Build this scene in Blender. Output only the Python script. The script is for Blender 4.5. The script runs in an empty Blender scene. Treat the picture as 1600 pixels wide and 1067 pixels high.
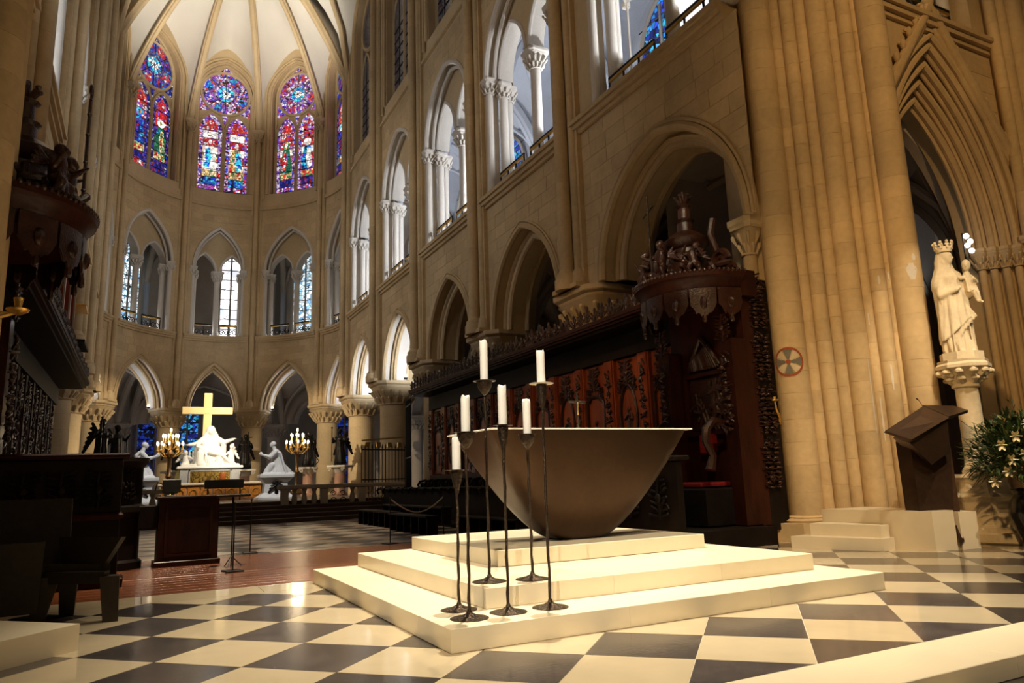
import bpy, bmesh, math, random
from mathutils import Vector, Matrix

RND = random.Random(11)
PI = math.pi
sc = bpy.context.scene
col = sc.collection

# ------------------------------------------------------------------ camera
FPX = 1130.46                       # focal length in pixels of the 1600 px wide frame
CAM = Vector((0.0, 0.0, 1.20667))
CR = Vector((0.89167344, -0.45148159, -0.03290686))
CU = Vector((-0.05587693, -0.18191105, 0.9817261))
CW = Vector((0.44921738, 0.87354035, 0.18743266))
cd = bpy.data.cameras.new('camera')
cd.sensor_fit = 'HORIZONTAL'; cd.sensor_width = 36.0; cd.lens = FPX * 36.0 / 1600.0
cd.clip_start = 0.05; cd.clip_end = 300
cam = bpy.data.objects.new('camera', cd); col.objects.link(cam)
mw = Matrix.Identity(4)
for i in range(3):
    mw[i][0] = CR[i]; mw[i][1] = CU[i]; mw[i][2] = -CW[i]; mw[i][3] = CAM[i]
cam.matrix_world = mw
sc.camera = cam

# ------------------------------------------------------------------ world, exposure, big lamps
wd = bpy.data.worlds.new('world'); sc.world = wd; wd.use_nodes = True
bg = wd.node_tree.nodes['Background']
bg.inputs[0].default_value = (1.0, 0.86, 0.68, 1); bg.inputs[1].default_value = 0.018
vs = sc.view_settings
vs.view_transform = 'Standard'; vs.look = 'None'; vs.gamma = 1.0; vs.exposure = 0.0
vs.use_curve_mapping = False
cy = sc.cycles
cy.use_denoising = True
cy.max_bounces = 6; cy.diffuse_bounces = 3; cy.glossy_bounces = 3; cy.transmission_bounces = 4
cy.sample_clamp_indirect = 4.0; cy.sample_clamp_direct = 0
cy.caustics_reflective = False; cy.caustics_refractive = False

def look_at(o, target):
    d = (Vector(target) - Vector(o.location)).normalized()
    o.rotation_euler = d.to_track_quat('-Z', 'Y').to_euler()

def lamp(name, kind, loc, power, colour, target=None, radius=0.1, angle=60, blend=0.5):
    l = bpy.data.lights.new(name, kind); l.energy = power; l.color = colour
    if kind in ('POINT', 'SPOT'): l.shadow_soft_size = radius
    if kind == 'SPOT': l.spot_size = math.radians(angle); l.spot_blend = blend
    o = bpy.data.objects.new(name, l); col.objects.link(o); o.location = loc
    if target is not None: look_at(o, target)
    return o

WARM = (1.0, 0.62, 0.26); WARM2 = (1.0, 0.83, 0.58); COOL = (0.84, 0.90, 1.0); NEUT = (1.0, 0.93, 0.82)
# stage spots hung high over the crossing
lamp('crossing_spot', 'SPOT', (5.2, 8.4, 20.0), 24000, (1.0, 0.90, 0.70), (4.3, 7.2, 0.3), 0.10, 30, 0.8)
lamp('crossing_spot', 'SPOT', (7.2, 12.0, 18.0), 7000, WARM2, (3.6, 5.6, 0.3), 0.08, 34, 0.7)
lamp('crossing_spot', 'SPOT', (-1.2, -1.0, 15.0), 7600, WARM2, (3.8, 5.6, 0.6), 0.08, 36, 0.9)
lamp('crossing_spot', 'SPOT', (7.5, 1.0, 17.0), 4200, WARM2, (8.4, 6.0, 0.0), 0.10, 44, 0.9)
lamp('board_fill', 'SPOT', (2.0, 11.0, 20.0), 15000, WARM2, (1.6, 12.6, 0.0), 0.15, 26, 0.9)  # added fill without a visible source, brightens the boards
lamp('choir_floor_fill', 'SPOT', (3.6, 20.0, 22.0), 8000, WARM2, (3.2, 20.5, 0.0), 0.2, 28, 0.9)  # unseen lamp added to lift the inlaid floor
lamp('candle_spot', 'SPOT', (-4.5, -3.0, 6.5), 3000, (1.0, 0.90, 0.72), (2.9, 5.9, 1.3), 0.06, 17, 0.6)
# spots on the south-east pier, the statue and the stalls
lamp('pier_spot', 'SPOT', (0.6, 1.2, 9.5), 3300, WARM, (12.0, 8.0, 2.2), 0.2, 36, 0.9)
lamp('pier_spot', 'SPOT', (3.0, -4.5, 14.0), 4600, WARM, (14.0, 8.2, 8.4), 0.30, 34, 0.9)  # second lamp, added to brighten the arch beyond the pier
lamp('statue_spot', 'SPOT', (8.6, 0.6, 9.0), 1700, WARM2, (12.1, 7.1, 4.0), 0.10, 16, 0.4)
lamp('ambo_spot', 'SPOT', (8.0, 0.0, 13.0), 4200, WARM2, (11.0, 7.6, 0.4), 0.10, 26, 0.7)
lamp('stall_fill', 'SPOT', (0.2, 9.5, 9.0), 1500, WARM, (9.2, 15.5, 2.6), 0.08, 38, 0.8)  # no visible source, added for more light on the panels
# general warm light of the nave and the choir
lamp('nave_fill', 'POINT', (4.3, -4.0, 14.0), 420, WARM, None, 1.2)  # fill lamp added for overall warmth, no fitting hangs there
lamp('choir_spot', 'SPOT', (-0.6, 12.0, 20.0), 500, WARM, (9.9, 20.0, 11.0), 0.5, 65, 0.9)
lamp('choir_spot', 'SPOT', (1.2, 26.0, 20.0), 430, WARM2, (9.9, 33.0, 12.0), 0.5, 70, 0.8)
lamp('apse_spot', 'SPOT', (3.7, 31.0, 21.0), 470, (1.0, 0.88, 0.68), (3.7, 47.0, 13.0), 0.5, 75, 0.8)
lamp('vault_uplight', 'SPOT', (3.7, 35.0, 19.5), 8200, NEUT, (3.7, 43.2, 32.5), 0.5, 80, 0.9)
lamp('cross_spot', 'SPOT', (3.4, 29.0, 12.0), 1500, (1.0, 0.93, 0.78), (3.05, 41.4, 5.6), 0.1, 8, 0.4)
lamp('canopy_spot', 'SPOT', (0.5, 1.0, 12.0), 5000, WARM2, (8.9, 10.3, 5.4), 0.08, 11, 0.6)
lamp('altar_spot', 'SPOT', (2.0, 27.5, 13.0), 620, (1.0, 0.97, 0.92), (3.1, 40.0, 2.8), 0.15, 18, 0.7)
lamp('king_spot', 'SPOT', (3.0, 26.0, 12.0), 3600, (1.0, 0.97, 0.92), (5.2, 33.0, 1.8), 0.15, 14, 0.6)
lamp('king_spot', 'SPOT', (3.0, 26.0, 12.0), 3600, (1.0, 0.97, 0.92), (0.0, 33.0, 1.8), 0.15, 14, 0.6)
lamp('column_spot', 'SPOT', (-0.5, 30.5, 9.5), 6500, WARM2, (8.3, 42.0, 2.2), 0.10, 40, 0.5)
lamp('column_spot', 'SPOT', (8.3, 30.5, 9.5), 6500, WARM2, (-0.5, 42.5, 2.2), 0.10, 40, 0.5)

# ------------------------------------------------------------------ mesh collector
class M:
    def __init__(s): s.v = []; s.f = []
    def add(s, vf, mat=None):
        v, f = vf; n = len(s.v)
        if mat is not None: v = [mat @ Vector(p) for p in v]
        s.v.extend([tuple(p) for p in v]); s.f.extend([tuple(i + n for i in q) for q in f])
        return s
    def box(s, x0, x1, y0, y1, z0, z1, mat=None): return s.add(box(x0, x1, y0, y1, z0, z1), mat)
    def mesh(s, name, mat, smooth=False):
        me = bpy.data.meshes.new(name); me.from_pydata(s.v, [], s.f); me.update()
        if mat is not None: me.materials.append(mat)
        if smooth:
            me.polygons.foreach_set('use_smooth', [True] * len(me.polygons))
            try: me.set_sharp_from_angle(angle=math.radians(45))
            except Exception: pass
        return me
    def build(s, name, mat, parent=None, smooth=False, label=None):
        return put(name, s.mesh(name, mat, smooth), parent, label=label)

def put(name, me, parent=None, loc=None, rz=None, scale=None, label=None):
    o = bpy.data.objects.new(name, me); col.objects.link(o)
    if parent is not None: o.parent = parent
    if loc is not None: o.location = loc
    if rz is not None: o.rotation_euler = (0, 0, rz)
    if scale is not None: o.scale = scale
    if label: o['label'] = label
    return o

def thing(name, label, cat, loc=(0, 0, 0), rz=0.0, group=None):
    o = bpy.data.objects.new(name, None); col.objects.link(o)
    o.empty_display_size = 0.2
    o.location = loc; o.rotation_euler = (0, 0, rz)
    o['label'] = label; o['category'] = cat
    if group: o['group'] = group
    return o

def tag(o, label, cat, group=None):
    o['label'] = label; o['category'] = cat
    if group: o['group'] = group
    return o

def struct(name, label=None):
    o = bpy.data.objects.new(name, None); col.objects.link(o); o['kind'] = 'structure'
    if label: o['label'] = label
    return o

def dup(root, loc=None, rz=None, label=None, group=None):
    r = root.copy(); col.objects.link(r)
    if loc is not None: r.location = loc
    if rz is not None: r.rotation_euler = (0, 0, rz)
    if label: r['label'] = label
    if group: r['group'] = group
    for ch in list(root.children):
        c = ch.copy(); col.objects.link(c); c.parent = r
        for g in list(ch.children):
            d = g.copy(); col.objects.link(d); d.parent = c
    return r

# ------------------------------------------------------------------ shapes
def box(x0, x1, y0, y1, z0, z1):
    v = [(x0, y0, z0), (x1, y0, z0), (x1, y1, z0), (x0, y1, z0), (x0, y0, z1), (x1, y0, z1), (x1, y1, z1), (x0, y1, z1)]
    return v, [(0, 3, 2, 1), (4, 5, 6, 7), (0, 1, 5, 4), (1, 2, 6, 5), (2, 3, 7, 6), (3, 0, 4, 7)]

def bbox(x0, x1, y0, y1, z0, z1, b=0.01):
    """box with chamfered edges"""
    pts = lambda xa, xb, ya, yb: [(xa, ya), (xb, ya), (xb, yb), (xa, yb)]
    def ring(i, z):
        return [(x0 + i, y0 + i + 0, z), (x1 - i, y0 + i, z), (x1 - i, y1 - i, z), (x0 + i, y1 - i, z)]
    v = ring(b, z0) + ring(0, z0 + b) + ring(0, z1 - b) + ring(b, z1)
    f = [(0, 3, 2, 1), (12, 13, 14, 15)]
    for k in range(3):
        for i in range(4):
            j = (i + 1) % 4
            f.append((k * 4 + i, k * 4 + j, k * 4 + 4 + j, k * 4 + 4 + i))
    return v, f

def prism(poly, z0, z1):
    n = len(poly)
    v = [(p[0], p[1], z0) for p in poly] + [(p[0], p[1], z1) for p in poly]
    f = [tuple(reversed(range(n))), tuple(range(n, 2 * n))]
    f += [(i, (i + 1) % n, n + (i + 1) % n, n + i) for i in range(n)]
    return v, f

def lathe(prof, n=16, a0=0.0, a1=2 * PI, cap=True, mod=None, sx=1.0, sy=1.0):
    """profile list of (r, z) turned around z"""
    full = abs(a1 - a0 - 2 * PI) < 1e-6
    m = n if full else n + 1
    v = []
    for (r, z) in prof:
        for k in range(m):
            a = a0 + (a1 - a0) * k / n
            rr = r * (mod(a, z) if mod else 1)
            v.append((rr * math.cos(a) * sx, rr * math.sin(a) * sy, z))
    f = []
    for i in range(len(prof) - 1):
        for k in range(n):
            k2 = (k + 1) % m
            f.append((i * m + k, i * m + k2, (i + 1) * m + k2, (i + 1) * m + k))
    if cap and full:
        f.append(tuple(reversed(range(m)))); f.append(tuple(range((len(prof) - 1) * m, len(prof) * m)))
    return v, f

def tube(path, r, n=8, closed=False, flat=1.0, cap=True):
    P = [Vector(p) for p in path]; N = len(P)
    rs = r if isinstance(r, (list, tuple)) else [r] * N
    v = []; f = []
    up = None
    for i in range(N):
        if closed: t = (P[(i + 1) % N] - P[i - 1])
        else: t = P[min(i + 1, N - 1)] - P[max(i - 1, 0)]
        if t.length < 1e-9: t = Vector((0, 0, 1))
        t.normalize()
        if up is None:
            up = Vector((0, 0, 1)) if abs(t.z) < 0.9 else Vector((1, 0, 0))
        sd = t.cross(up)
        if sd.length < 1e-6: sd = t.orthogonal()
        sd.normalize(); up = sd.cross(t).normalized()
        for k in range(n):
            a = 2 * PI * k / n
            q = P[i] + sd * (math.cos(a) * rs[i]) + up * (math.sin(a) * rs[i] * flat)
            v.append(tuple(q))
    R = N if closed else N - 1
    for i in range(R):
        j = (i + 1) % N
        for k in range(n):
            k2 = (k + 1) % n
            f.append((i * n + k, i * n + k2, j * n + k2, j * n + k))
    if not closed and cap:
        f.append(tuple(reversed(range(n)))); f.append(tuple(range((N - 1) * n, N * n)))
    return v, f

def ell(c, rx, ry=None, rz=None, n=10, m=7, rot=None):
    ry = ry or rx; rz = rz or rx
    v = []; f = []
    for i in range(1, m):
        t = PI * i / m
        for k in range(n):
            a = 2 * PI * k / n
            v.append(Vector((rx * math.sin(t) * math.cos(a), ry * math.sin(t) * math.sin(a), rz * math.cos(t))))
    v.append(Vector((0, 0, rz))); v.append(Vector((0, 0, -rz)))
    for i in range(m - 2):
        for k in range(n):
            k2 = (k + 1) % n
            f.append((i * n + k, (i + 1) * n + k, (i + 1) * n + k2, i * n + k2))
    T_, B_ = (m - 1) * n, (m - 1) * n + 1
    for k in range(n):
        k2 = (k + 1) % n
        f.append((T_, k, k2)); f.append((B_, (m - 2) * n + k2, (m - 2) * n + k))
    if rot is not None: v = [rot @ p for p in v]
    v = [tuple(p + Vector(c)) for p in v]
    return v, f

def cap(p, q, r1, r2, n=10):
    """capsule with two radii"""
    p = Vector(p); q = Vector(q); L = (q - p).length
    prof = []
    for i in range(4):
        a = PI / 2 * (1 - i / 3.0)
        prof.append((max(r1 * math.cos(a), 0.0008), -r1 * math.sin(a)))
    for i in range(4):
        a = PI / 2 * (i / 3.0)
        prof.append((max(r2 * math.cos(a), 0.0008), L + r2 * math.sin(a)))
    v, f = lathe(prof, n)
    d = (q - p).normalized() if L > 1e-6 else Vector((0, 0, 1))
    mt = Matrix.Translation(p) @ d.to_track_quat('Z', 'Y').to_matrix().to_4x4()
    return [tuple(mt @ Vector(x)) for x in v], f

def sculpt(m, voxel, smooth_it=3, factor=0.5):
    """merge the overlapping closed forms into ONE continuous skin"""
    me = bpy.data.meshes.new('tmp'); me.from_pydata(m.v, [], m.f); me.update()
    o = bpy.data.objects.new('tmp', me); col.objects.link(o)
    r = o.modifiers.new('r', 'REMESH'); r.mode = 'VOXEL'; r.voxel_size = voxel; r.use_smooth_shade = True
    if smooth_it:
        s = o.modifiers.new('s', 'SMOOTH'); s.iterations = smooth_it; s.factor = factor
    dg = bpy.context.evaluated_depsgraph_get(); dg.update()
    res = bpy.data.meshes.new_from_object(o.evaluated_get(dg))
    bpy.data.objects.remove(o); bpy.data.meshes.remove(me)
    return res

def sculpture(name, m, voxel, mat, parent=None, smooth_it=3, label=None, factor=0.5):
    me = sculpt(m, voxel, smooth_it, factor); me.name = name
    me.materials.clear(); me.materials.append(mat)
    return put(name, me, parent, label=label)

def clip(poly, a, b, c):
    """keep the part of a plan polygon with a*x + b*y <= c"""
    out = []
    for i in range(len(poly)):
        p = poly[i]; q = poly[(i + 1) % len(poly)]
        dp = a * p[0] + b * p[1] - c; dq = a * q[0] + b * q[1] - c
        if dp <= 0: out.append(p)
        if dp * dq < 0:
            t = dp / (dp - dq); out.append((p[0] + (q[0] - p[0]) * t, p[1] + (q[1] - p[1]) * t))
    return out
# ------------------------------------------------------------------ materials
def new_mat(name):
    m = bpy.data.materials.new(name); m.use_nodes = True
    nt = m.node_tree; b = nt.nodes['Principled BSDF']
    return m, nt, b

def node(nt, t, **kw):
    n = nt.nodes.new(t)
    for k, v in kw.items(): setattr(n, k, v)
    return n

def ramp(nt, stops, interp='LINEAR'):
    r = node(nt, 'ShaderNodeValToRGB'); r.color_ramp.interpolation = interp
    e = r.color_ramp.elements
    while len(e) < len(stops): e.new(0.5)
    for i, (p, c) in enumerate(stops):
        e[i].position = p; e[i].color = (*c, 1)
    return r

def sh(c, k): return tuple(min(1, x * k) for x in c)

def rock(name, c, rough=0.8, var=0.22, scale=1.6, bump=0.15, spec=0.3, tint=0.18, fine=18.0, metal=0.0, stretch=None, coat=0.0):
    m, nt, b = new_mat(name)
    tc = node(nt, 'ShaderNodeTexCoord'); mp = node(nt, 'ShaderNodeMapping')
    geo = node(nt, 'ShaderNodeNewGeometry')
    nt.links.new(geo.outputs['Position'], mp.inputs[0])
    if stretch: mp.inputs['Scale'].default_value = stretch
    n1 = node(nt, 'ShaderNodeTexNoise'); n1.inputs['Scale'].default_value = scale; n1.inputs['Detail'].default_value = 5
    n2 = node(nt, 'ShaderNodeTexNoise'); n2.inputs['Scale'].default_value = fine; n2.inputs['Detail'].default_value = 4
    nt.links.new(mp.outputs[0], n1.inputs['Vector']); nt.links.new(mp.outputs[0], n2.inputs['Vector'])
    r = ramp(nt, [(0.28, sh(c, 1 - var)), (0.72, sh(c, 1 + var))])
    mx = node(nt, 'ShaderNodeMath', operation='MULTIPLY_ADD'); mx.inputs[1].default_value = 0.35; mx.inputs[2].default_value = 0.0
    ad = node(nt, 'ShaderNodeMath', operation='MULTIPLY_ADD'); ad.inputs[1].default_value = 0.65
    nt.links.new(n2.outputs[0], mx.inputs[0]); nt.links.new(n1.outputs[0], ad.inputs[0]); nt.links.new(mx.outputs[0], ad.inputs[2])
    nt.links.new(ad.outputs[0], r.inputs[0])
    oi = node(nt, 'ShaderNodeObjectInfo')
    sm = node(nt, 'ShaderNodeMath', operation='ADD'); fr = node(nt, 'ShaderNodeMath', operation='FRACT')
    nt.links.new(oi.outputs['Random'], sm.inputs[0]); nt.links.new(geo.outputs['Random Per Island'], sm.inputs[1]); nt.links.new(sm.outputs[0], fr.inputs[0])
    mr = node(nt, 'ShaderNodeMapRange'); mr.inputs['To Min'].default_value = 1 - tint; mr.inputs['To Max'].default_value = 1 + tint * 0.6
    nt.links.new(fr.outputs[0], mr.inputs['Value'])
    mul = node(nt, 'ShaderNodeVectorMath', operation='SCALE')
    nt.links.new(r.outputs[0], mul.inputs[0]); nt.links.new(mr.outputs[0], mul.inputs['Scale'])
    nt.links.new(mul.outputs[0], b.inputs['Base Color'])
    b.inputs['Roughness'].default_value = rough; b.inputs['Metallic'].default_value = metal
    b.inputs['Specular IOR Level'].default_value = spec
    b.inputs['Coat Weight'].default_value = coat; b.inputs['Coat Roughness'].default_value = 0.12
    if bump:
        bp = node(nt, 'ShaderNodeBump'); bp.inputs['Strength'].default_value = bump; bp.inputs['Distance'].default_value = 0.03
        nt.links.new(n2.outputs[0], bp.inputs['Height']); nt.links.new(bp.outputs[0], b.inputs['Normal'])
    return m

STONE = rock('limestone', (0.55, 0.40, 0.22), 0.88, 0.20, 0.9, 0.22, 0.2, 0.10, 9.0)
STONEP = rock('limestone_plain', (0.55, 0.41, 0.235), 0.88, 0.14, 0.9, 0.15, 0.2, 0.05, 9.0)
JOINT = rock('mortar', (0.36, 0.27, 0.17), 0.95, 0.15, 2.0, 0.1, 0.1, 0.0)
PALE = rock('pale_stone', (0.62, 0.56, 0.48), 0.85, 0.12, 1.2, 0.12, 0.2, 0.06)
AISLE = rock('aisle_stone', (0.40, 0.33, 0.26), 0.9, 0.15, 1.0, 0.1, 0.2, 0.06)
TRIB = rock('tribune_stone', (0.40, 0.41, 0.44), 0.9, 0.15, 0.8, 0.1, 0.2, 0.05)
PLASTER = rock('vault_plaster', (0.74, 0.69, 0.60), 0.9, 0.06, 0.5, 0.05, 0.2, 0.03)
T_WHITE = rock('cream_marble_tile', (0.50, 0.41, 0.275), 0.10, 0.10, 1.3, 0.0, 0.5, 0.08, 5.0)
T_BLACK = rock('slate_tile', (0.062, 0.052, 0.050), 0.16, 0.45, 2.5, 0.02, 0.5, 0.35, 30.0)
T_GROUT = rock('grout', (0.50, 0.42, 0.30), 0.6, 0.1, 2.0, 0.0, 0.3, 0.0)
PLATF = rock('cream_marble', (0.78, 0.68, 0.50), 0.28, 0.07, 0.9, 0.0, 0.4, 0.04, 4.0)
WOODF = rock('floor_wood', (0.20, 0.062, 0.022), 0.26, 0.30, 1.2, 0.04, 0.5, 0.25, 14.0, stretch=(0.5, 6.0, 6.0))
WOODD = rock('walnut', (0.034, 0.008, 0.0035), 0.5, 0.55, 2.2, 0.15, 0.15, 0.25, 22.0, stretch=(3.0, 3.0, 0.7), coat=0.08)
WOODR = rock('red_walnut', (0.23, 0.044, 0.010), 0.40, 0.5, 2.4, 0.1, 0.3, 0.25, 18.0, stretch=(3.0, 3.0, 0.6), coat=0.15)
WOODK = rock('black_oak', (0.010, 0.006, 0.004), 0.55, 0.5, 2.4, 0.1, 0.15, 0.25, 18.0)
CARVE = rock('carved_walnut', (0.036, 0.011, 0.005), 0.28, 0.6, 6.0, 0.35, 0.55, 0.25, 40.0)
BRONZE = rock('altar_bronze', (0.048, 0.024, 0.011), 0.42, 0.25, 1.5, 0.06, 0.5, 0.0, 14.0, metal=0.75)
BRONZK = rock('dark_bronze', (0.060, 0.040, 0.026), 0.38, 0.5, 4.0, 0.5, 0.5, 0.1, 40.0, metal=0.8)
AMBO = rock('ambo_bronze', (0.085, 0.048, 0.030), 0.42, 0.35, 1.5, 0.06, 0.5, 0.05, 14.0, metal=0.7)
STBRZ = rock('statue_bronze', (0.013, 0.010, 0.008), 0.32, 0.4, 3.0, 0.2, 0.5, 0.1, 20.0, metal=0.6)
CHAIR = rock('chair_bronze', (0.040, 0.030, 0.019), 0.45, 0.4, 2.5, 0.03, 0.5, 0.1, 20.0, metal=0.3)
IRON = rock('wrought_iron', (0.016, 0.014, 0.013), 0.42, 0.3, 6.0, 0.1, 0.5, 0.1, metal=0.5)
GILT = rock('gilding', (0.78, 0.50, 0.14), 0.30, 0.2, 6.0, 0.2, 0.5, 0.05, metal=0.85)
GOLD = rock('gold_leaf', (0.95, 0.76, 0.36), 0.45, 0.06, 2.0, 0.05, 0.5, 0.0, metal=0.25)
WMARB = rock('white_marble', (0.82, 0.82, 0.82), 0.45, 0.07, 1.6, 0.05, 0.4, 0.03)
GMARB = rock('grey_marble', (0.34, 0.35, 0.37), 0.35, 0.35, 1.5, 0.0, 0.4, 0.05)
RMARB = rock('red_marble', (0.40, 0.22, 0.15), 0.35, 0.25, 3.0, 0.0, 0.4, 0.05)
STATUE = rock('painted_limestone', (0.74, 0.62, 0.43), 0.75, 0.16, 3.0, 0.15, 0.3, 0.03)
WAX = rock('wax', (0.96, 0.95, 0.92), 0.45, 0.02, 3.0, 0.0, 0.4, 0.0)
LINEN = rock('linen', (0.88, 0.86, 0.80), 0.8, 0.03, 3.0, 0.1, 0.2, 0.0)
BLACK = rock('black_plastic', (0.012, 0.012, 0.012), 0.4, 0.2, 4.0, 0.0, 0.5, 0.0)
LEAF = rock('foliage', (0.030, 0.060, 0.014), 0.5, 0.6, 4.0, 0.0, 0.4, 0.6)
LEAF2 = rock('pale_foliage', (0.16, 0.17, 0.045), 0.5, 0.4, 4.0, 0.0, 0.4, 0.5)
PETAL = rock('lily_petal', (0.80, 0.70, 0.42), 0.5, 0.1, 4.0, 0.0, 0.4, 0.2)
VASE = rock('glazed_vase', (0.010, 0.012, 0.014), 0.18, 0.2, 4.0, 0.0, 0.5, 0.0)
ORGAN = rock('organ_case', (0.30, 0.045, 0.012), 0.35, 0.25, 3.0, 0.05, 0.5, 0.1, coat=0.3)
TIN = rock('tin_edge', (0.62, 0.60, 0.58), 0.3, 0.1, 3.0, 0.0, 0.5, 0.0, metal=0.9)
REDCL = rock('red_cloth', (0.22, 0.012, 0.010), 0.8, 0.2, 5.0, 0.2, 0.2, 0.0)
SLATE = rock('paint_grey', (0.17, 0.16, 0.13), 0.9, 0.2, 8.0, 0.0, 0.2, 0.0)
OCHRE = rock('paint_red', (0.34, 0.085, 0.035), 0.9, 0.2, 8.0, 0.0, 0.2, 0.0)
PALEP = rock('paint_pale', (0.62, 0.50, 0.33), 0.9, 0.1, 8.0, 0.0, 0.2, 0.0)
ORANGE = rock('gilt_mosaic', (0.60, 0.24, 0.045), 0.4, 0.4, 9.0, 0.1, 0.5, 0.1, metal=0.3)

def emit(name, c, k):
    m, nt, b = new_mat(name)
    b.inputs['Base Color'].default_value = (0.8, 0.8, 0.8, 1)
    b.inputs['Emission Color'].default_value = (*c, 1); b.inputs['Emission Strength'].default_value = k
    return m
BULB = emit('lit_bulb', (1.0, 0.97, 0.92), 14.0)
FLAME = emit('lit_candle_bulb', (1.0, 0.86, 0.62), 6.0)

def glass(name, cols, k, cell=7.0, lead=0.035, mixw=0.0):
    """backlit stained glass: small panes of colour between dark leads"""
    m, nt, b = new_mat(name)
    geo = node(nt, 'ShaderNodeNewGeometry')
    v1 = node(nt, 'ShaderNodeTexVoronoi'); v1.inputs['Scale'].default_value = cell
    v2 = node(nt, 'ShaderNodeTexVoronoi', feature='DISTANCE_TO_EDGE'); v2.inputs['Scale'].default_value = cell
    nt.links.new(geo.outputs['Position'], v1.inputs['Vector']); nt.links.new(geo.outputs['Position'], v2.inputs['Vector'])
    sp = node(nt, 'ShaderNodeSeparateColor'); nt.links.new(v1.outputs['Color'], sp.inputs[0])
    n = len(cols)
    r = ramp(nt, [(i / n, c) for i, c in enumerate(cols)], 'CONSTANT')
    nt.links.new(sp.outputs[0], r.inputs[0])
    st = node(nt, 'ShaderNodeMath', operation='GREATER_THAN'); st.inputs[1].default_value = lead
    nt.links.new(v2.outputs['Distance'], st.inputs[0])
    br = node(nt, 'ShaderNodeMapRange'); br.inputs['To Min'].default_value = 0.45 * k; br.inputs['To Max'].default_value = 1.5 * k
    nt.links.new(sp.outputs[1], br.inputs['Value'])
    mu = node(nt, 'ShaderNodeMath', operation='MULTIPLY'); nt.links.new(st.outputs[0], mu.inputs[0]); nt.links.new(br.outputs[0], mu.inputs[1])
    b.inputs['Base Color'].default_value = (0.01, 0.01, 0.012, 1); b.inputs['Roughness'].default_value = 0.3
    nt.links.new(r.outputs[0], b.inputs['Emission Color']); nt.links.new(mu.outputs[0], b.inputs['Emission Strength'])
    return m

cB = (0.03, 0.07, 0.75); cBd = (0.01, 0.02, 0.25); cR = (0.75, 0.03, 0.03); cP = (0.30, 0.08, 0.60); cT = (0.05, 0.55, 0.85)
cW = (0.95, 0.90, 0.92); cL = (0.72, 0.55, 0.85); cG = (0.03, 0.32, 0.12); cY = (0.90, 0.62, 0.22); cK = (0.01, 0.01, 0.02)
G_BORD = glass('glass_border_violet', [cL, cP, cW, cB, cR, cP, cL, cK], 0.95, 9.5, 0.045)
G_BORDB = glass('glass_border_blue', [cB, cBd, cP, cBd, cB, cW, cK], 0.55, 9.5, 0.045)
G_RED = glass('glass_red', [cR, (0.9, 0.12, 0.06), cR, cW, (0.7, 0.02, 0.05), cP], 0.9, 7.5, 0.05)
G_BLUE = glass('glass_blue', [cB, cT, (0.02, 0.2, 0.8), cB, cT, cK], 0.9, 7.0, 0.05)
G_TEAL = glass('glass_turquoise', [cT, (0.05, 0.75, 0.95), cB, cT, cW], 1.2, 6.0, 0.045)
G_WHITE = glass('glass_white', [cW, (1, 0.95, 0.85), (1, 0.85, 0.7), cW, (.95, .6, .5)], 1.4, 5.5, 0.035)
G_GOLD = glass('glass_gold', [cY, (1, 0.8, 0.5), cR, cY, cG], 0.9, 8.0, 0.05)
G_GREEN = glass('glass_green', [cG, (0.02, 0.2, 0.1), cG, cT], 0.6, 5.0)
G_DEEP = glass('glass_deep_blue', [cBd, cB, (0.02, 0.03, 0.4), cP, cBd, cR], 0.55, 6.5)
G_ROSE = glass('glass_rose_violet', [cP, cL, cB, cR, cW, (0.5, 0.1, 0.5), cK], 0.85, 8.5, 0.045)
G_ROSEB = glass('glass_rose_blue', [cB, cR, cP, cT, cBd, cB], 0.65, 8.0)
G_DARK = glass('glass_dark', [(0.10, 0.09, 0.09), (0.03, 0.03, 0.035), (0.22, 0.2, 0.2), (0.05, 0.05, 0.12), (0.06, 0.02, 0.02)], 0.22, 9.0, 0.05)
G_DAY = glass('glass_daylight', [cW, (0.85, 0.95, 1), cW, (0.9, 0.9, 1)], 2.2, 2.2, 0.012)
G_DAYB = glass('glass_pale_blue', [(0.6, 0.85, 1), (0.8, 0.95, 1), (0.3, 0.6, 0.95), (0.9, 0.97, 1)], 1.3, 4.0, 0.05)
G_WINB = glass('glass_tribune_blue', [cB, (0.03, 0.3, 0.9), cBd, cT, cK, (0.1, 0.4, 0.9)], 0.9, 5.0, 0.07)
G_CHAP = glass('glass_chapel_blue', [cB, (0.02, 0.06, 0.6), cBd, cB, cK, (0.05, 0.2, 0.7)], 0.35, 4.5, 0.08)
# ------------------------------------------------------------------ floors
TS = 0.75; Q = math.sqrt(0.5); TC = (6.62596, -8.94816)
def tile_xy(c, r):
    a = (c - TC[0]) * TS; b = (-r - TC[1]) * TS
    return ((a + b) * Q, (-a + b) * Q)

floor = struct('floor', 'black and cream diagonal chequer floor of the crossing')
M().box(-4.0, 24, -6.0, 9.30, -0.30, -0.006).build('floor_bed', T_GROUT, floor)
tiles = []
for c in range(-14, 24):
    for r in range(-22, 12):
        g = 0.004
        poly = [tile_xy(c + g, r + g), tile_xy(c + 1 - g, r + g), tile_xy(c + 1 - g, r + 1 - g), tile_xy(c + g, r + 1 - g)]
        for (A, B, C) in ((0, 1, 9.295), (0, -1, -2.4), (-1, 0, 3.2), (1, 0, 15.6)):
            poly = clip(poly, A, B, C)
            if len(poly) < 3: break
        if len(poly) < 3: continue
        cx = sum(p[0] for p in poly) / len(poly); cy_ = sum(p[1] for p in poly) / len(poly)
        if 2.3 < cx < 6.5 and 5.4 < cy_ < 9.7: continue          # under the altar steps
        if cx / max(cy_, 0.1) > 2.6 or cx / max(cy_, 0.1) < -0.75: continue   # outside what is seen
        tiles.append((math.hypot(cx, cy_), (c + r) % 2 == 0, poly))
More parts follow.
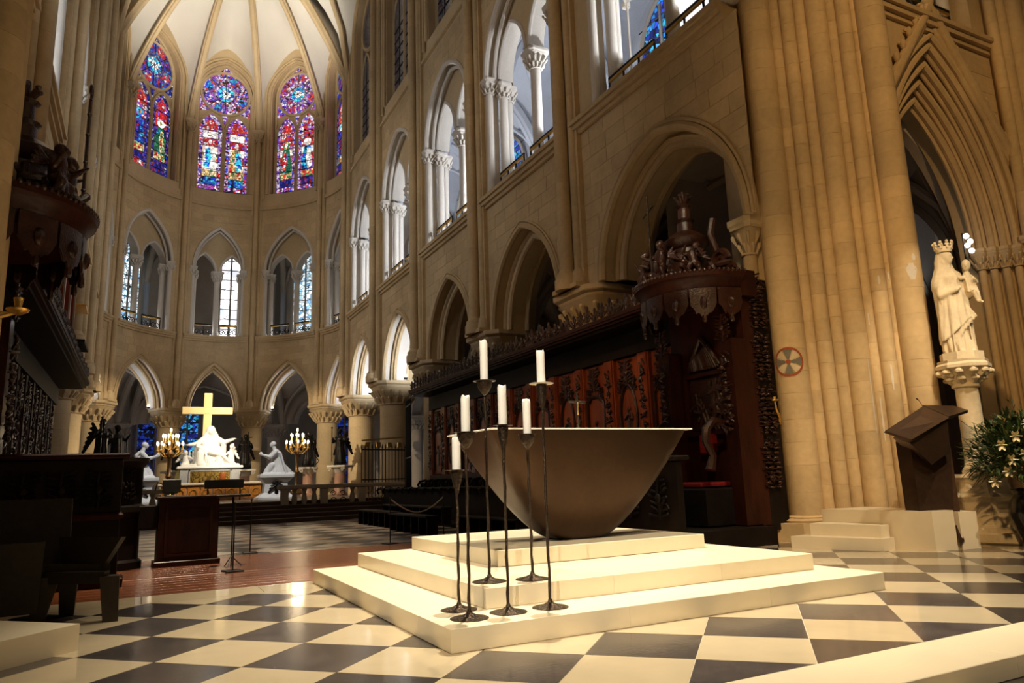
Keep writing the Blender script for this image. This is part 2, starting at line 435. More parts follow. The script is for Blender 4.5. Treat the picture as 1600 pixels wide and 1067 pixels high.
tiles.sort(key=lambda t: t[0])
for d_, dark, poly in tiles[:300]:
    M().add(prism(poly, -0.03, 0.0 if not dark else -0.0008)).build('tile', T_BLACK if dark else T_WHITE, floor)
if len(tiles) > 300:
    for dk in (True, False):
        m = M()
        for d_, dark, poly in tiles[300:]:
            if dark == dk: m.add(prism(poly, -0.03, 0.0))
        if m.v:
            o = m.build('tile_field', T_BLACK if dk else T_WHITE, floor); o['kind'] = 'stuff'
# pale border slabs between the chequer and the boards
xs = [-4.0, -2.6, -1.3, 0.1, 1.4, 2.6, 3.9, 5.1, 6.4, 7.7, 9.0, 10.3]
for a, b in zip(xs[:-1], xs[1:]):
    M().box(a + 0.003, b - 0.003, 9.303, 9.925, -0.03, 0.0).build('border_slab', T_WHITE, floor)

wf = struct('floor_boards', 'red brown polished wooden boards in front of the choir')
y = 9.93; k = 0
while y < 14.25:
    w = 0.27
    M().add(bbox(-4.0, 9.6, y + 0.002, y + w - 0.002, -0.05, 0.0 + (0.004 if y > 11.6 else 0), 0.002)).build('floor_board', WOODF, wf)
    y += w
cf = struct('floor_choir', 'inlaid marble choir floor in black white and red')
def choir_mat():
    m, nt, b = new_mat('inlaid_marble')
    geo = node(nt, 'ShaderNodeNewGeometry')
    mp = node(nt, 'ShaderNodeMapping'); mp.inputs['Rotation'].default_value = (0, 0, PI / 4)
    nt.links.new(geo.outputs['Position'], mp.inputs[0])
    ck = node(nt, 'ShaderNodeTexChecker'); ck.inputs['Scale'].default_value = 1.15
    ck.inputs[1].default_value = (0.55, 0.50, 0.43, 1); ck.inputs[2].default_value = (0.02, 0.018, 0.018, 1)
    nt.links.new(mp.outputs[0], ck.inputs[0])
    ns = node(nt, 'ShaderNodeTexNoise'); ns.inputs['Scale'].default_value = 2.2; ns.inputs['Detail'].default_value = 6
    nt.links.new(geo.outputs['Position'], ns.inputs['Vector'])
    rr = ramp(nt, [(0.45, (1, 1, 1)), (0.62, (0.62, 0.38, 0.28))])
    nt.links.new(ns.outputs[0], rr.inputs[0])
    mu = node(nt, 'ShaderNodeVectorMath', operation='MULTIPLY')
    nt.links.new(ck.outputs[0], mu.inputs[0]); nt.links.new(rr.outputs[0], mu.inputs[1]); nt.links.new(mu.outputs[0], b.inputs['Base Color'])
    b.inputs['Roughness'].default_value = 0.32
    return m
CHOIRM = choir_mat()
M().box(-3.2, 10.6, 14.97, 26.6, -0.2, 0.0).build('inlaid_field', CHOIRM, cf)
for i in range(11):       # border strip of slabs along the boards
    M().box(-3.2 + i * 1.25, -3.2 + (i + 1) * 1.25 - 0.01, 14.26, 14.6, -0.05, 0.0).build('border_slab', rock('border_marble%d' % i, [(0.40, 0.36, 0.30), (0.22, 0.10, 0.07), (0.10, 0.10, 0.09)][i % 3], 0.22, 0.2), cf)
    M().box(-3.2 + i * 1.25 + 0.5, -3.2 + (i + 1) * 1.25 + 0.49, 14.61, 14.96, -0.05, 0.0).build('border_slab', rock('border_marbl%d' % i, [(0.12, 0.11, 0.10), (0.40, 0.36, 0.30), (0.30, 0.20, 0.15)][i % 3], 0.22, 0.2), cf)
sf = struct('floor_sanctuary', 'raised floor of the sanctuary with five dark steps')
for i in range(5):
    M().add(bbox(-2.0, 9.4, 26.6 + i * 0.5, 27.15 + i * 0.5, 0.0, 0.14 * (i + 1), 0.015)).build('step', rock('step_stone', (0.10, 0.06, 0.045), 0.5, 0.2), sf)
M().box(-4.5, 12, 29.1, 48.5, 0.3, 0.70).build('sanctuary_slab', rock('sanctuary_marble', (0.30, 0.24, 0.18), 0.3, 0.2), sf)
M().box(10.0, 26, 9.3, 48, -0.2, 0.0).build('aisle_slab', AISLE, sf)
M().box(-16, -2.6, 9.3, 48, -0.2, 0.0).build('aisle_slab', AISLE, sf)
M().box(-12, 20, 48.0, 62, -0.2, 0.3).build('aisle_slab', AISLE, sf)

# ------------------------------------------------------------------ bay frames
class Frame:
    def __init__(s, A, B, n, sag=0.0, fan=0.0):
        s.A = Vector((A[0], A[1], 0)); s.B = Vector((B[0], B[1], 0)); s.L = (s.B - s.A).length
        s.t = (s.B - s.A).normalized(); s.n = Vector((n[0], n[1], 0)).normalized(); s.sag = sag; s.fan = fan
    def __call__(s, x, d, z):
        c = s.L / 2; u = x / s.L
        bul = s.sag * 4 * u * (1 - u) if 0 < u < 1 else 0
        xx = c + (x - c) * (1 + s.fan * max(d, 0))
        p = s.A + s.t * xx + s.n * (d + bul)
        return (p.x, p.y, z)

def arch(c, a, zs, rise, n=14):
    e = (rise * rise - a * a) / (2 * a); Rr = a + e
    pts = []
    # left half: centre at (c + e), from angle pi to the apex
    a_top = math.atan2(rise, -e)
    for i in range(n + 1):
        t = PI + (a_top - PI) * i / n
        pts.append((c + e + Rr * math.cos(t), zs + Rr * math.sin(t)))
    pts[-1] = (c, zs + rise)
    right = [(2 * c - s_, z_) for s_, z_ in reversed(pts[:-1])]
    return pts + right

def arch_half(a, rise, z):
    """half opening at height z above the springing"""
    e = (rise * rise - a * a) / (2 * a); Rr = a + e
    if z <= 0: return a
    if z >= rise: return 0.0
    return math.sqrt(max(Rr * Rr - z * z, 0)) - e

def strip(m, F, rows, d):
    """rows: list of (s, zlo, zhi)"""
    n0 = len(m.v)
    for s_, a, b in rows:
        m.v.append(F(s_, d, a)); m.v.append(F(s_, d, b))
    for i in range(len(rows) - 1):
        if abs(rows[i][0] - rows[i + 1][0]) < 1e-6: continue
        k = n0 + 2 * i
        m.f.append((k, k + 2, k + 3, k + 1))

def arch_wall(m, F, s0, s1, zb, zt, c, a, zs, rise, d, n=14):
    lead = [s0 + (c - a - s0) * i / 3 for i in range(4)]
    rows = [(s_, zb, zt) for s_ in lead]
    rows += [(s_, z_, zt) for s_, z_ in arch(c, a, zs, rise, n)]
    rows += [(c + a + (s1 - c - a) * i / 3, zb, zt) for i in range(4)]
    strip(m, F, rows, d)

def outline(c, a, zb, zs, rise, n=14):
    return [(c - a, zb)] + arch(c, a, zs, rise, n) + [(c + a, zb)]

def reveal(m, F, pts, d0, d1):
    n0 = len(m.v)
    for s_, z_ in pts:
        m.v.append(F(s_, d0, z_)); m.v.append(F(s_, d1, z_))
    for i in range(len(pts) - 1):
        k = n0 + 2 * i; m.f.append((k, k + 1, k + 3, k + 2))

def roll(m, F, pts, d, r, n=7):
    m.add(tube([F(s_, d, z_) for s_, z_ in pts], r, n))

def ring(m, F, outer, inner, d):
    """flat band between two outlines with the same number of points"""
    n0 = len(m.v)
    for (a, b), (c_, e) in zip(outer, inner):
        m.v.append(F(a, d, b)); m.v.append(F(c_, d, e))
    for i in range(len(outer) - 1):
        k = n0 + 2 * i; m.f.append((k, k + 2, k + 3, k + 1))

def course_box(m, F, s0, s1, z0, z1, d0, d1, n=6):
    """a moulding that follows the wall"""
    n0 = len(m.v)
    for i in range(n + 1):
        s_ = s0 + (s1 - s0) * i / n
        for (d, z) in ((d0, z0), (d1, z0), (d1, z1), (d0, z1)):
            m.v.append(F(s_, d, z))
    for i in range(n):
        for k in range(4):
            k2 = (k + 1) % 4
            m.f.append((n0 + i * 4 + k, n0 + i * 4 + k2, n0 + i * 4 + 4 + k2, n0 + i * 4 + 4 + k))
    m.f.append((n0, n0 + 1, n0 + 2, n0 + 3)); e = n0 + n * 4
    m.f.append((e + 3, e + 2, e + 1, e))

def blocks(F, s0, s1, zb, zt, c, a, zs, rise, parent, individual, hgt=0.42, wid=0.82, pad=0.16, top=None):
    """ashlar facing proud of the wall core, cut along the arch"""
    mj = M()
    n = max(1, round((zt - zb) / hgt)); h = (zt - zb) / n; g = 0.005
    for k in range(n):
        z0 = zb + k * h + g; z1 = zb + (k + 1) * h - g
        zz = [z0 + (z1 - z0) * i / 4 for i in range(5)]
        def edge(sign):
            return [c + sign * ((arch_half(a, rise, z - zs) + pad) if z < zs + rise else (0 if z > zs + rise + pad else pad * 0.6)) for z in zz]
        closed = zz[0] > zs + rise + pad
        segs = [(s0, s1, None, None)] if closed else [(s0, None, None, edge(-1)), (None, s1, edge(1), None)]
        for (u0, u1, le, re) in segs:
            lo = u0 if u0 is not None else min(le); hi = u1 if u1 is not None else max(re)
            if hi - lo < 0.06: continue
            cuts = [lo]; x = lo + wid * (0.5 if k % 2 else 1.0) * (0.8 + 0.4 * RND.random())
            while x < hi - 0.3:
                cuts.append(x); x += wid * (0.75 + 0.5 * RND.random())
            cuts.append(hi)
            for i in range(len(cuts) - 1):
                l = [cuts[i] + g] * 5; r = [cuts[i + 1] - g] * 5
                if le is not None: l = [max(v_, e_) for v_, e_ in zip(l, le)]
                if re is not None: r = [min(v_, e_) for v_, e_ in zip(r, re)]
                l = [min(a_, b_) for a_, b_ in zip(l, r)]
                if max(b_ - a_ for a_, b_ in zip(l, r)) < 0.04: continue
                m = M() if individual else mj
                n0 = len(m.v); pr = -0.006 - 0.006 * RND.random()
                for a_, b_, z in zip(l, r, zz):
                    m.v.extend([F(a_, pr, z), F(b_, pr, z), F(a_, 0.01, z), F(b_, 0.01, z)])
                for q in range(4):
                    b0 = n0 + q * 4
                    m.f.append((b0, b0 + 1, b0 + 5, b0 + 4)); m.f.append((b0, b0 + 4, b0 + 6, b0 + 2)); m.f.append((b0 + 1, b0 + 3, b0 + 7, b0 + 5))
                m.f.append((n0, n0 + 2, n0 + 3, n0 + 1)); e = n0 + 16; m.f.append((e, e + 1, e + 3, e + 2))
                if individual: m.build('ashlar_block', STONE, parent)
    if not individual and mj.v:
        o = mj.build('ashlar_facing', STONE, parent); o['kind'] = 'stuff'

def vault(m, F, s0, s1, d0, d1, zs, h, n=12):
    c = (s0 + s1) / 2; a = (s1 - s0) / 2; cd_ = (d0 + d1) / 2; ad = (d1 - d0) / 2
    def ah(x, a_):
        e = (h * h - a_ * a_) / (2 * a_)
        if e < -a_ * 0.45: e = -a_ * 0.45
        Rr = math.sqrt(h * h + e * e) if False else None
        x = min(abs(x), a_)
        # pointed arc scaled to the wanted rise
        e2 = 0.35 * a_; R2 = a_ + e2; full = math.sqrt(R2 * R2 - e2 * e2)
        return h * math.sqrt(max(R2 * R2 - (x + e2) ** 2, 0)) / full
    n0 = len(m.v)
    for i in range(n + 1):
        for j in range(n + 1):
            s_ = s0 + (s1 - s0) * i / n; d = d0 + (d1 - d0) * j / n
            m.v.append(F(s_, d, zs + max(ah(s_ - c, a), ah(d - cd_, ad))))
    for i in range(n):
        for j in range(n):
            k = n0 + i * (n + 1) + j
            m.f.append((k, k + n + 1, k + n + 2, k + 1))
    ribs = []
    for sg in (1, -1):
        pts = []
        for i in range(17):
            u = i / 16
            s_ = s0 + (s1 - s0) * u; d = d0 + (d1 - d0) * (u if sg > 0 else 1 - u)
            pts.append(F(s_, d, zs + ah(s_ - c, a) - 0.06))
        ribs.append(pts)
    return ribs

# ------------------------------------------------------------------ capitals and columns (shared meshes)
def capital_mesh(name, r, h, half, n=32, leaves=8, mat=STONEP):
    m = M(); rows = 6
    for i in range(rows + 1):
        u = i / rows; rr = r + (half * 0.93 - r) * (u ** 2.2); p = 2 + 6 * u ** 2
        for k in range(n):
            a = 2 * PI * k / n; cx, sy = math.cos(a), math.sin(a)
            q = (abs(cx) ** p + abs(sy) ** p) ** (-1 / p)
            m.v.append((rr * q * cx, rr * q * sy, u * h))
    for i in range(rows):
        for k in range(n):
            k2 = (k + 1) % n; m.f.append((i * n + k, i * n + k2, (i + 1) * n + k2, (i + 1) * n + k))
    m.add(tube([((r + 0.03) * math.cos(2 * PI * k / 24), (r + 0.03) * math.sin(2 * PI * k / 24), 0.02) for k in range(24)], h * 0.05, 6, True))
    for tier, (u, cnt, off) in enumerate(((0.36, leaves * 2, 0.5), (0.74, leaves * 2, 0.0))):
        for k in range(cnt):
            a = 2 * PI * (k + off) / cnt
            p = 2 + 6 * u ** 2; cx, sy = math.cos(a), math.sin(a)
            q = (abs(cx) ** p + abs(sy) ** p) ** (-1 / p)
            rr = (r + (half * 0.93 - r) * (u ** 2.2)) * q
            L = h * 0.30
            base = Vector((rr * cx * 0.97, rr * sy * 0.97, u * h - L)); tip = Vector((rr * cx, rr * sy, u * h)) + Vector((cx, sy, 0)) * h * 0.16
            m.add(cap(base, tip - Vector((0, 0, 0.02)), h * 0.05, h * 0.09, 6)); m.add(ell(tip, h * 0.10, h * 0.10, h * 0.085, 6, 5))
    return m.mesh(name, mat, True)

def abacus_mesh(name, half, h, mat=STONEP):
    m = M(); prof = [(0.88, 0), (0.90, 0.25), (0.985, 0.45), (1.0, 0.55), (1.0, 1.0)]
    c = 0.30
    def octo(k): return [(x * half * k, y * half * k) for x, y in ((-1, -1 + c), (-1 + c, -1), (1 - c, -1), (1, -1 + c), (1, 1 - c), (1 - c, 1), (-1 + c, 1), (-1, 1 - c))]
    for k, z in prof:
        for p in octo(k): m.v.append((p[0], p[1], z * h))
    for i in range(len(prof) - 1):
        for k in range(8):
            k2 = (k + 1) % 8; m.f.append((i * 8 + k, i * 8 + k2, i * 8 + 8 + k2, i * 8 + 8 + k))
    m.f.append(tuple(reversed(range(8)))); m.f.append(tuple(range(32, 40)))
    return m.mesh(name, mat)

CAP_BIG = capital_mesh('capital', 0.72, 0.80, 1.05); ABA_BIG = abacus_mesh('abacus', 1.10, 0.26)
CAP_APS = capital_mesh('capital', 0.61, 0.78, 0.92); ABA_APS = abacus_mesh('abacus', 0.96, 0.26)
CAP_AIS = capital_mesh('capital', 0.50, 0.70, 0.75, mat=AISLE); ABA_AIS = abacus_mesh('abacus', 0.80, 0.22, AISLE)
CAP_TRI = capital_mesh('capital', 0.17, 0.48, 0.36, 24, 6, PALE); ABA_TRI = abacus_mesh('abacus', 0.38, 0.16, PALE)
CAP_SML = capital_mesh('capital', 0.13, 0.42, 0.24, 16, 4, PALE); ABA_SML = abacus_mesh('abacus', 0.25, 0.14, PALE)
CAP_SHF = capital_mesh('capital', 0.17, 0.55, 0.36, 20, 4); ABA_SHF = abacus_mesh('abacus', 0.40, 0.20)

def drum_mesh(name, r, h, mat, n=28):
    return M().add(lathe([(r - 0.005, 0.0), (r, 0.0015), (r, h - 0.0015), (r - 0.005, h)], n)).mesh(name, mat, True)
DRUM_BIG = drum_mesh('drum', 0.70, 0.61, STONEP); DRUM_APS = drum_mesh('drum', 0.60, 0.61, STONEP)
SHAFT_AIS = M().add(lathe([(0.62, 0), (0.62, 0.25), (0.48, 0.35), (0.46, 5.0)], 20)).mesh('shaft', AISLE, True)

def column(P, parent, big=True, rz=0.0, z0=0.0):
    c = struct('column'); c.parent = parent
    del c['kind']
    c.location = (P[0], P[1], 0); c.rotation_euler = (0, 0, rz)
    for k in range(7):
        put('drum', DRUM_BIG if big else DRUM_APS, c, (0, 0, 0.62 + k * 0.612))
    r = 0.70 if big else 0.60
    M().add(lathe([(r + .22, 0.3), (r + .22, 0.38), (r + .1, 0.46), (r + .12, 0.52), (r, 0.62)], 28)).add(box(-r - .3, r + .3, -r - .3, r + .3, 0, 0.3)).build('base', STONEP, c, True)
    put('capital', CAP_BIG if big else CAP_APS, c, (0, 0, 4.89))
    put('abacus', ABA_BIG if big else ABA_APS, c, (0, 0, 5.69))
    return c

def cluster(P, inn, tan, parent, ztop, big, z0=5.95, seg=1.2):
    """three wall shafts above a column: (offset along the wall, offset into the nave, radius)"""
    I = Vector((inn[0], inn[1], 0)).normalized(); T_ = Vector((tan[0], tan[1], 0)).normalized(); P = Vector((P[0], P[1], 0))
    spec = [(0, 0.30, 0.19), (-0.33, 0.12, 0.13), (0.33, 0.12, 0.13)] if big else [(0, 0.22, 0.15), (-0.27, 0.09, 0.11), (0.27, 0.09, 0.11)]
    for (t, i_, r) in spec:
        c = P + T_ * t + I * i_
        m = M(); z = z0 + 0.55
        while z < ztop - 0.01:
            z2 = min(z + seg, ztop)
            m.add(lathe([(r - 0.005, z), (r, z + 0.002), (r, z2 - 0.002), (r - 0.005, z2)], 14), Matrix.Translation(c)); z = z2
        m.add(lathe([(r * 1.75, z0), (r * 1.75, z0 + 0.28), (r * 1.5, z0 + 0.34), (r * 1.55, z0 + 0.42), (r * 1.15, z0 + 0.50), (r, z0 + 0.56)], 14), Matrix.Translation(c))
        m.build('shaft', STONE, parent, True)
    # flat dosseret behind the shafts
    w = 0.55 if big else 0.42
    a = math.atan2(T_.y, T_.x)
    M().add(box(-w, w, -0.10, 0.14, z0, ztop), Matrix.Translation(P) @ Matrix.Rotation(a if (Vector((-math.sin(a), math.cos(a), 0)).dot(I) > 0) else a + PI, 4, 'Z')).build('pilaster', STONE, parent)
    M().add(box(-w - .05, w + .05, -0.12, 0.42, z0, z0 + 0.12), Matrix.Translation(P) @ Matrix.Rotation(a if (Vector((-math.sin(a), math.cos(a), 0)).dot(I) > 0) else a + PI, 4, 'Z')).build('plinth', STONE, parent)

# ------------------------------------------------------------------ stained glass windows
win_count = [0]
def fpoly(m, F, pts, d, th=0.02):
    n = len(pts); n0 = len(m.v)
    for s_, z_ in pts: m.v.append(F(s_, d, z_))
    m.f.append(tuple(range(n0, n0 + n)))

def lancet_window(F, c, a, zb, rise_tot, pal, parent_label, detail, d=0.42):
    """two lancets under a rose; a = half width of the opening"""
    win_count[0] += 1
    w = struct('window_%d' % win_count[0], parent_label)
    zt = zb + rise_tot                                  # apex of the whole window
    la = a / 2 - 0.10                                   # half width of a lancet
    zl = zb + rise_tot * 0.47; lr = rise_tot * 0.135     # lancet springing and rise
    rr = a * 0.93; zr = zl + lr + rr * 1.02              # rose
    tr = M()
    for sgn in (-1, 1):
        cc = c + sgn * (a / 2)
        roll(tr, F, outline(cc, la + 0.05, zb, zl, lr + 0.06, 10), d - 0.02, 0.085, 5)
    circ = [(c + rr * math.cos(2 * PI * k / 28), zr + rr * math.sin(2 * PI * k / 28)) for k in range(29)]
    roll(tr, F, circ, d - 0.02, 0.10, 5)
    zsp = zb + rise_tot * 0.755
    roll(tr, F, outline(c, a + 0.02, zb, zsp, zt - zsp, 14), d - 0.02, 0.10, 5)
    # solid stone between the openings
    tr.build('tracery', STONEP, w, True)
    sb = M(); course_box(sb, F, c - a - 0.1, c + a + 0.1, zb - 0.16, zb, d - 0.3, d + 0.1); sb.build('sill', STONEP, w)
    bars = M()
    nrow = 8
    if not detail:
        for sgn in (-1, 1):
            cc = c + sgn * (a / 2)
            pts = outline(cc, la, zb, zl, lr, 8)
            m = M(); fpoly(m, F, pts, d); m.build('pane', pal[0], w)
            for k in range(1, nrow):
                z = zb + (zl - zb) * k / nrow
                bars.add(tube([F(cc - la, d - 0.02, z), F(cc + la, d - 0.02, z)], 0.025, 4))
            bars.add(tube([F(cc, d - 0.02, zb), F(cc, d - 0.02, zl + lr * 0.9)], 0.02, 4))
        m = M(); fpoly(m, F, circ[:-1], d + 0.01); m.build('pane', pal[0], w)
    else:
        border, figs, rose_c, top = pal
        for q, sgn in enumerate((-1, 1)):
            cc = c + sgn * (a / 2); bw = la * 0.34
            for k in range(nrow):
                z0 = zb + (zl - zb) * k / nrow + 0.015; z1 = zb + (zl - zb) * (k + 1) / nrow - 0.015
                for (u0, u1, mt) in ((cc - la, cc - la + bw, border), (cc - la + bw + .02, cc + la - bw - .02, None), (cc + la - bw, cc + la, border)):
                    mt = mt or figs[q][k]
                    m = M(); fpoly(m, F, [(u0, z0), (u1, z0), (u1, z1), (u0, z1)], d); m.build('pane', mt, w)
                bars.add(tube([F(cc - la, d - 0.03, z1 + .015), F(cc + la, d - 0.03, z1 + .015)], 0.022, 4))
            m = M(); fpoly(m, F, [(cc - la, zb), (cc + la, zb), (cc + la, zb + .22), (cc - la, zb + .22)], d - .01); m.build('base_pane', G_DARK, w)
            # pointed head: red core in a border of violet
            A1 = arch(cc, la, zl, lr, 8); A2 = arch(cc, la - bw, zl, lr * 0.72, 8)
            m = M(); ring(m, F, A1, A2, d); m.build('pane', border, w)
            m = M(); fpoly(m, F, A2, d); m.build('pane', top, w)
            # figure: halo, head, robe, mantle (set just in front of the panes)
            H = zl - zb; fz = zb + H * 0.36
            hal = [(cc + 0.24 * la / .6 * math.cos(2 * PI * k / 14), fz + H * .46 + 0.24 * la / .6 * math.sin(2 * PI * k / 14)) for k in range(14)]
            fm = figs[q]
            m = M(); fpoly(m, F, hal, d - .006); m.build('halo_pane', fm[8], w)
            hd = [(cc + 0.11 * math.cos(2 * PI * k / 10), fz + H * .46 + 0.14 * math.sin(2 * PI * k / 10)) for k in range(10)]
            m = M(); fpoly(m, F, hd, d - .012); m.build('head_pane', fm[9], w)
            bwid = (la - bw) * 0.92
            robe = [(cc - bwid, fz), (cc + bwid, fz), (cc + bwid * .95, fz + H * .16), (cc + bwid * .62, fz + H * .36), (cc + .12, fz + H * .42), (cc - .12, fz + H * .42), (cc - bwid * .62, fz + H * .36), (cc - bwid * .9, fz + H * .15)]
            m = M(); fpoly(m, F, robe, d - .004); m.build('robe_pane', fm[10], w)
            mant = [(cc - bwid * .9, fz + H * .06), (cc - bwid * .1, fz + H * .02), (cc + bwid * .25, fz + H * .2), (cc - .02, fz + H * .36), (cc - bwid * .55, fz + H * .34)]
            if q: mant = [(2 * cc - s_, z_) for s_, z_ in mant]
            m = M(); fpoly(m, F, mant, d - .008); m.build('mantle_pane', fm[11], w)
        # rose: centre, ring, eight petals
        nP = 8
        def cpts(r_, n_=20): return [(c + r_ * math.cos(2 * PI * k / n_), zr + r_ * math.sin(2 * PI * k / n_)) for k in range(n_)]
        m = M(); fpoly(m, F, cpts(rr * .34), d); m.build('pane', rose_c[0], w)
        m = M(); fpoly(m, F, [(c + rr * .13 * math.cos(2 * PI * k / 9) * (1.5 if k % 3 else .8), zr + rr * .18 * math.sin(2 * PI * k / 9)) for k in range(9)], d - .008); m.build('figure_pane', G_WHITE, w)
        m = M(); ring(m, F, cpts(rr * .46) + cpts(rr * .46)[:1], cpts(rr * .36) + cpts(rr * .36)[:1], d); m.build('pane', rose_c[1], w)
        for k in range(nP):
            a0 = 2 * PI * k / nP + .03; a1 = 2 * PI * (k + 1) / nP - .03
            arc_o = [(c + rr * .95 * math.cos(a0 + (a1 - a0) * i / 6), zr + rr * .95 * math.sin(a0 + (a1 - a0) * i / 6)) for i in range(7)]
            arc_i = [(c + rr * .48 * math.cos(a0 + (a1 - a0) * i / 6), zr + rr * .48 * math.sin(a0 + (a1 - a0) * i / 6)) for i in range(7)]
            m = M(); ring(m, F, arc_o, arc_i, d); m.build('pane', rose_c[2], w)
            am = (a0 + a1) / 2
            pt = [(c + rr * .74 * math.cos(am) + rr * .17 * math.cos(2 * PI * i / 12), zr + rr * .74 * math.sin(am) + rr * .17 * math.sin(2 * PI * i / 12)) for i in range(12)]
            m = M(); fpoly(m, F, pt, d - .006); m.build('petal_pane', rose_c[3 + k % 2], w)
        for k in range(4):
            an = PI * k / 4 + PI / 2
            bars.add(tube([F(c - rr * math.cos(an) * .95, d - .03, zr - rr * math.sin(an) * .95), F(c + rr * math.cos(an) * .95, d - .03, zr + rr * math.sin(an) * .95)], 0.02, 4))
    bars.build('saddle_bar', IRON, w)
    # small panes between rose and lancets
    q = a * 0.93
    tri = [[(c - .20, zl + lr * 1.02), (c + .20, zl + lr * 1.02), (c, zl + lr * .45)],
           [(c - a + .06, zr - rr * .25), (c - a + .06, zr - rr * .95), (c - a * .58, zr - rr * .86)],
           [(c + a - .06, zr - rr * .25), (c + a - .06, zr - rr * .95), (c + a * .58, zr - rr * .86)],
           [(c - .42, zr + rr * 1.04), (c + .42, zr + rr * 1.04), (c, zr + rr * 1.28)]]
    for t_ in tri:
        m = M(); fpoly(m, F, t_, d - .01); m.build('corner_pane', pal[0], w)
    bk = M(); fpoly(bk, F, outline(c, a, zb - .1, zsp, zt - zsp, 12), d + 0.05)
    bk.build('plate_tracery', STONEP, w)
    return w

# ------------------------------------------------------------------ railing of the tribune (one per opening)
def railing(F, s0, s1, d, z, group, label, scroll_mat=None):
    p = F((s0 + s1) / 2, d, z)
    o = thing('railing', label, 'railing', p, 0, group)
    off = Vector(p)
    def G(s_, dd, z_): return tuple(Vector(F(s_, dd, z_)) - off)
    h = 0.78
    M().add(tube([G(s0, d, z + h), G((s0 + s1) / 2, d, z + h), G(s1, d, z + h)], 0.04, 6)).build('handrail', IRON, o, True)
    M().add(tube([G(s0, d, z + h - .07), G((s0 + s1) / 2, d, z + h - .07), G(s1, d, z + h - .09)], 0.045, 6)).build('gilt_rail', GILT, o, True)
    M().add(tube([G(s0, d, z + .06), G((s0 + s1) / 2, d, z + .06), G(s1, d, z + .06)], 0.035, 5)).build('bottom_rail', IRON, o, True)
    npost = max(2, round((s1 - s0) / 0.55) + 1)
    for k in range(npost):
        s_ = s0 + (s1 - s0) * k / (npost - 1)
        M().add(tube([G(s_, d, z), G(s_, d, z + h)], 0.03, 5)).build('post', IRON, o, True)
        if k < npost - 1:
            w = (s1 - s0) / (npost - 1); m = M()
            for sg in (0.27, 0.73):
                cs = s_ + w * sg
                pts = [G(cs + (0.16 - .010 * i) * math.cos(i * .62) * (1 if sg < .5 else -1), d, z + .30 + (0.19 - .012 * i) * math.sin(i * .62)) for i in range(15)]
                m.add(tube(pts, 0.024, 5))
            m.build('scroll', scroll_mat or IRON, o, True)
    return o

def bulb(P, lab):
    o = M().add(ell((0, 0, 0), 0.07, n=8, m=6)).build('lens', BULB)
    t = thing('uplight', lab, 'light', P, 0, 'arcade uplights')
    o.parent = t
    M().add(lathe([(0.05, -0.14), (0.09, -0.12), (0.09, -0.03), (0.06, -0.02)], 10)).build('housing', IRON, t, True)
    return t
# ------------------------------------------------------------------ the bay of the choir
walls = {k: struct(k) for k in ('wall_south', 'wall_north', 'wall_apse')}
ceil_aisle = struct('ceiling_aisle', 'dark ribbed vaults of the aisles and ambulatory')
ceil_trib = struct('ceiling_tribune', 'pale grey ribbed vaults of the tribune')

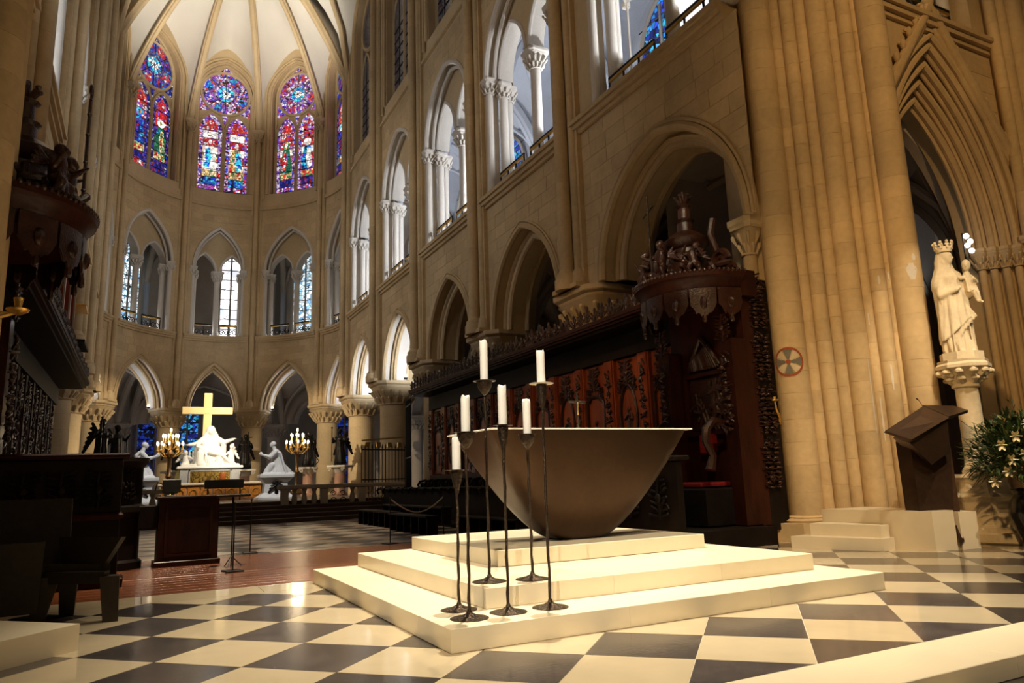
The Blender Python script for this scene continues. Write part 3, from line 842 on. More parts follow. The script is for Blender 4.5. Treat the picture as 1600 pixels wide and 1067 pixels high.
def bay(F, W, kind, blk, side, uplit, trib_detail=True, win=None, aisle=True, lampk=1.0, sgn=1, ov=None, where=''):
    L = F.L; c = L / 2
    apse = kind == 'apse'
    a = 2.12 if not apse else c - 0.66
    zs = 5.95; rise = 2.80
    if ov: c, a = ov
    core = M()
    a2 = a - 0.26; r2 = rise - 0.26
    # lower wall with the main arch in two orders
    arch_wall(core, F, 0, L, zs, 10.15, c, a, zs, rise, 0.0)
    ring(core, F, arch(c, a, zs, rise), arch(c, a2, zs, r2), 0.36)
    sof = M()
    reveal(sof, F, arch(c, a, zs, rise), 0.0, 0.36)
    reveal(sof, F, arch(c, a2, zs, r2), 0.36, 1.15)
    sof.build('arch_soffit', PALE if uplit else STONEP, W)  # paler stone colour in uplit bays puts the uplight into the soffit
    ring(core, F, arch(c, a, zs, rise), arch(c, a2, zs, r2), 1.15)
    reveal(core, F, arch(c, a, zs, rise), 1.15, 1.5)
    arch_wall(core, F, 0, L, zs, 10.15, c, a, zs, rise, 1.5)
    core.build('arcade_wall', STONEP, W)
    mo = M()
    roll(mo, F, arch(c, a + 0.02, zs, rise + 0.02), -0.02, 0.10)
    roll(mo, F, arch(c, a - 0.12, zs, rise - 0.12), 0.34, 0.07)
    roll(mo, F, arch(c, a2, zs, r2), 0.44, 0.085)
    roll(mo, F, arch(c, a2, zs, r2), 1.07, 0.085)
    mo.build('arch_moulding', STONE, W, True)
    hood = M(); roll(hood, F, arch(c, a + 0.16, zs, rise + 0.17), -0.035, 0.04, 5); hood.build('hood_moulding', STONE, W, True)
    blocks(F, 0.45 if not ov else 0.0, L - 0.45, zs + 0.15, 10.12, c, a, zs, rise, W, blk > 0)
    # string course under the tribune
    st = M()
    course_box(st, F, 0.30, L - 0.30, 10.15, 10.26, -0.10, 0.3); course_box(st, F, 0.30, L - 0.30, 10.26, 10.38, -0.19, 0.3); course_box(st, F, 0.30, L - 0.30, 10.38, 10.50, -0.26, 1.4)
    st.build('string_course', STONE, W)
    # tribune opening
    A = (2.22 if not ov else 2.42) if not apse else c - 0.64
    ts = 14.8; tr = 2.72
    up = M(); ups = M()
    arch_wall(up, F, 0, L, 10.5, 19.0, c, A, ts, tr, 0.0)
    reveal(ups, F, outline(c, A, 10.5, ts, tr), 0.0, 0.45)
    # tympanum with two sub-arches
    ha = A / 2 - 0.13; sz = 14.9 if not apse else 14.75; sr = 1.62 if not apse else 1.15
    tc = (c - A / 2, c + A / 2)
    outer = arch(c, A, ts, tr, 18)
    rows = []
    import bisect
    os_ = [p[0] for p in outer]
    def ztop(s_):
        s_ = min(max(s_, os_[0]), os_[-1]); i = max(1, min(len(os_) - 1, bisect.bisect_left(os_, s_)))
        p, q = outer[i - 1], outer[i]
        u = (s_ - p[0]) / max(q[0] - p[0], 1e-6); return p[1] + (q[1] - p[1]) * u
    ss = sorted(set([c - A + 2 * A * i / 60 for i in range(61)] + [p[0] for q in tc for p in arch(q, ha, sz, sr, 12)]))
    def zlow(s_):
        for q in tc:
            if abs(s_ - q) < ha:
                # invert the sub-arch
                x = abs(s_ - q); e = (sr * sr - ha * ha) / (2 * ha); Rr = ha + e
                return sz + math.sqrt(max(Rr * Rr - (x + e) ** 2, 0))
        return sz - 0.15
    for s_ in ss:
        zl_, zt_ = zlow(s_), ztop(s_)
        rows.append((s_, min(zl_, zt_), zt_))
    strip(up, F, rows, 0.45)
    for q in tc: reveal(ups, F, arch(q, ha, sz, sr), 0.45, 1.0)
    ups.build('tribune_soffit', PALE, W)  # lit look of these soffits is put into a paler stone colour
    strip(up, F, rows, 1.0)
    up.build('tribune_wall', STONEP, W)
    mo = M()
    roll(mo, F, arch(c, A, ts, tr), 0.0, 0.10); roll(mo, F, arch(c, A - .16, ts, tr - .16), 0.26, 0.07)
    for q in tc: roll(mo, F, arch(q, ha + 0.02, sz, sr + 0.02), 0.46, 0.075)
    mo.build('tribune_moulding', PALE, W, True)
    blocks(F, 0.45, L - 0.45, 14.9, 18.75, c, A, ts, tr, W, blk > 1, pad=0.14)
    # colonnettes: jambs and centre
    cm = M()
    jambs = []
    for sg in (-1, 1):
        for (off, d, r, zt) in ((A - 0.02, 0.10, 0.12, 14.25), (A - 0.22, 0.55, 0.15, 14.1), (A - 0.05, 0.85, 0.12, 14.1)):
            jambs.append((c + sg * off, d, r, zt))
    for (s_, d, r, zt) in jambs:
        x, y_, _ = F(s_, d, 0)
        m = M().add(lathe([(r * 1.6, 10.5), (r * 1.6, 10.62), (r * 1.3, 10.70), (r, 10.78), (r, zt)], 12), Matrix.Translation((x, y_, 0)))
        m.build('colonnette', PALE, W, True)
        put('capital', CAP_SML, W, (x, y_, zt)); put('abacus', ABA_SML, W, (x, y_, zt + 0.42))
    x, y_, _ = F(c, 0.72, 0); r = 0.17
    M().add(lathe([(0.30, 10.5), (0.30, 10.66), (0.26, 10.74), (0.27, 10.80), (r, 10.92), (r, 14.12)], 16), Matrix.Translation((x, y_, 0))).build('colonnette', PALE, W, True)
    put('capital', CAP_TRI, W, (x, y_, 14.12)); put('abacus', ABA_TRI, W, (x, y_, 14.60))
    # clerestory string and wall
    st = M(); course_box(st, F, 0.30, L - 0.30, 18.86, 18.98, -0.12, 0.3); course_box(st, F, 0.30, L - 0.30, 18.98, 19.12, -0.05, 0.3); st.build('string_course', STONE, W)
    cw = M(); wa = 1.62 if apse else 1.75; wz = 19.95 if apse else 19.7; wt = 9.05 if apse else 9.6
    zsp = wz + wt * 0.755
    cO = L / 2
    arch_wall(cw, F, 0, L, wz, 31.0, c, wa + 0.02, zsp, wz + wt - zsp, 0.0)
    strip(cw, F, [(L * i / 8, 19.0, wz) for i in range(9)], 0.0)
    reveal(cw, F, outline(c, wa + 0.02, wz, zsp, wz + wt - zsp), 0.0, 0.75)
    cw.build('clerestory_wall', STONEP, W)
    mo = M(); roll(mo, F, outline(c, wa + .16, wz, zsp, wz + wt - zsp + .18), -0.04, 0.09); roll(mo, F, outline(c, wa + .38, wz - .4, zsp, wz + wt - zsp + .34), -0.08, 0.08)
    mo.build('window_moulding', STONE, W, True)
    if win:
        FW = Frame((F.A.x, F.A.y), (F.B.x, F.B.y), F.n, 0.0, 0.0); FW.A = FW.A + F.n * (F.sag * .8); FW.B = FW.B + F.n * (F.sag * .8)
        lancet_window(FW, c, wa, wz, wt, win[0], win[1], win[2])
    # railing
    if trib_detail:
        for q, (u0, u1) in enumerate(((c - A + .34, c - .22), (c + .22, c + A - .34))):
            railing(F, u0, u1, 0.30, 10.5, 'tribune railings', 'gilt iron railing ' + where + (', %s half' % (('pier', 'apse') if not apse else ('south', 'north'))[q]), TIN if not apse else None)
    # tribune behind
    if trib_detail:
        tm = M(); ribs = vault(tm, F, 0.1, L - 0.1, 1.0, 6.2, 15.0, 4.0)
        strip(tm, F, [(L * i / 6, 10.4, 19.2) for i in range(7)], 6.2)
        n0 = len(tm.v); tm.v += [F(0, 1.0, 10.45), F(L, 1.0, 10.45), F(L, 6.2, 10.45), F(0, 6.2, 10.45)]; tm.f.append((n0, n0 + 1, n0 + 2, n0 + 3))
        tm.build('tribune_vault', TRIB if not apse else AISLE, ceil_trib)
        rm = M()
        for p in ribs: rm.add(tube(p, 0.11, 6))
        roll(rm, F, [(0.1, 10.5), (0.1, 15.0)], 1.2, 0.12, 6)
        rm.add(tube([F(0.15, 1.0 + 5.2 * i / 14, 15.0 + 3.8 * math.sin(PI * i / 14) ** 0.7) for i in range(15)], 0.20, 6))
        rm.add(tube([F(L - 0.15, 1.0 + 5.2 * i / 14, 15.0 + 3.8 * math.sin(PI * i / 14) ** 0.7) for i in range(15)], 0.20, 6))
        rm.build('vault_rib', TRIB if not apse else AISLE, ceil_trib, True)
        for s_ in (0.15, L - 0.15):
            x, y_, _ = F(s_, 6.0, 0); M().add(lathe([(0.16, 10.4), (0.16, 15.0)], 8), Matrix.Translation((x, y_, 0))).build('wall_shaft', TRIB, ceil_trib, True)
    # aisle behind
    if aisle:
        am = M(); ribs = vault(am, F, 0.05, L - 0.05, 1.5, 6.8, 5.6, 3.6)
        am.build('aisle_vault', AISLE, ceil_aisle)
        rm = M()
        for p in ribs: rm.add(tube(p, 0.12, 6))
        for s_ in (0.1, L - 0.1):
            rm.add(tube([F(s_, 1.5 + 5.3 * i / 14, 5.6 + 3.3 * math.sin(PI * i / 14) ** 0.75) for i in range(15)], 0.22, 6))
        rm.build('vault_rib', AISLE, ceil_aisle, True)
        am = M()
        arch_wall(am, F, 0, L, 5.6, 9.5, c, c - 0.55, 5.6, 2.7, 6.8)
        reveal(am, F, arch(c, c - 0.55, 5.6, 2.7), 6.8, 7.6)
        roll(am, F, arch(c, c - 0.55, 5.6, 2.7), 6.78, 0.10)
        am.build('aisle_arch', AISLE, ceil_aisle, True)
        x, y_, _ = F(0.0, 7.2, 0)
        if not ov: put('aisle_column', SHAFT_AIS, ceil_aisle, (x, y_, 0)); put('capital', CAP_AIS, ceil_aisle, (x, y_, 4.7)); put('abacus', ABA_AIS, ceil_aisle, (x, y_, 5.4))
        am = M(); strip(am, F, [(L * i / 6, 0, 10) for i in range(7)], 12.5)
        n0 = len(am.v); am.v += [F(0, 7.2, 9.3), F(L, 7.2, 9.3), F(L, 12.5, 9.3), F(0, 12.5, 9.3)]; am.f.append((n0, n0 + 1, n0 + 2, n0 + 3))
        am.build('outer_wall', AISLE, ceil_aisle)
    # lamps the tribune has: hidden behind the pier nearest the nave
    if trib_detail and lampk > 0:
        s_l = 0.9 if sgn > 0 else L - 0.9
        if apse:
            for q in (-1, 1): lamp('tribune_uplight', 'POINT', F(c + q * A * .5, 0.62, 10.72), 26, COOL, None, 0.06)
        else:
            lamp('tribune_lamp', 'POINT', F(c - 1.35 * sgn, 2.2, 12.3), 430 * lampk, COOL, None, 0.15)
    if uplit:
        for sg in ((-1, 1) if apse else (1,)):
            P = F(c + sg * (a - 0.30), 0.95, 6.12)
            bulb(P, 'small lit uplight under ' + where.replace('above ', '').strip() + ((', %s side' % ('south' if sg < 0 else 'north')) if apse else ''))
            tgt = F(c + sg * a, 0.9, 7.6)
            lamp('arcade_uplight', 'SPOT', F(c - sg * .3, 0.8, 5.7), (420 if not apse else 150) * uplit, COOL, tgt, 0.08, 100, 0.8)

def chapel_window(F, s_, w, z0, z1, d, mat, label):
    win_count[0] += 1
    o = struct('window_%d' % win_count[0], label)
    m = M(); pts = outline(s_, w / 2, z0, z1 - w * .8, w * .8, 8); fpoly(m, F, pts, d); m.build('pane', mat, o)
    b = M(); roll(b, F, pts, d - .03, 0.10, 5); roll(b, F, [(s_, z0), (s_, z1 - .3)], d - .04, 0.07, 5); b.build('tracery', AISLE, o, True)
    b = M(); n = int((z1 - z0) / 0.7)
    for k in range(1, n):
        z = z0 + (z1 - z0) * k / n; b.add(tube([F(s_ - w / 2, d - .03, z), F(s_ + w / 2, d - .03, z)], 0.03, 4))
    b.build('saddle_bar', IRON, o)
    return o

dark_win = (G_DARK,)
YS = [9.6, 15.5, 21.4, 27.4, 33.4, 39.3]
XS, XN = 9.95, -2.45
for i in range(5):
    F = Frame((XS, YS[i] if i else 9.25), (XS, YS[i + 1]), (1, 0))
    ordn = ('first', 'second', 'third', 'fourth', 'fifth')[i]
    bay(F, walls['wall_south'], 'straight', 2 if i < 2 else (1 if i == 2 else 0), 'along the south wall', 1.0 if i >= 3 else 0, True,
        ((G_DARK,), 'dark stained glass window high in the south choir wall', False), True, 1.5, ov=(2.62, 2.42) if i == 0 else None,
        where='above the %s arch from the medallion pier' % ordn)
    FN = Frame((XN, YS[i]), (XN, YS[i + 1]), (-1, 0))
    bay(FN, walls['wall_north'], 'straight', 0, 'along the north wall', 0, i >= 1, None, i >= 2, 1.2, where='above the %s north arch from the bronze chair' % ordn)
for i in range(1, 6):
    column((XS + 0.80, YS[i]), walls['wall_south'], True)
    cluster((XS, YS[i]), (-1, 0), (0, 1), walls['wall_south'], 30.5, True)
    if i >= 2: column((XN - 0.80, YS[i]), walls['wall_north'], True)
    cluster((XN, YS[i]), (1, 0), (0, 1), walls['wall_north'], 30.5, True)

AP = [(9.95, 39.3), (9.25, 43.5), (5.85, 46.9), (1.62, 46.9), (-1.75, 43.5), (-2.45, 39.3)]
CEN = Vector((3.75, 41.0, 0))
palA = (G_BORD, [[G_ROSE, G_BLUE, G_GOLD, G_WHITE, G_RED, G_WHITE, G_RED, G_WHITE, G_RED, G_WHITE, G_GOLD, G_TEAL],
                 [G_ROSE, G_BLUE, G_GOLD, G_WHITE, G_GOLD, G_WHITE, G_RED, G_WHITE, G_RED, G_WHITE, G_WHITE, G_TEAL]],
        (G_TEAL, G_BORD, G_ROSE, G_BLUE, G_BORD), G_RED)
palB = (G_BORD, [[G_ROSE, G_DEEP, G_GOLD, G_RED, G_RED, G_WHITE, G_RED, G_RED, G_WHITE, G_WHITE, G_BLUE, G_WHITE],
                 [G_ROSE, G_DEEP, G_GOLD, G_RED, G_RED, G_WHITE, G_RED, G_RED, G_GOLD, G_WHITE, G_GREEN, G_RED]],
        (G_TEAL, G_BORD, G_ROSE, G_RED, G_BORD), G_RED)
palC = (G_BORDB, [[G_DEEP, G_DEEP, G_GOLD, G_DEEP, G_GREEN, G_DEEP, G_RED, G_RED, G_WHITE, G_GOLD, G_GREEN, G_GOLD],
                  [G_RED, G_DEEP, G_GOLD, G_DEEP, G_DEEP, G_DEEP, G_RED, G_RED, G_TEAL, G_GOLD, G_BLUE, G_DEEP]],
        (G_TEAL, G_BORDB, G_ROSEB, G_RED, G_DEEP), G_RED)
for i in range(5):
    A, B = AP[i], AP[i + 1]
    mid = Vector(((A[0] + B[0]) / 2, (A[1] + B[1]) / 2, 0)); n = (mid - CEN).normalized()
    t = (Vector((B[0], B[1], 0)) - Vector((A[0], A[1], 0))).normalized(); nn = Vector((t.y, -t.x, 0))
    if nn.dot(n) < 0: nn = -nn
    F = Frame(A, B, nn, 0.38, 0.17)
    wl = (palC, 'violet and blue stained glass window half hidden by the apse pier', True)
    if i == 1: wl = (palB, 'bright stained glass window of two standing saints under a red rose', True)
    if i == 2: wl = (palA, 'brightest stained glass window with turquoise robed figures in the middle of the apse', True)
    if i == 3: wl = (palC, 'deep blue stained glass window with a blue robed figure and blue rose', True)
    if i == 4: wl = None
    bay(F, walls['wall_apse'], 'apse', 0, 'of the apse', 1.0, True, wl, True, 1.0, where=('above the arch at the south end of the apse', 'above the arch under the window of standing saints', 'above the arch behind the golden cross', 'above the arch under the deep blue window', 'above the arch at the north end of the apse')[i])
    lamp('ambulatory_lamp', 'POINT', F(F.L * .5, 5.0, 3.2), 50, COOL, None, .2)
    # daylight windows at the back of the tribune and blue ones in the chapels
    chapel_window(F, F.L / 2 + (0.5, 1.4, -0.66, -1.9, 0)[i], (1.3, 1.0, .72, .9, 1)[i], 11.5, 17.9, (6, 6, 6, 5.2, 6)[i], (G_DAYB, G_DAYB, G_DAY, G_DAYB, G_DAYB)[i], ('pale window at the back of the apse tribune', 'pale blue daylight window behind the apse tribune column', 'white glaring daylight window behind the apse tribune column', 'pale green blue window behind the apse tribune column', 'hidden window of the tribune')[i])
    chapel_window(F, (F.L * 0.10, F.L * .1, 2.35, 0.0, .3)[i], 0.55 if i == 2 else .7, 1.2, 7.6, 12.2, G_WINB if i == 2 else G_CHAP, 'deep blue chapel window seen beneath apse arch %s' % ('one', 'two', 'three', 'four', 'five')[i])
    chapel_window(F, F.L * 0.72, 0.8, 1.2, 7.2, 12.2, G_CHAP, 'narrow deep blue chapel window seen beneath apse arch %s' % ('one', 'two', 'three', 'four', 'five')[i])
for i in range(5):
    F = Frame((XS, YS[i]), (XS, YS[i + 1]), (1, 0))
    chapel_window(F, F.L * 0.5, 2.6, 12.5, 18.4, 6.1, G_WINB, 'blue stained window at the back of the south tribune, bay %s' % ('one', 'two', 'three', 'four', 'five')[i])
    if i in (3, 4): chapel_window(F, F.L * 0.5, 2.0, 1.2, 8.0, 12.3, G_DAYB if i == 4 else G_CHAP, 'tall pale blue aisle window beyond the stalls' if i == 4 else 'blue aisle window beyond the stalls')
for i in range(1, 5):
    d = (Vector((AP[i][0], AP[i][1], 0)) - CEN).normalized(); tg = (-d.y, d.x)
    cp = Vector((AP[i][0], AP[i][1], 0)) + d * 0.70
    column((cp.x, cp.y), walls['wall_apse'], False, math.atan2(d.y, d.x))
    cluster((AP[i][0] + d.x * .1, AP[i][1] + d.y * .1), (-d.x, -d.y), tg, walls['wall_apse'], 23.9, False)
    p = Vector((AP[i][0], AP[i][1], 0)) - d * 0.12
    for nm, me, z in (('capital', CAP_SHF, 23.5), ('abacus', ABA_SHF, 24.05)): put(nm, me, walls['wall_apse'], (p.x, p.y, z), math.atan2(d.y, d.x))

# ------------------------------------------------------------------ high vaults
cv = struct('ceiling', 'cream webs and ribs of the apse vault')
BOSS = Vector((3.75, 40.2, 32.6))
def rib_pt(P, u, z0=24.2):
    x = P[0] + (BOSS.x - P[0]) * u; y_ = P[1] + (BOSS.y - P[1]) * u
    return Vector((x, y_, z0 + (BOSS.z - z0) * math.sin(u * PI / 2) ** 0.85))
for i in range(5):
    A, B = AP[i], AP[i + 1]; m = M(); nu, nv = 16, 16
    mid = Vector(((A[0] + B[0]) / 2, (A[1] + B[1]) / 2, 0)); nn = (mid - CEN).normalized()
    for j in range(nu + 1):
        u = j / nu; p, q = rib_pt(A, u), rib_pt(B, u)
        for k in range(nv + 1):
            v_ = k / nv; w = p.lerp(q, v_)
            x = abs(2 * v_ - 1); ar = math.sqrt(max(1 - ((x + .12) / 1.12) ** 2, 0)) / math.sqrt(1 - (.12 / 1.12) ** 2)
            w = w + nn * (0.38 * 4 * v_ * (1 - v_) * (1 - u) ** 2); w.z += 5.9 * ar * (1 - u) ** 2.4
            m.v.append(tuple(w))
    for j in range(nu):
        for k in range(nv):
            b0 = j * (nv + 1) + k; m.f.append((b0, b0 + 1, b0 + nv + 2, b0 + nv + 1))
    m.build('vault_web', PLASTER, cv, True)
for i in range(6):
    pts = [rib_pt(AP[i], u / 20) - Vector((0, 0, 0.12)) for u in range(21)]
    m = M().add(tube(pts, 0.15 if 0 < i < 5 else 0.26, 8))
    side = Vector((-(BOSS.y - AP[i][1]), BOSS.x - AP[i][0], 0)).normalized() * (0.14 if 0 < i < 5 else .24)
    m.add(tube([p + side + Vector((0, 0, .12)) for p in pts], 0.07, 6)); m.add(tube([p - side + Vector((0, 0, .12)) for p in pts], 0.07, 6))
    m.build('vault_rib', STONEP, cv, True)
M().add(ell(BOSS, 0.45, 0.45, 0.3)).build('boss', STONEP, cv, True)
for (y0, y1) in ((27.4, 39.3), (15.5, 27.4), (9.6, 15.5)):
    F = Frame((XN, y0), (XN, y1), (1, 0)); m = M(); ribs = vault(m, F, 0, y1 - y0, 0, XS - XN, 24.2, 8.2, 16)
    m.build('vault_web', PLASTER, cv, True)
    r = M()
    for p in ribs: r.add(tube(p, 0.17, 8))
    r.build('vault_rib', STONEP, cv, True)

# respond at the west end of the first bay: a slim shaft with a capital against the great pier
rs = walls['wall_south']
M().add(lathe([(.13, .5), (.13, 5.25)], 14), Matrix.Translation((10.16, 9.72, 0))).build('shaft', STONE, rs, True)
put('capital', CAP_SHF, rs, (10.16, 9.72, 5.24), None, (.7, .7, .95)); put('abacus', ABA_SHF, rs, (10.16, 9.72, 5.75), None, (.75, .75, 1.0))
# ------------------------------------------------------------------ crossing piers
SH = [('A', 10.523, 9.337, 0.297), ('B', 10.814, 9.116, 0.122), ('C', 10.946, 8.914, 0.135), ('D', 11.154, 8.777, 0.124), ('E', 11.318, 8.542, 0.197), ('F', 11.533, 8.39, 0.104), ('G', 11.657, 8.203, 0.135), ('H', 11.818, 8.098, 0.075), ('I', 11.985, 7.875, 0.257)]
drum_cache = {}
def pier_drum(r, h):
    k = (round(r, 3), round(h, 3))
    if k not in drum_cache:
        drum_cache[k] = M().add(lathe([(r - 0.006, 0.0), (r, 0.002), (r, h - 0.002), (r - 0.006, h)], 22)).mesh('drum', STONE, True)
    return drum_cache[k]

def crossing_pier(name, label, mirror, top):
    o = thing(name, label, 'pier', (12.0 if not mirror else -3.24, 9.36, 0))
    fx = (lambda x: x - 12.0) if not mirror else (lambda x: 8.76 - x + 3.24)
    core = [(10.26, 9.82), (10.36, 9.60), (10.62, 9.58), (11.15, 9.06), (11.52, 8.70), (12.0, 8.20), (12.2, 8.10), (12.9, 8.9), (13.2, 10.2), (10.6, 10.6)]
    core = [(fx(x), y - 9.36) for x, y in core]
    if mirror: core.reverse()
    M().add(prism(core, 0, 27)).build('pier_core', STONEP, o)
    for (n, x, y, r) in SH:
        z = 0.42; k = 0; off = {'B': .10, 'D': .2, 'C': .3, 'F': .05, 'G': .16, 'H': .26, 'E': .34, 'I': .12}.get(n, 0)
        z += off * .4
        while z < top:
            h = 0.42 + (0.05 if (k + ord(n)) % 3 == 0 else -0.02)
            put('drum', pier_drum(r, h), o, (fx(x), y - 9.36, z), RND.random() * 6); z += h; k += 1
        M().add(lathe([(r, z), (r, 27)], 20), Matrix.Translation((fx(x), y - 9.36, 0))).build('shaft', STONE, o, True)
        b = M().add(lathe([(r * 1.30 + .02, 0.30), (r * 1.30 + .03, 0.345), (r * 1.1, 0.38), (r * 1.13, 0.40), (r * 1.0, 0.43), (r, 0.62)], 20), Matrix.Translation((fx(x), y - 9.36, 0)))
        b.build('base', STONE, o, True)
    pl = [(9.92, 9.60), (10.12, 9.08), (10.55, 8.92), (10.75, 8.62), (11.0, 8.25), (11.5, 7.85), (11.62, 7.5), (12.3, 7.42), (12.5, 7.9), (13.3, 10.3), (10.0, 10.4)]
    pl = [(fx(x), y - 9.36) for x, y in pl]
    if mirror: pl.reverse()
    M().add(prism(pl, 0, 0.31)).build('plinth', STONE, o)
    return o
pier = crossing_pier('crossing_pier', 'massive clustered stone pier with painted cross medallion beside the bronze ambo', False, 11.4)
pier_n = crossing_pier('crossing_pier', 'clustered stone pier rising beside the dark carved canopy above the bronze seat', True, 9.0)

# painted consecration cross on the pier shaft
ax, ay, ar = 10.523, 9.337, 0.298
med = thing('consecration_cross', 'round painted medallion with a red cross on the clustered pier', 'medallion', (ax, ay, 3.12))
def on_shaft(u, v):                       # u across (angle), v up
    a0 = math.radians(222) + u / ar
    return ((ar + 0.004) * math.cos(a0), (ar + 0.004) * math.sin(a0), v)
def curved(poly, off=0.0, sub=1):
    v = []
    for (u, w) in poly:
        a0 = math.radians(214) + u / ar
        v.append(((ar + 0.006 + off) * math.cos(a0), (ar + 0.006 + off) * math.sin(a0), w))
    return v
def patch(name, mat, pts, off):
    c = (sum(p[0] for p in pts) / len(pts), sum(p[1] for p in pts) / len(pts))
    v = curved([c] + pts, off); n = len(pts)
    m = M(); m.v = v; m.f = [(0, 1 + i, 1 + (i + 1) % n) for i in range(n)]
    return m.build(name, mat, med, True)
Rm = 0.27
def sector(a0, a1, r0, r1, n=6): return [(r0 * math.cos(a0 + (a1 - a0) * i / n), r0 * math.sin(a0 + (a1 - a0) * i / n)) for i in range(n + 1)] + [(r1 * math.cos(a1 + (a0 - a1) * i / n), r1 * math.sin(a1 + (a0 - a1) * i / n)) for i in range(n + 1)]
for k in range(24):
    patch('outer_ring', OCHRE, sector(2 * PI * k / 24, 2 * PI * (k + 1) / 24, Rm * .86, Rm, 1), 0.0)
for k in range(8):
    a0 = 2 * PI * k / 8 + PI / 8 * 0; h = 0.42 if k % 2 == 0 else 0.36
    patch('cross_arm' if k % 2 == 0 else 'field', SLATE if k % 2 == 0 else PALEP, sector(a0 - h * .85, a0 + h * .85, Rm * .18, Rm * .84, 4), 0.002)
patch('hub', OCHRE, [(Rm * .16 * math.cos(2 * PI * k / 10), Rm * .16 * math.sin(2 * PI * k / 10)) for k in range(10)], 0.003)
br = thing('candle_bracket', 'small gilt bracket for a candle under the painted medallion', 'bracket', (10.20, 9.50, 2.30))
m = M().add(tube([(0.06, -.02, -.28), (0.02, -.05, -.16), (-.06, -.10, -.10), (-.16, -.16, -.02), (-.22, -.2, 0.12)], [.012, .02, .03, .02, .014], 6))
m.build('arm', GILT, br, True)
M().add(lathe([(.02, .11), (.06, .13), (.065, .15), (.03, .16), (.025, .2)], 10), Matrix.Translation((-.22, -.2, 0))).build('candle_cup', GILT, br, True)
M().add(ell((0.03, -.04, -.2), .07, .03, .09)).build('wall_plate', GILT, br, True)

# ------------------------------------------------------------------ transept wall right of the pier
wt = struct('wall_transept', 'transept wall with a deep moulded arch under a crocketed gable')
FT = Frame((12.25, 8.25), (16.65, 8.25), (0, 1)); cT = 2.1
orders = [(2.08, 4.15, 0.0), (1.93, 3.80, 0.17), (1.78, 3.47, 0.34), (1.63, 3.14, 0.50)]
m = M(); zs = 5.75
arch_wall(m, FT, -0.35, FT.L, zs, 10.2, cT, orders[0][0], zs, orders[0][1], 0)
for k, (a, r, d) in enumerate(orders):
    d1 = orders[k + 1][2] if k < 3 else 0.95
    reveal(m, FT, outline(cT, a, 0, zs, r), d, d1)
    if k < 3: ring(m, FT, outline(cT, a, 0, zs, r), outline(cT, orders[k + 1][0], 0, zs, orders[k + 1][1]), d1)
strip(m, FT, [(cT + 2.10, 0, zs), (FT.L, 0, zs)], 0.0)
m.build('portal_wall', STONEP, wt)
blocks(FT, 2.2, FT.L - .1, zs + 1.4, 10.1, cT, orders[0][0], zs, orders[0][1], wt, True, pad=.62)
for k, (a, r, d) in enumerate(orders):
    mo = M(); roll(mo, FT, arch(cT, a, zs, r, 16), d, 0.075); roll(mo, FT, arch(cT, a - .08, zs, r - .09, 16), d + .10, 0.045)
    mo.build('arch_moulding', STONE, wt, True)
mo = M(); roll(mo, FT, arch(cT, 2.24, zs + .2, 4.15, 16), -0.06, 0.07); mo.build('hood_moulding', STONE, wt, True)
for sg in (-1, 1):
    for k, (a, r, d) in enumerate(orders):
        x, y, _ = FT(cT + sg * (a - 0.02), d + .02, 0)
        M().add(lathe([(.13, .2), (.13, .5), (.09, .62), (.075, .7), (.075, zs - .45)], 14), Matrix.Translation((x, y, 0))).build('colonnette', STONE, wt, True)
        o = put('capital', CAP_SHF, wt, (x, y, zs - .45), None, (.48, .48, .6)); put('abacus', ABA_SHF, wt, (x, y, zs - .13), None, (.42, .42, .65))
# crocketed gable
ga = Vector(FT(cT - 2.35, -0.12, 7.6)); gb = Vector(FT(cT, -0.12, 10.75)); gc = Vector(FT(cT + 2.35, -0.12, 7.6))
mo = M()
for p, q in ((ga, gb), (gc, gb)):
    mo.add(tube([p, p.lerp(q, .5), q], 0.11, 8)); mo.add(tube([p + Vector((0, .06, -.2)), p.lerp(q, .5) + Vector((0, .06, -.2)), q + Vector((0, .06, -.24))], 0.07, 8))
mo.build('gable_moulding', STONE, wt, True)
cro = M().add(cap((0, 0, 0), (0, 0, .18), .05, .03, 6)).add(ell((0, 0, .25), .06, .07, .12)).add(ell((.05, 0, .3), .05, .05, .04)).mesh('crocket', STONE, True)
for p, q in ((ga, gb), (gc, gb)):
    for k in range(1, 9):
        put('crocket', cro, wt, tuple(p.lerp(q, k / 9.0)), 0.4 * k)
M().add(lathe([(.10, 0), (.13, .1), (.09, .2), (.09, .6), (.2, .75), (.1, .9), (.02, 1.2)], 10), Matrix.Translation(gb)).build('finial', STONE, wt, True)
# string course, upper wall and bright tribune openings
st = M()
for z0, z1, d in ((10.2, 10.3, -.08), (10.3, 10.42, -.17), (10.42, 10.52, -.24)): course_box(st, FT, -.4, FT.L + .1, z0, z1, d, .4)
st.build('string_course', STONE, wt)
m = M(); arch_wall(m, FT, -.4, FT.L + .1, 10.5, 18, cT, 1.75, 14.6, 2.6, 0.0); reveal(m, FT, outline(cT, 1.75, 10.5, 14.6, 2.6), 0, .8); m.build('tribune_wall', STONEP, wt)
m = M(); strip(m, FT, [(-.4, 10.4, 18), (FT.L, 10.4, 18)], 5.0); m.build('tribune_back', TRIB, wt)
for s_ in (cT - .1, cT + 1.5):
    x, y, _ = FT(s_, .4, 0)
    M().add(lathe([(.2, 10.5), (.2, 10.7), (.13, 10.85), (.13, 14.2)], 12), Matrix.Translation((x, y, 0))).build('colonnette', PALE, wt, True)
    put('capital', CAP_SML, wt, (x, y, 14.2))
railing(FT, cT + .1, cT + 1.4, .25, 10.5, 'tribune railings', 'iron railing of the bright opening above the gabled arch')
lamp('tribune_lamp', 'POINT', FT(cT + .6, 1.8, 12.6), 1200, COOL, None, .15)
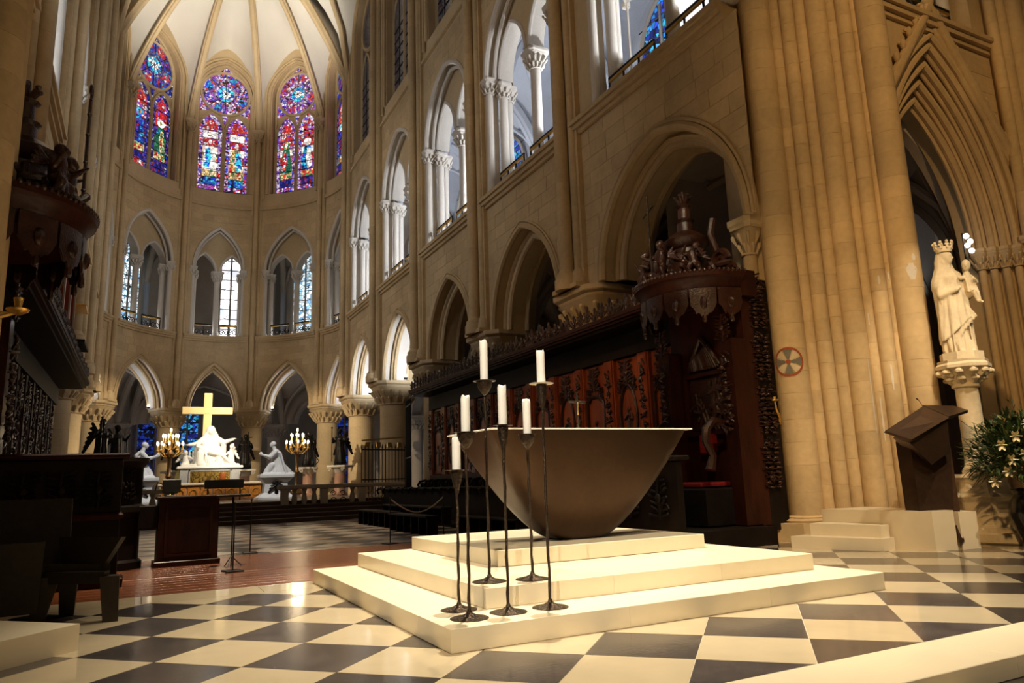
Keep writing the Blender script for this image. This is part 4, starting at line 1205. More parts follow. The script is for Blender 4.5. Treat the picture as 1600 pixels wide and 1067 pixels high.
# clustered shafts at the right end of the arch
cl = struct('wall_pier', 'clustered wall shafts at the edge of the transept'); 
for (x, y, r) in ((16.55, 8.05, .12), (16.75, 7.98, .14), (17.02, 7.86, .22), (17.35, 7.95, .15), (17.65, 7.92, .25), (18.1, 8.1, .2)):
    z = 0.5
    while z < 16:
        put('drum', pier_drum(r, .8), cl, (x, y, z), RND.random() * 6); z += .8
    M().add(lathe([(r * 1.5, 0), (r * 1.5, .3), (r * 1.1, .4), (r, .5)], 16), Matrix.Translation((x, y, 0))).build('base', STONE, cl, True)
M().box(16.6, 18.5, 8.1, 9.4, 0, 18).build('pilaster', STONE, cl)
put('capital', CAP_SHF, cl, (16.62, 7.9, 5.3), None, (.8, .8, .8)); put('abacus', ABA_SHF, cl, (16.62, 7.9, 5.75), None, (.8, .8, .8))
FT2 = Frame((17.6, 8.25), (22.5, 8.25), (0, 1))
m = M(); strip(m, FT2, [(0, 0, 10.2), (4.9, 0, 10.2)], 0); arch_wall(m, FT2, 0, 4.9, 10.5, 18, 2.45, 1.9, 14.6, 2.6, 0); strip(m, FT2, [(0, 10.4, 18), (4.9, 10.4, 18)], 5); m.build('outer_bay', STONEP, wt)
st = M()
for z0, z1, d in ((10.2, 10.3, -.08), (10.3, 10.42, -.17), (10.42, 10.52, -.24)): course_box(st, FT2, 0, 4.9, z0, z1, d, .4)
st.build('string_course', STONE, wt)
railing(FT2, .6, 2.3, .25, 10.5, 'tribune railings', 'iron railing of the bright opening beyond the wall shafts')
lamp('tribune_lamp', 'POINT', FT2(1.8, 1.8, 12.6), 1200, COOL, None, .15)
# aisle seen through the portal: dark vault, far arch, blue lit wall
FA = Frame((11.5, 13.6), (24.0, 13.6), (0, 1)); FB = Frame((11.5, 17.6), (34.0, 17.6), (0, 1))
m = M(); arch_wall(m, FA, 0, 12.5, 5.4, 10.5, 7.2, 3.1, 5.4, 3.0, 0); reveal(m, FA, outline(7.2, 3.1, 0, 5.4, 3.0), 0, .8); roll(m, FA, arch(7.2, 3.0, 5.4, 2.95), 0, .12)
strip(m, FA, [(0, 0, 5.4), (4.1, 0, 5.4)], 0); strip(m, FA, [(10.3, 0, 5.4), (12.5, 0, 5.4)], 0); m.build('aisle_arch', AISLE, ceil_aisle)
m = M(); strip(m, FB, [(0, 0, 12), (22.5, 0, 12)], 0); m.build('chapel_wall', PALE, ceil_aisle)
for sg in range(10):
    z = 0.5 + sg * .7
    mm = M(); course_box(mm, FB, 9, 22.0, z + 2, z + 2.66, -.05, .02); mm.build('ashlar_course', PALE, ceil_aisle)
m = M(); m.box(11.5, 34, 8.9, 17.8, 12.0, 12.2); m.build('aisle_roof', AISLE, ceil_aisle)
lamp('chapel_blue', 'SPOT', (25.2, 15.0, 1.0), 7000, (0.03, 0.12, 1.0), (26.8, 17.6, 7.0), .2, 110, .6)
M().box(14.9, 15.1, 13.7, 17.8, 0, 10).build('blue_light_baffle', AISLE, ceil_aisle)  # unseen divider added to stop the blue light leaking into the arcade
lamp('chapel_white', 'SPOT', (19.8, 12.4, 5.0), 160, COOL, (21.0, 13.6, 8.4), .1, 60, .6)
lt = thing('spot_cluster', 'small lit spotlights fixed behind the crowned statue', 'light', (15.0, 8.45, 5.85))
for k in range(4):
    M().add(ell(((k % 2) * .12, 0, -.1 * k), .055, n=8, m=6)).build('lens', BULB, lt)
M().add(tube([(.05, .1, .1), (.05, .1, -.45)], .02, 6)).build('bar', IRON, lt, True)
# ------------------------------------------------------------------ altar steps
pf = thing('altar_platform', 'cream marble platform of three steps under the bronze altar', 'platform', (4.4, 7.4, 0))
def slab(x0, x1, y0, y1, z0, z1, cuts_x=(), name='step'):
    st = M().add(bbox(x0 + .01, x1 - .01, y0 + .01, y1 - .01, z0, z1 - 0.004, .004)); o = st.build(name, PLATF, pf)
    o.location = (-4.4, -7.4, 0)
    return o
def ring_slabs(x0, x1, y0, y1, z0, z1, w, nx, ny):
    """outer course of slabs of one step, each its own piece"""
    for k in range(nx):
        a = x0 + (x1 - x0) * k / nx; b = x0 + (x1 - x0) * (k + 1) / nx
        o = M().add(bbox(a + .001, b - .001, y0, y0 + w, z0, z1, .004)).build('step_slab', PLATF, pf); o.location = (-4.4, -7.4, 0)
    for k in range(ny):
        a = y0 + w + (y1 - y0 - w) * k / ny; b = y0 + w + (y1 - y0 - w) * (k + 1) / ny
        for (p, q) in ((x0, x0 + w), (x1 - w, x1)):
            o = M().add(bbox(p, q, a + .001, b - .001, z0, z1, .004)).build('step_slab', PLATF, pf); o.location = (-4.4, -7.4, 0)
slab(2.6, 6.2, 5.6, 9.74, 0, .167); ring_slabs(2.05, 6.74, 5.1, 9.75, 0, .168, .7, 3, 2)
slab(3.2, 5.9, 6.3, 9.64, .167, .334); ring_slabs(2.6, 6.42, 5.68, 9.65, .168, .334, .75, 3, 2)
slab(3.31, 6.06, 6.92, 9.6, .334, .500)

# ------------------------------------------------------------------ bronze altar
AX, AY = 4.72, 7.68
al = thing('altar', 'dark brown bronze altar shaped like a deep bowl on the marble steps', 'altar', (AX, AY, .5))
m = M(); NA = 48; rows = []
for i in range(25):
    t = (i / 24) ** 1.6; z = 1.245 * t
    w = 1.365 * (0.20 + 0.80 * t ** 0.64); d = 0.62 * (0.32 + 0.68 * t ** 0.62); p = 4.5 + 8 * t ** 2
    for k in range(NA):
        a = 2 * PI * (k + .5) / NA; cx, sy = math.cos(a), math.sin(a)
        q = (abs(cx) ** p + abs(sy) ** p) ** (-1 / p)
        m.v.append((w * q * cx, d * q * sy, z))
for i in range(24):
    for k in range(NA):
        k2 = (k + 1) % NA; m.f.append((i * NA + k, i * NA + k2, (i + 1) * NA + k2, (i + 1) * NA + k))
m.f.append(tuple(reversed(range(NA)))); m.f.append(tuple(range(24 * NA, 25 * NA)))
m.build('bowl', BRONZE, al, True)
cl = tag(M().add(bbox(-1.385, 1.385, -.63, .63, 0, .016, .004)).build('altar_cloth', LINEN), 'white linen cloth lying along the top of the bronze altar', 'cloth')
cl.location = (AX, AY, 1.745)
# small crucifix standing on the altar
cx_ = thing('altar_cross', 'slim bronze cross on a small foot standing on the altar', 'cross', (4.86, 7.72, 1.761))
M().add(lathe([(.11, 0), (.11, .012), (.06, .035), (.02, .06), (.012, .09)], 14)).build('foot', BRONZK, cx_, True)
M().add(bbox(-.013, .013, -.008, .008, .08, .50, .003)).build('stem', BRONZK, cx_)
M().add(bbox(-.125, .125, -.007, .007, .365, .39, .003)).build('cross_bar', BRONZK, cx_)
M().add(cap((0, -.012, .36), (0, -.012, .22), .012, .008, 6)).build('corpus', GILT, cx_, True)

# ------------------------------------------------------------------ six candlesticks and candles
def ray_dir(px, py): return CW * FPX + CR * (px - 800) - CU * (py - 533.5)
sticks = [  # foot x, y, z, rim pixel height row, stick label, candle label, candle height
    (2.79, 6.01, .334, 596, 533, 'tall candlestick with a wide round cup standing behind the slender pair on the second step', 'candle on the tall candlestick with a wide round cup'),
    (3.16, 5.90, .334, 679, 625, 'candlestick of medium height with a bowl cup on the second step', 'candle on the medium bowl cup candlestick of the second step'),
    (2.41, 5.80, .167, 735, 684, 'shortest candlestick with a cone cup at the rear edge of the bottom step', 'candle on the shortest cone cup candlestick'),
    (2.33, 5.40, .167, 676, 619, 'candlestick with a wide bowl cup closest to the corner of the bottom step', 'candle on the wide bowl cup candlestick by the step corner'),
    (2.69, 5.45, .167, 665, 603, 'candlestick with a narrow funnel cup in the middle of the bottom step', 'candle on the narrow funnel cup candlestick'),
    (3.07, 5.44, .167, 600, 549, 'tallest candlestick with a narrow funnel cup and a broad pale drip pan', 'candle on the tallest funnel cup candlestick'),
]
def z_at(x, y, row):
    lo, hi = 0.0, 6.0
    for _ in range(50):
        mid = (lo + hi) / 2; d = Vector((x, y, mid)) - CAM; py = 533.5 - FPX * d.dot(CU) / d.dot(CW)
        if py > row: lo = mid
        else: hi = mid
    return mid
for k, (x, y, z, rim, top, lab, clab) in enumerate(sticks):
    zr = z_at(x, y, rim) - z; zt = z_at(x, y, top) - z
    o = thing('candlestick', lab, 'candlestick', (x, y, z), 0, 'candlesticks before the altar')
    prof = [(.150, 0), (.152, .006), (.13, .012), (.06, .026), (.022, .045), (.014, .07)]
    M().add(lathe(prof, 24, mod=lambda a, zz: 1 + .012 * math.sin(5 * a + zz * 40) + .01 * math.sin(11 * a))).build('foot', BRONZK, o, True)
    st = M(); pts = [(.003 * math.sin(i * 1.7 + k), .003 * math.cos(i * 2.3 + k), .06 + (zr - .14 - .06) * i / 14) for i in range(15)]
    st.add(tube(pts, [.0125 + .0018 * math.sin(i * 2.1) for i in range(15)], 8)); st.build('stem', BRONZK, o, True)
    narrow = k in (4, 5); cone = k == 2
    if narrow: cp = [(.014, zr - .22), (.022, zr - .17), (.040, zr - .11), (.045, zr - .03), (.046, zr)]
    elif cone: cp = [(.013, zr - .20), (.025, zr - .14), (.048, zr - .05), (.052, zr)]
    else: cp = [(.014, zr - .125), (.032, zr - .105), (.055, zr - .07), (.070, zr - .03), (.074, zr)]
    M().add(lathe(cp, 18)).build('cup', BRONZK, o, True)
    pr = .105 if k in (0, 5, 2) else (.085 if k != 3 else .095)
    M().add(lathe([(.03, zr - .001), (pr, zr + .001), (pr + .002, zr + .006), (.03, zr + .007)], 24)).build('drip_pan', BRONZK if k != 5 else PALE, o, True)
    c = M(); h = zt - zr - .007; r = .037
    n = 20; rws = [(r * 1.0, 0), (r, h * .3), (r * .985, h * .7), (r, h - .012), (r * .9, h)]
    vv, ff = lathe(rws, n)
    vv = [(a, b, (d + (0.012 * math.sin(3 * math.atan2(b, a) + k) if d > h - .02 else 0))) for a, b, d in vv]
    c.add((vv, ff))
    co = thing('candle', 'thick white ' + clab, 'candle', (x, y, z + zr + .007), 0, 'altar candles')
    c.build('wax_body', WAX, co, True)
    M().add(tube([(0, 0, h - .01), (.001, 0, h + .012)], .0025, 5)).build('wick', BLACK, co)

# ------------------------------------------------------------------ marble blocks at the edge of the crossing
kb = thing('marble_kerb', 'long cream marble kerb running across the edge of the chequer floor', 'kerb', (7.5, 2.9, 0))
xk = [-3.5, 0.6, 2.6, 4.55, 6.5, 8.4, 11.0, 14.0]
for a, b in zip(xk[:-1], xk[1:]):
    if b < 1: continue
    M().add(bbox(a + .001 - 7.5, b - .001 - 7.5, -.25, .25, 0, .12, .004)).build('kerb_slab', T_WHITE if False else PLATF, kb)
bs = thing('marble_dais', 'low cream marble block in front of the dark bronze seat', 'dais', (-.352, 6.96, 0))
P0 = (0, 0); d1 = (-Q, -Q); d2 = (-Q, Q)
for i in range(2):
    for j in range(2):
        o_ = (d1[0] * 1.3 * i + d2[0] * .55 * j, d1[1] * 1.3 * i + d2[1] * .55 * j)
        poly = [o_, (o_[0] + d2[0] * .548, o_[1] + d2[1] * .548), (o_[0] + d2[0] * .548 + d1[0] * 1.298, o_[1] + d2[1] * .548 + d1[1] * 1.298), (o_[0] + d1[0] * 1.298, o_[1] + d1[1] * 1.298)]
        M().add(prism(poly, 0, .20)).build('dais_slab', PLATF, bs)

# ------------------------------------------------------------------ ambo with its stepped base
ab = thing('ambo_steps', 'cream marble base with two steps under the bronze ambo', 'steps', (10.3, 7.5, 0))
def pl(name, poly, z0, z1, mat=PLATF, par=ab, off=(10.3, 7.5)):
    return M().add(prism([(x - off[0], y - off[1]) for x, y in poly], z0, z1)).build(name, mat, par)
pl('step', [(9.28, 8.60), (9.72, 7.30), (10.06, 7.36), (10.06, 8.70)], 0, .18)
pl('step', [(9.64, 8.52), (9.86, 7.42), (10.08, 7.44), (10.06, 8.62)], .18, .36)
pl('block', [(10.06, 8.62), (10.12, 7.42), (10.20, 6.82), (10.58, 6.74), (11.0, 8.5)], 0, .56)
pl('block', [(10.66, 6.72), (10.97, 6.65), (11.30, 7.3), (11.30, 8.2), (11.0, 8.4)], 0, .53)
pl('slot_sill', [(10.57, 6.78), (10.67, 6.76), (10.9, 7.6), (10.8, 7.6)], 0, .1)
am = thing('ambo', 'dark bronze ambo with a leaning body and a folded reading desk', 'lectern', (10.6, 7.1, .1))
def hull(name, top, bot, mat=AMBO):
    n = len(top); m = M(); m.v = [(x - 10.6, y - 7.1, z - .1) for x, y, z in top + bot]
    m.f = [tuple(range(n)), tuple(reversed(range(n, 2 * n)))] + [(i, n + i, n + (i + 1) % n, (i + 1) % n) for i in range(n)]
    return m.build(name, mat, am)
def at(px, py, Y):
    d = ray_dir(px, py); return tuple(CAM + d * (Y / d.y))
# body: leaning slab between two faces
fr = [at(1421, 688, 7.02), at(1484, 690, 6.92), at(1497, 780, 6.80), at(1507, 846, 6.70), at(1499, 847, 6.70), at(1491, 800, 6.84), at(1438, 801, 7.0)]
bk = [(x + .10, y + .30, z) for x, y, z in fr]
hull('body', fr, bk)
# folded desk: two leaves meeting at a ridge, with a wedge underneath
def leaf(name, pts, th, mat=AMBO):
    n = len(pts); m = M(); a = Vector(pts[1]) - Vector(pts[0]); b = Vector(pts[2]) - Vector(pts[0]); nn = a.cross(b).normalized() * th
    m.v = [(p[0] - 10.6, p[1] - 7.1, p[2] - .1) for p in pts] + [(p[0] + nn.x - 10.6, p[1] + nn.y - 7.1, p[2] + nn.z - .1) for p in pts]
    m.f = [tuple(range(n)), tuple(reversed(range(n, 2 * n)))] + [(i, n + i, n + (i + 1) % n, (i + 1) % n) for i in range(n)]
    return m.build(name, mat, am)
dL, dF, dC, dA, dR, dB = at(1381, 676, 7.05), at(1422, 690, 6.84), at(1481, 655, 6.78), at(1441, 637, 7.30), at(1512, 645, 6.90), at(1490, 638, 7.22)
leaf('desk_leaf', [dL, dF, dC, dA], .045)
leaf('desk_leaf', [dA, dC, dR, dB], .045)
m = M(); wA, wB, wC = at(1421, 692, 6.86), at(1456, 726, 6.88), at(1484, 706, 6.82)
bkk = [Vector(p) + Vector((.12, .34, .1)) for p in (dC, wC, wB, wA)]
m.v = [(p[0] - 10.6, p[1] - 7.1, p[2] - .1) for p in [wA, wB, wC, dC]] + [(p.x - 10.6, p.y - 7.1, p.z - .1) for p in (bkk[3], bkk[2], bkk[1], bkk[0])]
m.f = [(0, 1, 2, 3), (7, 6, 5, 4), (0, 4, 5, 1), (1, 5, 6, 2), (2, 6, 7, 3), (3, 7, 4, 0)]
m.build('wedge', AMBO, am)
mc = thing('microphone', 'thin black microphone on a gooseneck over the ambo desk', 'microphone', at(1442, 636, 7.26))
M().add(tube([(0, 0, 0), (.0, .02, .05), (-.03, .02, .09), (-.07, .02, .12)], .004, 5)).build('gooseneck', BLACK, mc, True)
M().add(cap((-.07, .02, .12), (-.10, .02, .135), .009, .011, 8)).build('capsule', BLACK, mc, True)

# small pale patches on the shafts of the great pier
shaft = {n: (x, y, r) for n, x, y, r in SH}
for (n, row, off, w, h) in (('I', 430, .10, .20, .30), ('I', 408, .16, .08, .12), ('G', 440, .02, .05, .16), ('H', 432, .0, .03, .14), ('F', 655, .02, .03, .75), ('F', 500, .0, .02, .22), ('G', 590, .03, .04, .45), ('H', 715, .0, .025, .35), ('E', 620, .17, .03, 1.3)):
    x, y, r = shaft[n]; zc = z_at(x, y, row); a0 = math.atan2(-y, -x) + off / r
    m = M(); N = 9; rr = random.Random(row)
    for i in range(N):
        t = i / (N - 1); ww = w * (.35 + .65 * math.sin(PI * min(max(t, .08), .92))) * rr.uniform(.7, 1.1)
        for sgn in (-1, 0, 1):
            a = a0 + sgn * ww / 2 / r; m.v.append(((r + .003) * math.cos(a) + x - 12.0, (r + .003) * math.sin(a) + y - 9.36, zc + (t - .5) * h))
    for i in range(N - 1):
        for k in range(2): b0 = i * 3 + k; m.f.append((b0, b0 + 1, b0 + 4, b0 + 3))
    m.build('pale_patch', PALE, pier, True)
# flood lamp standing in the first tribune opening
tl = thing('flood_lamp', 'white flood lamps on a thin stand in the tribune opening over the canopied throne', 'light', (11.2, 14.22, 10.5))
M().add(tube([(0, 0, 0), (0, 0, 3.75)], .03, 6)).build('pole', PALE, tl, True)
M().add(tube([(-.25, -.35, 3.4), (.2, .3, 3.55)], .03, 6)).build('cross_arm', PALE, tl, True)
for k, (dx, dy, dz) in enumerate(((-.28, -.4, 3.46), (-.05, -.1, 3.52), (.2, .3, 3.62))):
    M().add(lathe([(.05, -.12), (.11, -.08), (.12, .04)], 10), Matrix.Translation((dx, dy, dz))).build('housing', PALE, tl, True)
    M().add(ell((dx, dy, dz + .05), .09, .09, .05, 8, 5)).build('lens', BULB, tl)
# ------------------------------------------------------------------ figures
def robe(m, c, prof, folds=9, depth=.10, n=40, sx=1, sy=1, ph=0.0, twist=0.6):
    c = Vector(c); zmax = max(z for r, z in prof)
    f = lambda a, z: 1 + depth * (1 - .5 * z / zmax) * math.sin(folds * a + ph + twist * z * 3) + depth * .5 * math.sin((folds * 2 + 1) * a + ph * 2 - z * 2)
    v, q = lathe(prof, n, mod=f, sx=sx, sy=sy)
    m.add(([tuple(Vector(p) + c) for p in v], q))

def head(m, c, r, f=(0, -1, 0), hair=True):
    """head with brow, nose, chin and ears; f = direction of the face"""
    c = Vector(c); f = Vector(f).normalized(); sd = f.cross(Vector((0, 0, 1))).normalized(); u = sd.cross(f).normalized()
    rot = Matrix((sd, f, u)).transposed()
    m.add(ell(c, r * .78, r * .92, r * 1.0, 12, 9, rot))
    m.add(ell(c + f * r * .35 - u * r * .45, r * .52, r * .55, r * .58, 10, 7, rot))       # jaw
    m.add(cap(c + f * r * .86 + u * r * .1, c + f * r * 1.06 - u * r * .2, r * .08, r * .13, 6))   # nose
    m.add(ell(c + f * r * .84 - u * r * .48, r * .22, r * .12, r * .07, 8, 5, rot))         # mouth
    m.add(ell(c + f * r * .78 + u * r * .22, r * .5, r * .16, r * .09, 8, 5, rot))          # brow
    for s in (-1, 1):
        m.add(ell(c + sd * s * r * .76 - u * r * .05, r * .1, r * .18, r * .25, 6, 5, rot))
        m.add(ell(c + f * r * .80 + sd * s * r * .28 + u * r * .04, r * .12, r * .08, r * .07, 6, 5, rot))
    if hair: m.add(ell(c - f * r * .18 + u * r * .22, r * .92, r * .95, r * .95, 12, 9, rot))

def hand(m, w, d, r, spread=(0, 0, 1)):
    """palm, four fingers of unequal length and a thumb from the side of the palm"""
    w = Vector(w); d = Vector(d).normalized(); s = Vector(spread).normalized(); s = (s - d * s.dot(d)).normalized(); b = d.cross(s)
    L = r * 4.2
    m.add(cap(w, w + d * L * .42, r * .75, r * 1.0, 8))
    for k in range(4):
        o = s * (k - 1.5) * r * .62; l = L * (.46, .54, .50, .38)[k]
        p = w + d * L * .45 + o; q = p + d * l * .55 + b * r * .15; e = q + d * l * .45 + b * r * .5
        m.add(cap(p, q, r * .34, r * .3, 6)); m.add(cap(q, e, r * .3, r * .24, 6))
    p = w + d * L * .18 - s * r * .8; m.add(cap(p, p + d * L * .25 - s * r * .8, r * .36, r * .28, 6))

# ------------------------------------------------------------------ Virgin and Child on its column
VX, VY = 12.12, 7.20
vc = thing('statue_column', 'pale stone column with carved capital carrying the crowned statue', 'column', (VX, VY, 0), 0.35)
M().add(bbox(-.56, .56, -.56, .56, 0, .16, .02)).build('plinth', STATUE, vc)
def octa(r): return [(r * math.cos(PI / 8 + PI / 4 * k), r * math.sin(PI / 8 + PI / 4 * k)) for k in range(8)]
m = M(); prof = [(.54, .16), (.54, .24), (.48, .28), (.46, .62), (.48, .66), (.50, .70), (.43, .76), (.37, .92), (.38, .97), (.42, 1.0), (.38, 1.05)]
for r, z in prof: m.v += [(x, y, z) for x, y in octa(r)]
for i in range(len(prof) - 1):
    for k in range(8): m.f.append((i * 8 + k, i * 8 + (k + 1) % 8, i * 8 + 8 + (k + 1) % 8, i * 8 + 8 + k))
m.f.append(tuple(range(len(m.v) - 8, len(m.v)))); m.build('pedestal', STATUE, vc)
M().add(lathe([(.24, 1.05), (.24, 1.10), (.19, 1.18), (.178, 1.3), (.168, 2.44)], 24)).build('shaft', STATUE, vc, True)
M().add(lathe([(.18, 2.44), (.21, 2.46), (.21, 2.50), (.18, 2.53)], 24)).build('necking', STATUE, vc, True)
m = M().add(lathe([(.18, 2.52), (.21, 2.60), (.28, 2.70), (.36, 2.76)], 24))
for t, (u, r, cnt) in enumerate(((2.60, .235, 8), (2.71, .33, 11))):
    for k in range(cnt):
        a = 2 * PI * (k + .5 * t) / cnt; x, y = math.cos(a), math.sin(a)
        m.add(cap((x * r * .82, y * r * .82, u - .06), (x * r * 1.05, y * r * 1.05, u), .045, .055, 6)); m.add(ell((x * r * 1.1, y * r * 1.1, u - .01), .07, .07, .045, 7, 5))
m.build('capital', STATUE, vc, True)
m = M(); prof = [(.36, 2.75), (.41, 2.77), (.41, 2.82), (.37, 2.86), (.38, 2.90)]
for r, z in prof: m.v += [(x, y, z) for x, y in octa(r)]
for i in range(len(prof) - 1):
    for k in range(8): m.f.append((i * 8 + k, i * 8 + (k + 1) % 8, i * 8 + 8 + (k + 1) % 8, i * 8 + 8 + k))
m.f.append(tuple(range(len(m.v) - 8, len(m.v)))); m.build('abacus', STATUE, vc)
# the statue: face turned towards the child on her left arm (picture right)
vs_ = thing('virgin_statue', 'painted stone statue of a crowned standing woman holding a small child on her arm', 'statue', (VX, VY, 2.90), -0.05)
vs_.scale = (.77, .77, 1.0)
# local axes: +x to picture right (roughly), -y towards the camera
LX = Vector((0.87, -0.49, 0)); LY = Vector((0.49, 0.87, 0))
def W_(x, y, z): p = LX * x + LY * y; return (p.x, p.y, z)
rot45 = Matrix.Rotation(math.atan2(LX.y, LX.x), 4, 'Z')
m = M()
tmp = M(); robe(tmp, (0, 0, 0), [(.30, .12), (.31, .2), (.27, .5), (.25, .8), (.27, 1.05), (.23, 1.25), (.25, 1.42), (.12, 1.56), (.03, 1.6)], 10, .09, 44, 1.05, .78, .4)
for i, p in enumerate(tmp.v):                       # gothic sway
    sx = .07 * math.sin((p[2] - .1) * 2.2)
    tmp.v[i] = (p[0] - sx + .0, p[1], p[2])
m.add((tmp.v, tmp.f), rot45)
tmp = M(); robe(tmp, (.02, -.02, 0), [(.33, .30), (.335, .42), (.30, .8), (.285, 1.12), (.20, 1.3), (.1, 1.4)], 7, .10, 40, 1.05, .80, 1.7)
for i, p in enumerate(tmp.v):
    cut = p[0] * .7 + .55
    tmp.v[i] = (p[0] - .05, p[1], max(p[2], cut if p[1] < 0 else p[2]))
m.add((tmp.v, tmp.f), rot45)
# mantle falling from the head and shoulders
m.add(cap(W_(-.10, .05, 1.62), W_(-.24, .02, 1.30), .15, .17, 10)); m.add(cap(W_(-.24, .02, 1.32), W_(-.22, .05, .55), .15, .12, 10))
m.add(cap(W_(-.22, .05, .6), W_(-.16, .05, .2), .12, .14, 10)); m.add(cap(W_(.14, .04, 1.42), W_(.26, .02, .75), .14, .10, 10)); m.add(cap(W_(.26, .02, .75), W_(.24, 0, .25), .09, .10, 10))
for k in range(7):      # diagonal apron folds
    x0 = -.22 + k * .06; m.add(cap(W_(x0, -.20, 1.18 - k * .04), W_(x0 + .16, -.235, .42 + k * .05), .022, .028, 6))
for k in range(5): m.add(cap(W_(-.2 + k * .09, -.2, .55), W_(-.22 + k * .1, -.235, .14), .02, .03, 6))
m.add(cap(W_(-.06, -.16, .14), W_(-.08, -.30, .11), .06, .045, 8)); m.add(cap(W_(.14, -.14, .14), W_(.16, -.27, .11), .06, .045, 8))   # feet
# arms
m.add(cap(W_(-.22, -.02, 1.40), W_(-.30, -.12, 1.12), .10, .085)); m.add(cap(W_(-.30, -.12, 1.12), W_(-.05, -.30, 1.18), .08, .05))
hand(m, W_(-.05, -.30, 1.18), Vector(W_(.9, -.2, .35)), .028, Vector(W_(0, 0, 1)))
m.add(cap(W_(.16, 0, 1.40), W_(.30, -.06, 1.12), .10, .09)); m.add(cap(W_(.30, -.06, 1.12), W_(.34, -.24, 1.12), .08, .06)); hand(m, W_(.34, -.24, 1.12), Vector(W_(-.3, -.4, .1)), .028, Vector(W_(1, 0, 0)))
# neck, head looking to the child
m.add(cap(W_(-.04, -.02, 1.50), W_(-.05, -.04, 1.68), .085, .07)); head(m, W_(-.05, -.05, 1.79), .135, Vector(W_(.80, -.6, -.05)), True)
m.add(ell(W_(-.09, .03, 1.74), .16, .15, .20)); m.add(cap(W_(-.14, .03, 1.72), W_(-.20, 0, 1.42), .12, .10)); m.add(cap(W_(.02, .04, 1.66), W_(.10, .02, 1.45), .08, .08))
sculpture('figure', m, .016, STATUE, vs_, 2)
cr = M(); n = 26
for k in range(n):
    a = 2 * PI * k / n; a2 = 2 * PI * (k + 1) / n
vv, ff = lathe([(.150, 0), (.158, .03), (.165, .09)], 26, cap=False); cr.add((vv, ff))
vv, ff = lathe([(.138, 0), (.146, .03), (.153, .09)], 26, cap=False); cr.add((vv, ff))
for k in range(9):
    a = 2 * PI * k / 9; x, y = math.cos(a), math.sin(a)
    cr.add(cap((x * .162, y * .162, .07), (x * .178, y * .178, .14), .026, .02, 6)); cr.add(ell((x * .185, y * .185, .17), .034, .034, .03, 7, 5))
    for s in (-1, 1): cr.add(ell((math.cos(a + s * .16) * .178, math.sin(a + s * .16) * .178, .125), .022, .022, .022, 6, 5))
o = cr.build('crown', STATUE, vs_, True, 'stone crown with gilt leaf points'); o.location = W_(-.06, -.03, 1.87)
# the child
m = M(); ccx = .30
m.add(cap(W_(ccx, -.12, 1.22), W_(ccx - .01, -.13, 1.42), .10, .085)); m.add(cap(W_(ccx, -.14, 1.45), W_(ccx, -.14, 1.50), .045, .04))
head(m, W_(ccx, -.15, 1.60), .095, Vector(W_(-.5, -.85, 0)), True)
m.add(cap(W_(ccx + .07, -.14, 1.40), W_(ccx + .13, -.22, 1.30), .045, .038)); m.add(cap(W_(ccx + .13, -.22, 1.30), W_(ccx + .06, -.29, 1.34), .036, .028)); hand(m, W_(ccx + .06, -.29, 1.34), Vector(W_(-.8, -.2, .2)), .017, Vector(W_(0, 0, 1)))
m.add(cap(W_(ccx - .07, -.14, 1.40), W_(ccx - .17, -.18, 1.38), .042, .034)); m.add(cap(W_(ccx - .17, -.18, 1.38), W_(ccx - .24, -.14, 1.43), .034, .026)); hand(m, W_(ccx - .24, -.14, 1.43), Vector(W_(-.8, 0, .3)), .017, Vector(W_(0, 0, 1)))
m.add(cap(W_(ccx - .03, -.17, 1.20), W_(ccx + .02, -.28, 1.12), .07, .05)); m.add(cap(W_(ccx + .02, -.28, 1.12), W_(ccx + .06, -.28, .98), .05, .035)); m.add(cap(W_(ccx + .06, -.28, .98), W_(ccx + .05, -.34, .95), .03, .026))
m.add(cap(W_(ccx + .05, -.16, 1.20), W_(ccx + .10, -.24, 1.10), .07, .05)); m.add(cap(W_(ccx + .10, -.24, 1.10), W_(ccx + .13, -.24, .97), .045, .035)); m.add(cap(W_(ccx + .13, -.24, .97), W_(ccx + .14, -.31, .94), .03, .026))
for k in range(5): m.add(cap(W_(ccx - .08 + k * .04, -.2, 1.36), W_(ccx - .08 + k * .05, -.24, 1.14), .014, .02, 6))
sculpture('child', m, .011, STATUE, vs_, 2)
m = M().add(prism([(x, y) for x, y in octa(.42)], 0, .13)); m.build('statue_base', STATUE, vs_)

# ------------------------------------------------------------------ vase of flowers
FX, FY = 11.62, 6.18
vz = thing('flower_vase', 'tall black glazed vase holding the leafy bouquet', 'vase', (FX, FY, 0))
M().add(lathe([(.20, 0), (.22, .02), (.20, .06), (.28, .25), (.34, .45), (.30, .66), (.22, .76), (.24, .80)], 24)).build('vase_body', VASE, vz, True)
M().add(lathe([(.24, .80), (.27, .82), (.26, .84), (.20, .82)], 24)).build('rim', VASE, vz, True)
bq = thing('bouquet', 'large green bouquet with cream lilies beside the statue column', 'flowers', (FX, FY, .80))
RB = random.Random(5)
def leaf_geo(m, p, d, L, w, bend):
    d = Vector(d).normalized(); s = d.cross(Vector((0, 0, 1)))
    if s.length < .1: s = Vector((1, 0, 0))
    s.normalize(); u = s.cross(d); n0 = len(m.v); p = Vector(p)
    for t, ww in ((0, .15), (.35, 1), (.7, .7), (1, .02)):
        c = p + d * L * t - Vector((0, 0, 1)) * bend * t * t * L
        m.v += [tuple(c - s * w * ww), tuple(c + u * w * .25), tuple(c + s * w * ww)]
    for i in range(3):
        for j in range(2):
            b0 = n0 + i * 3 + j; m.f.append((b0, b0 + 1, b0 + 4, b0 + 3))
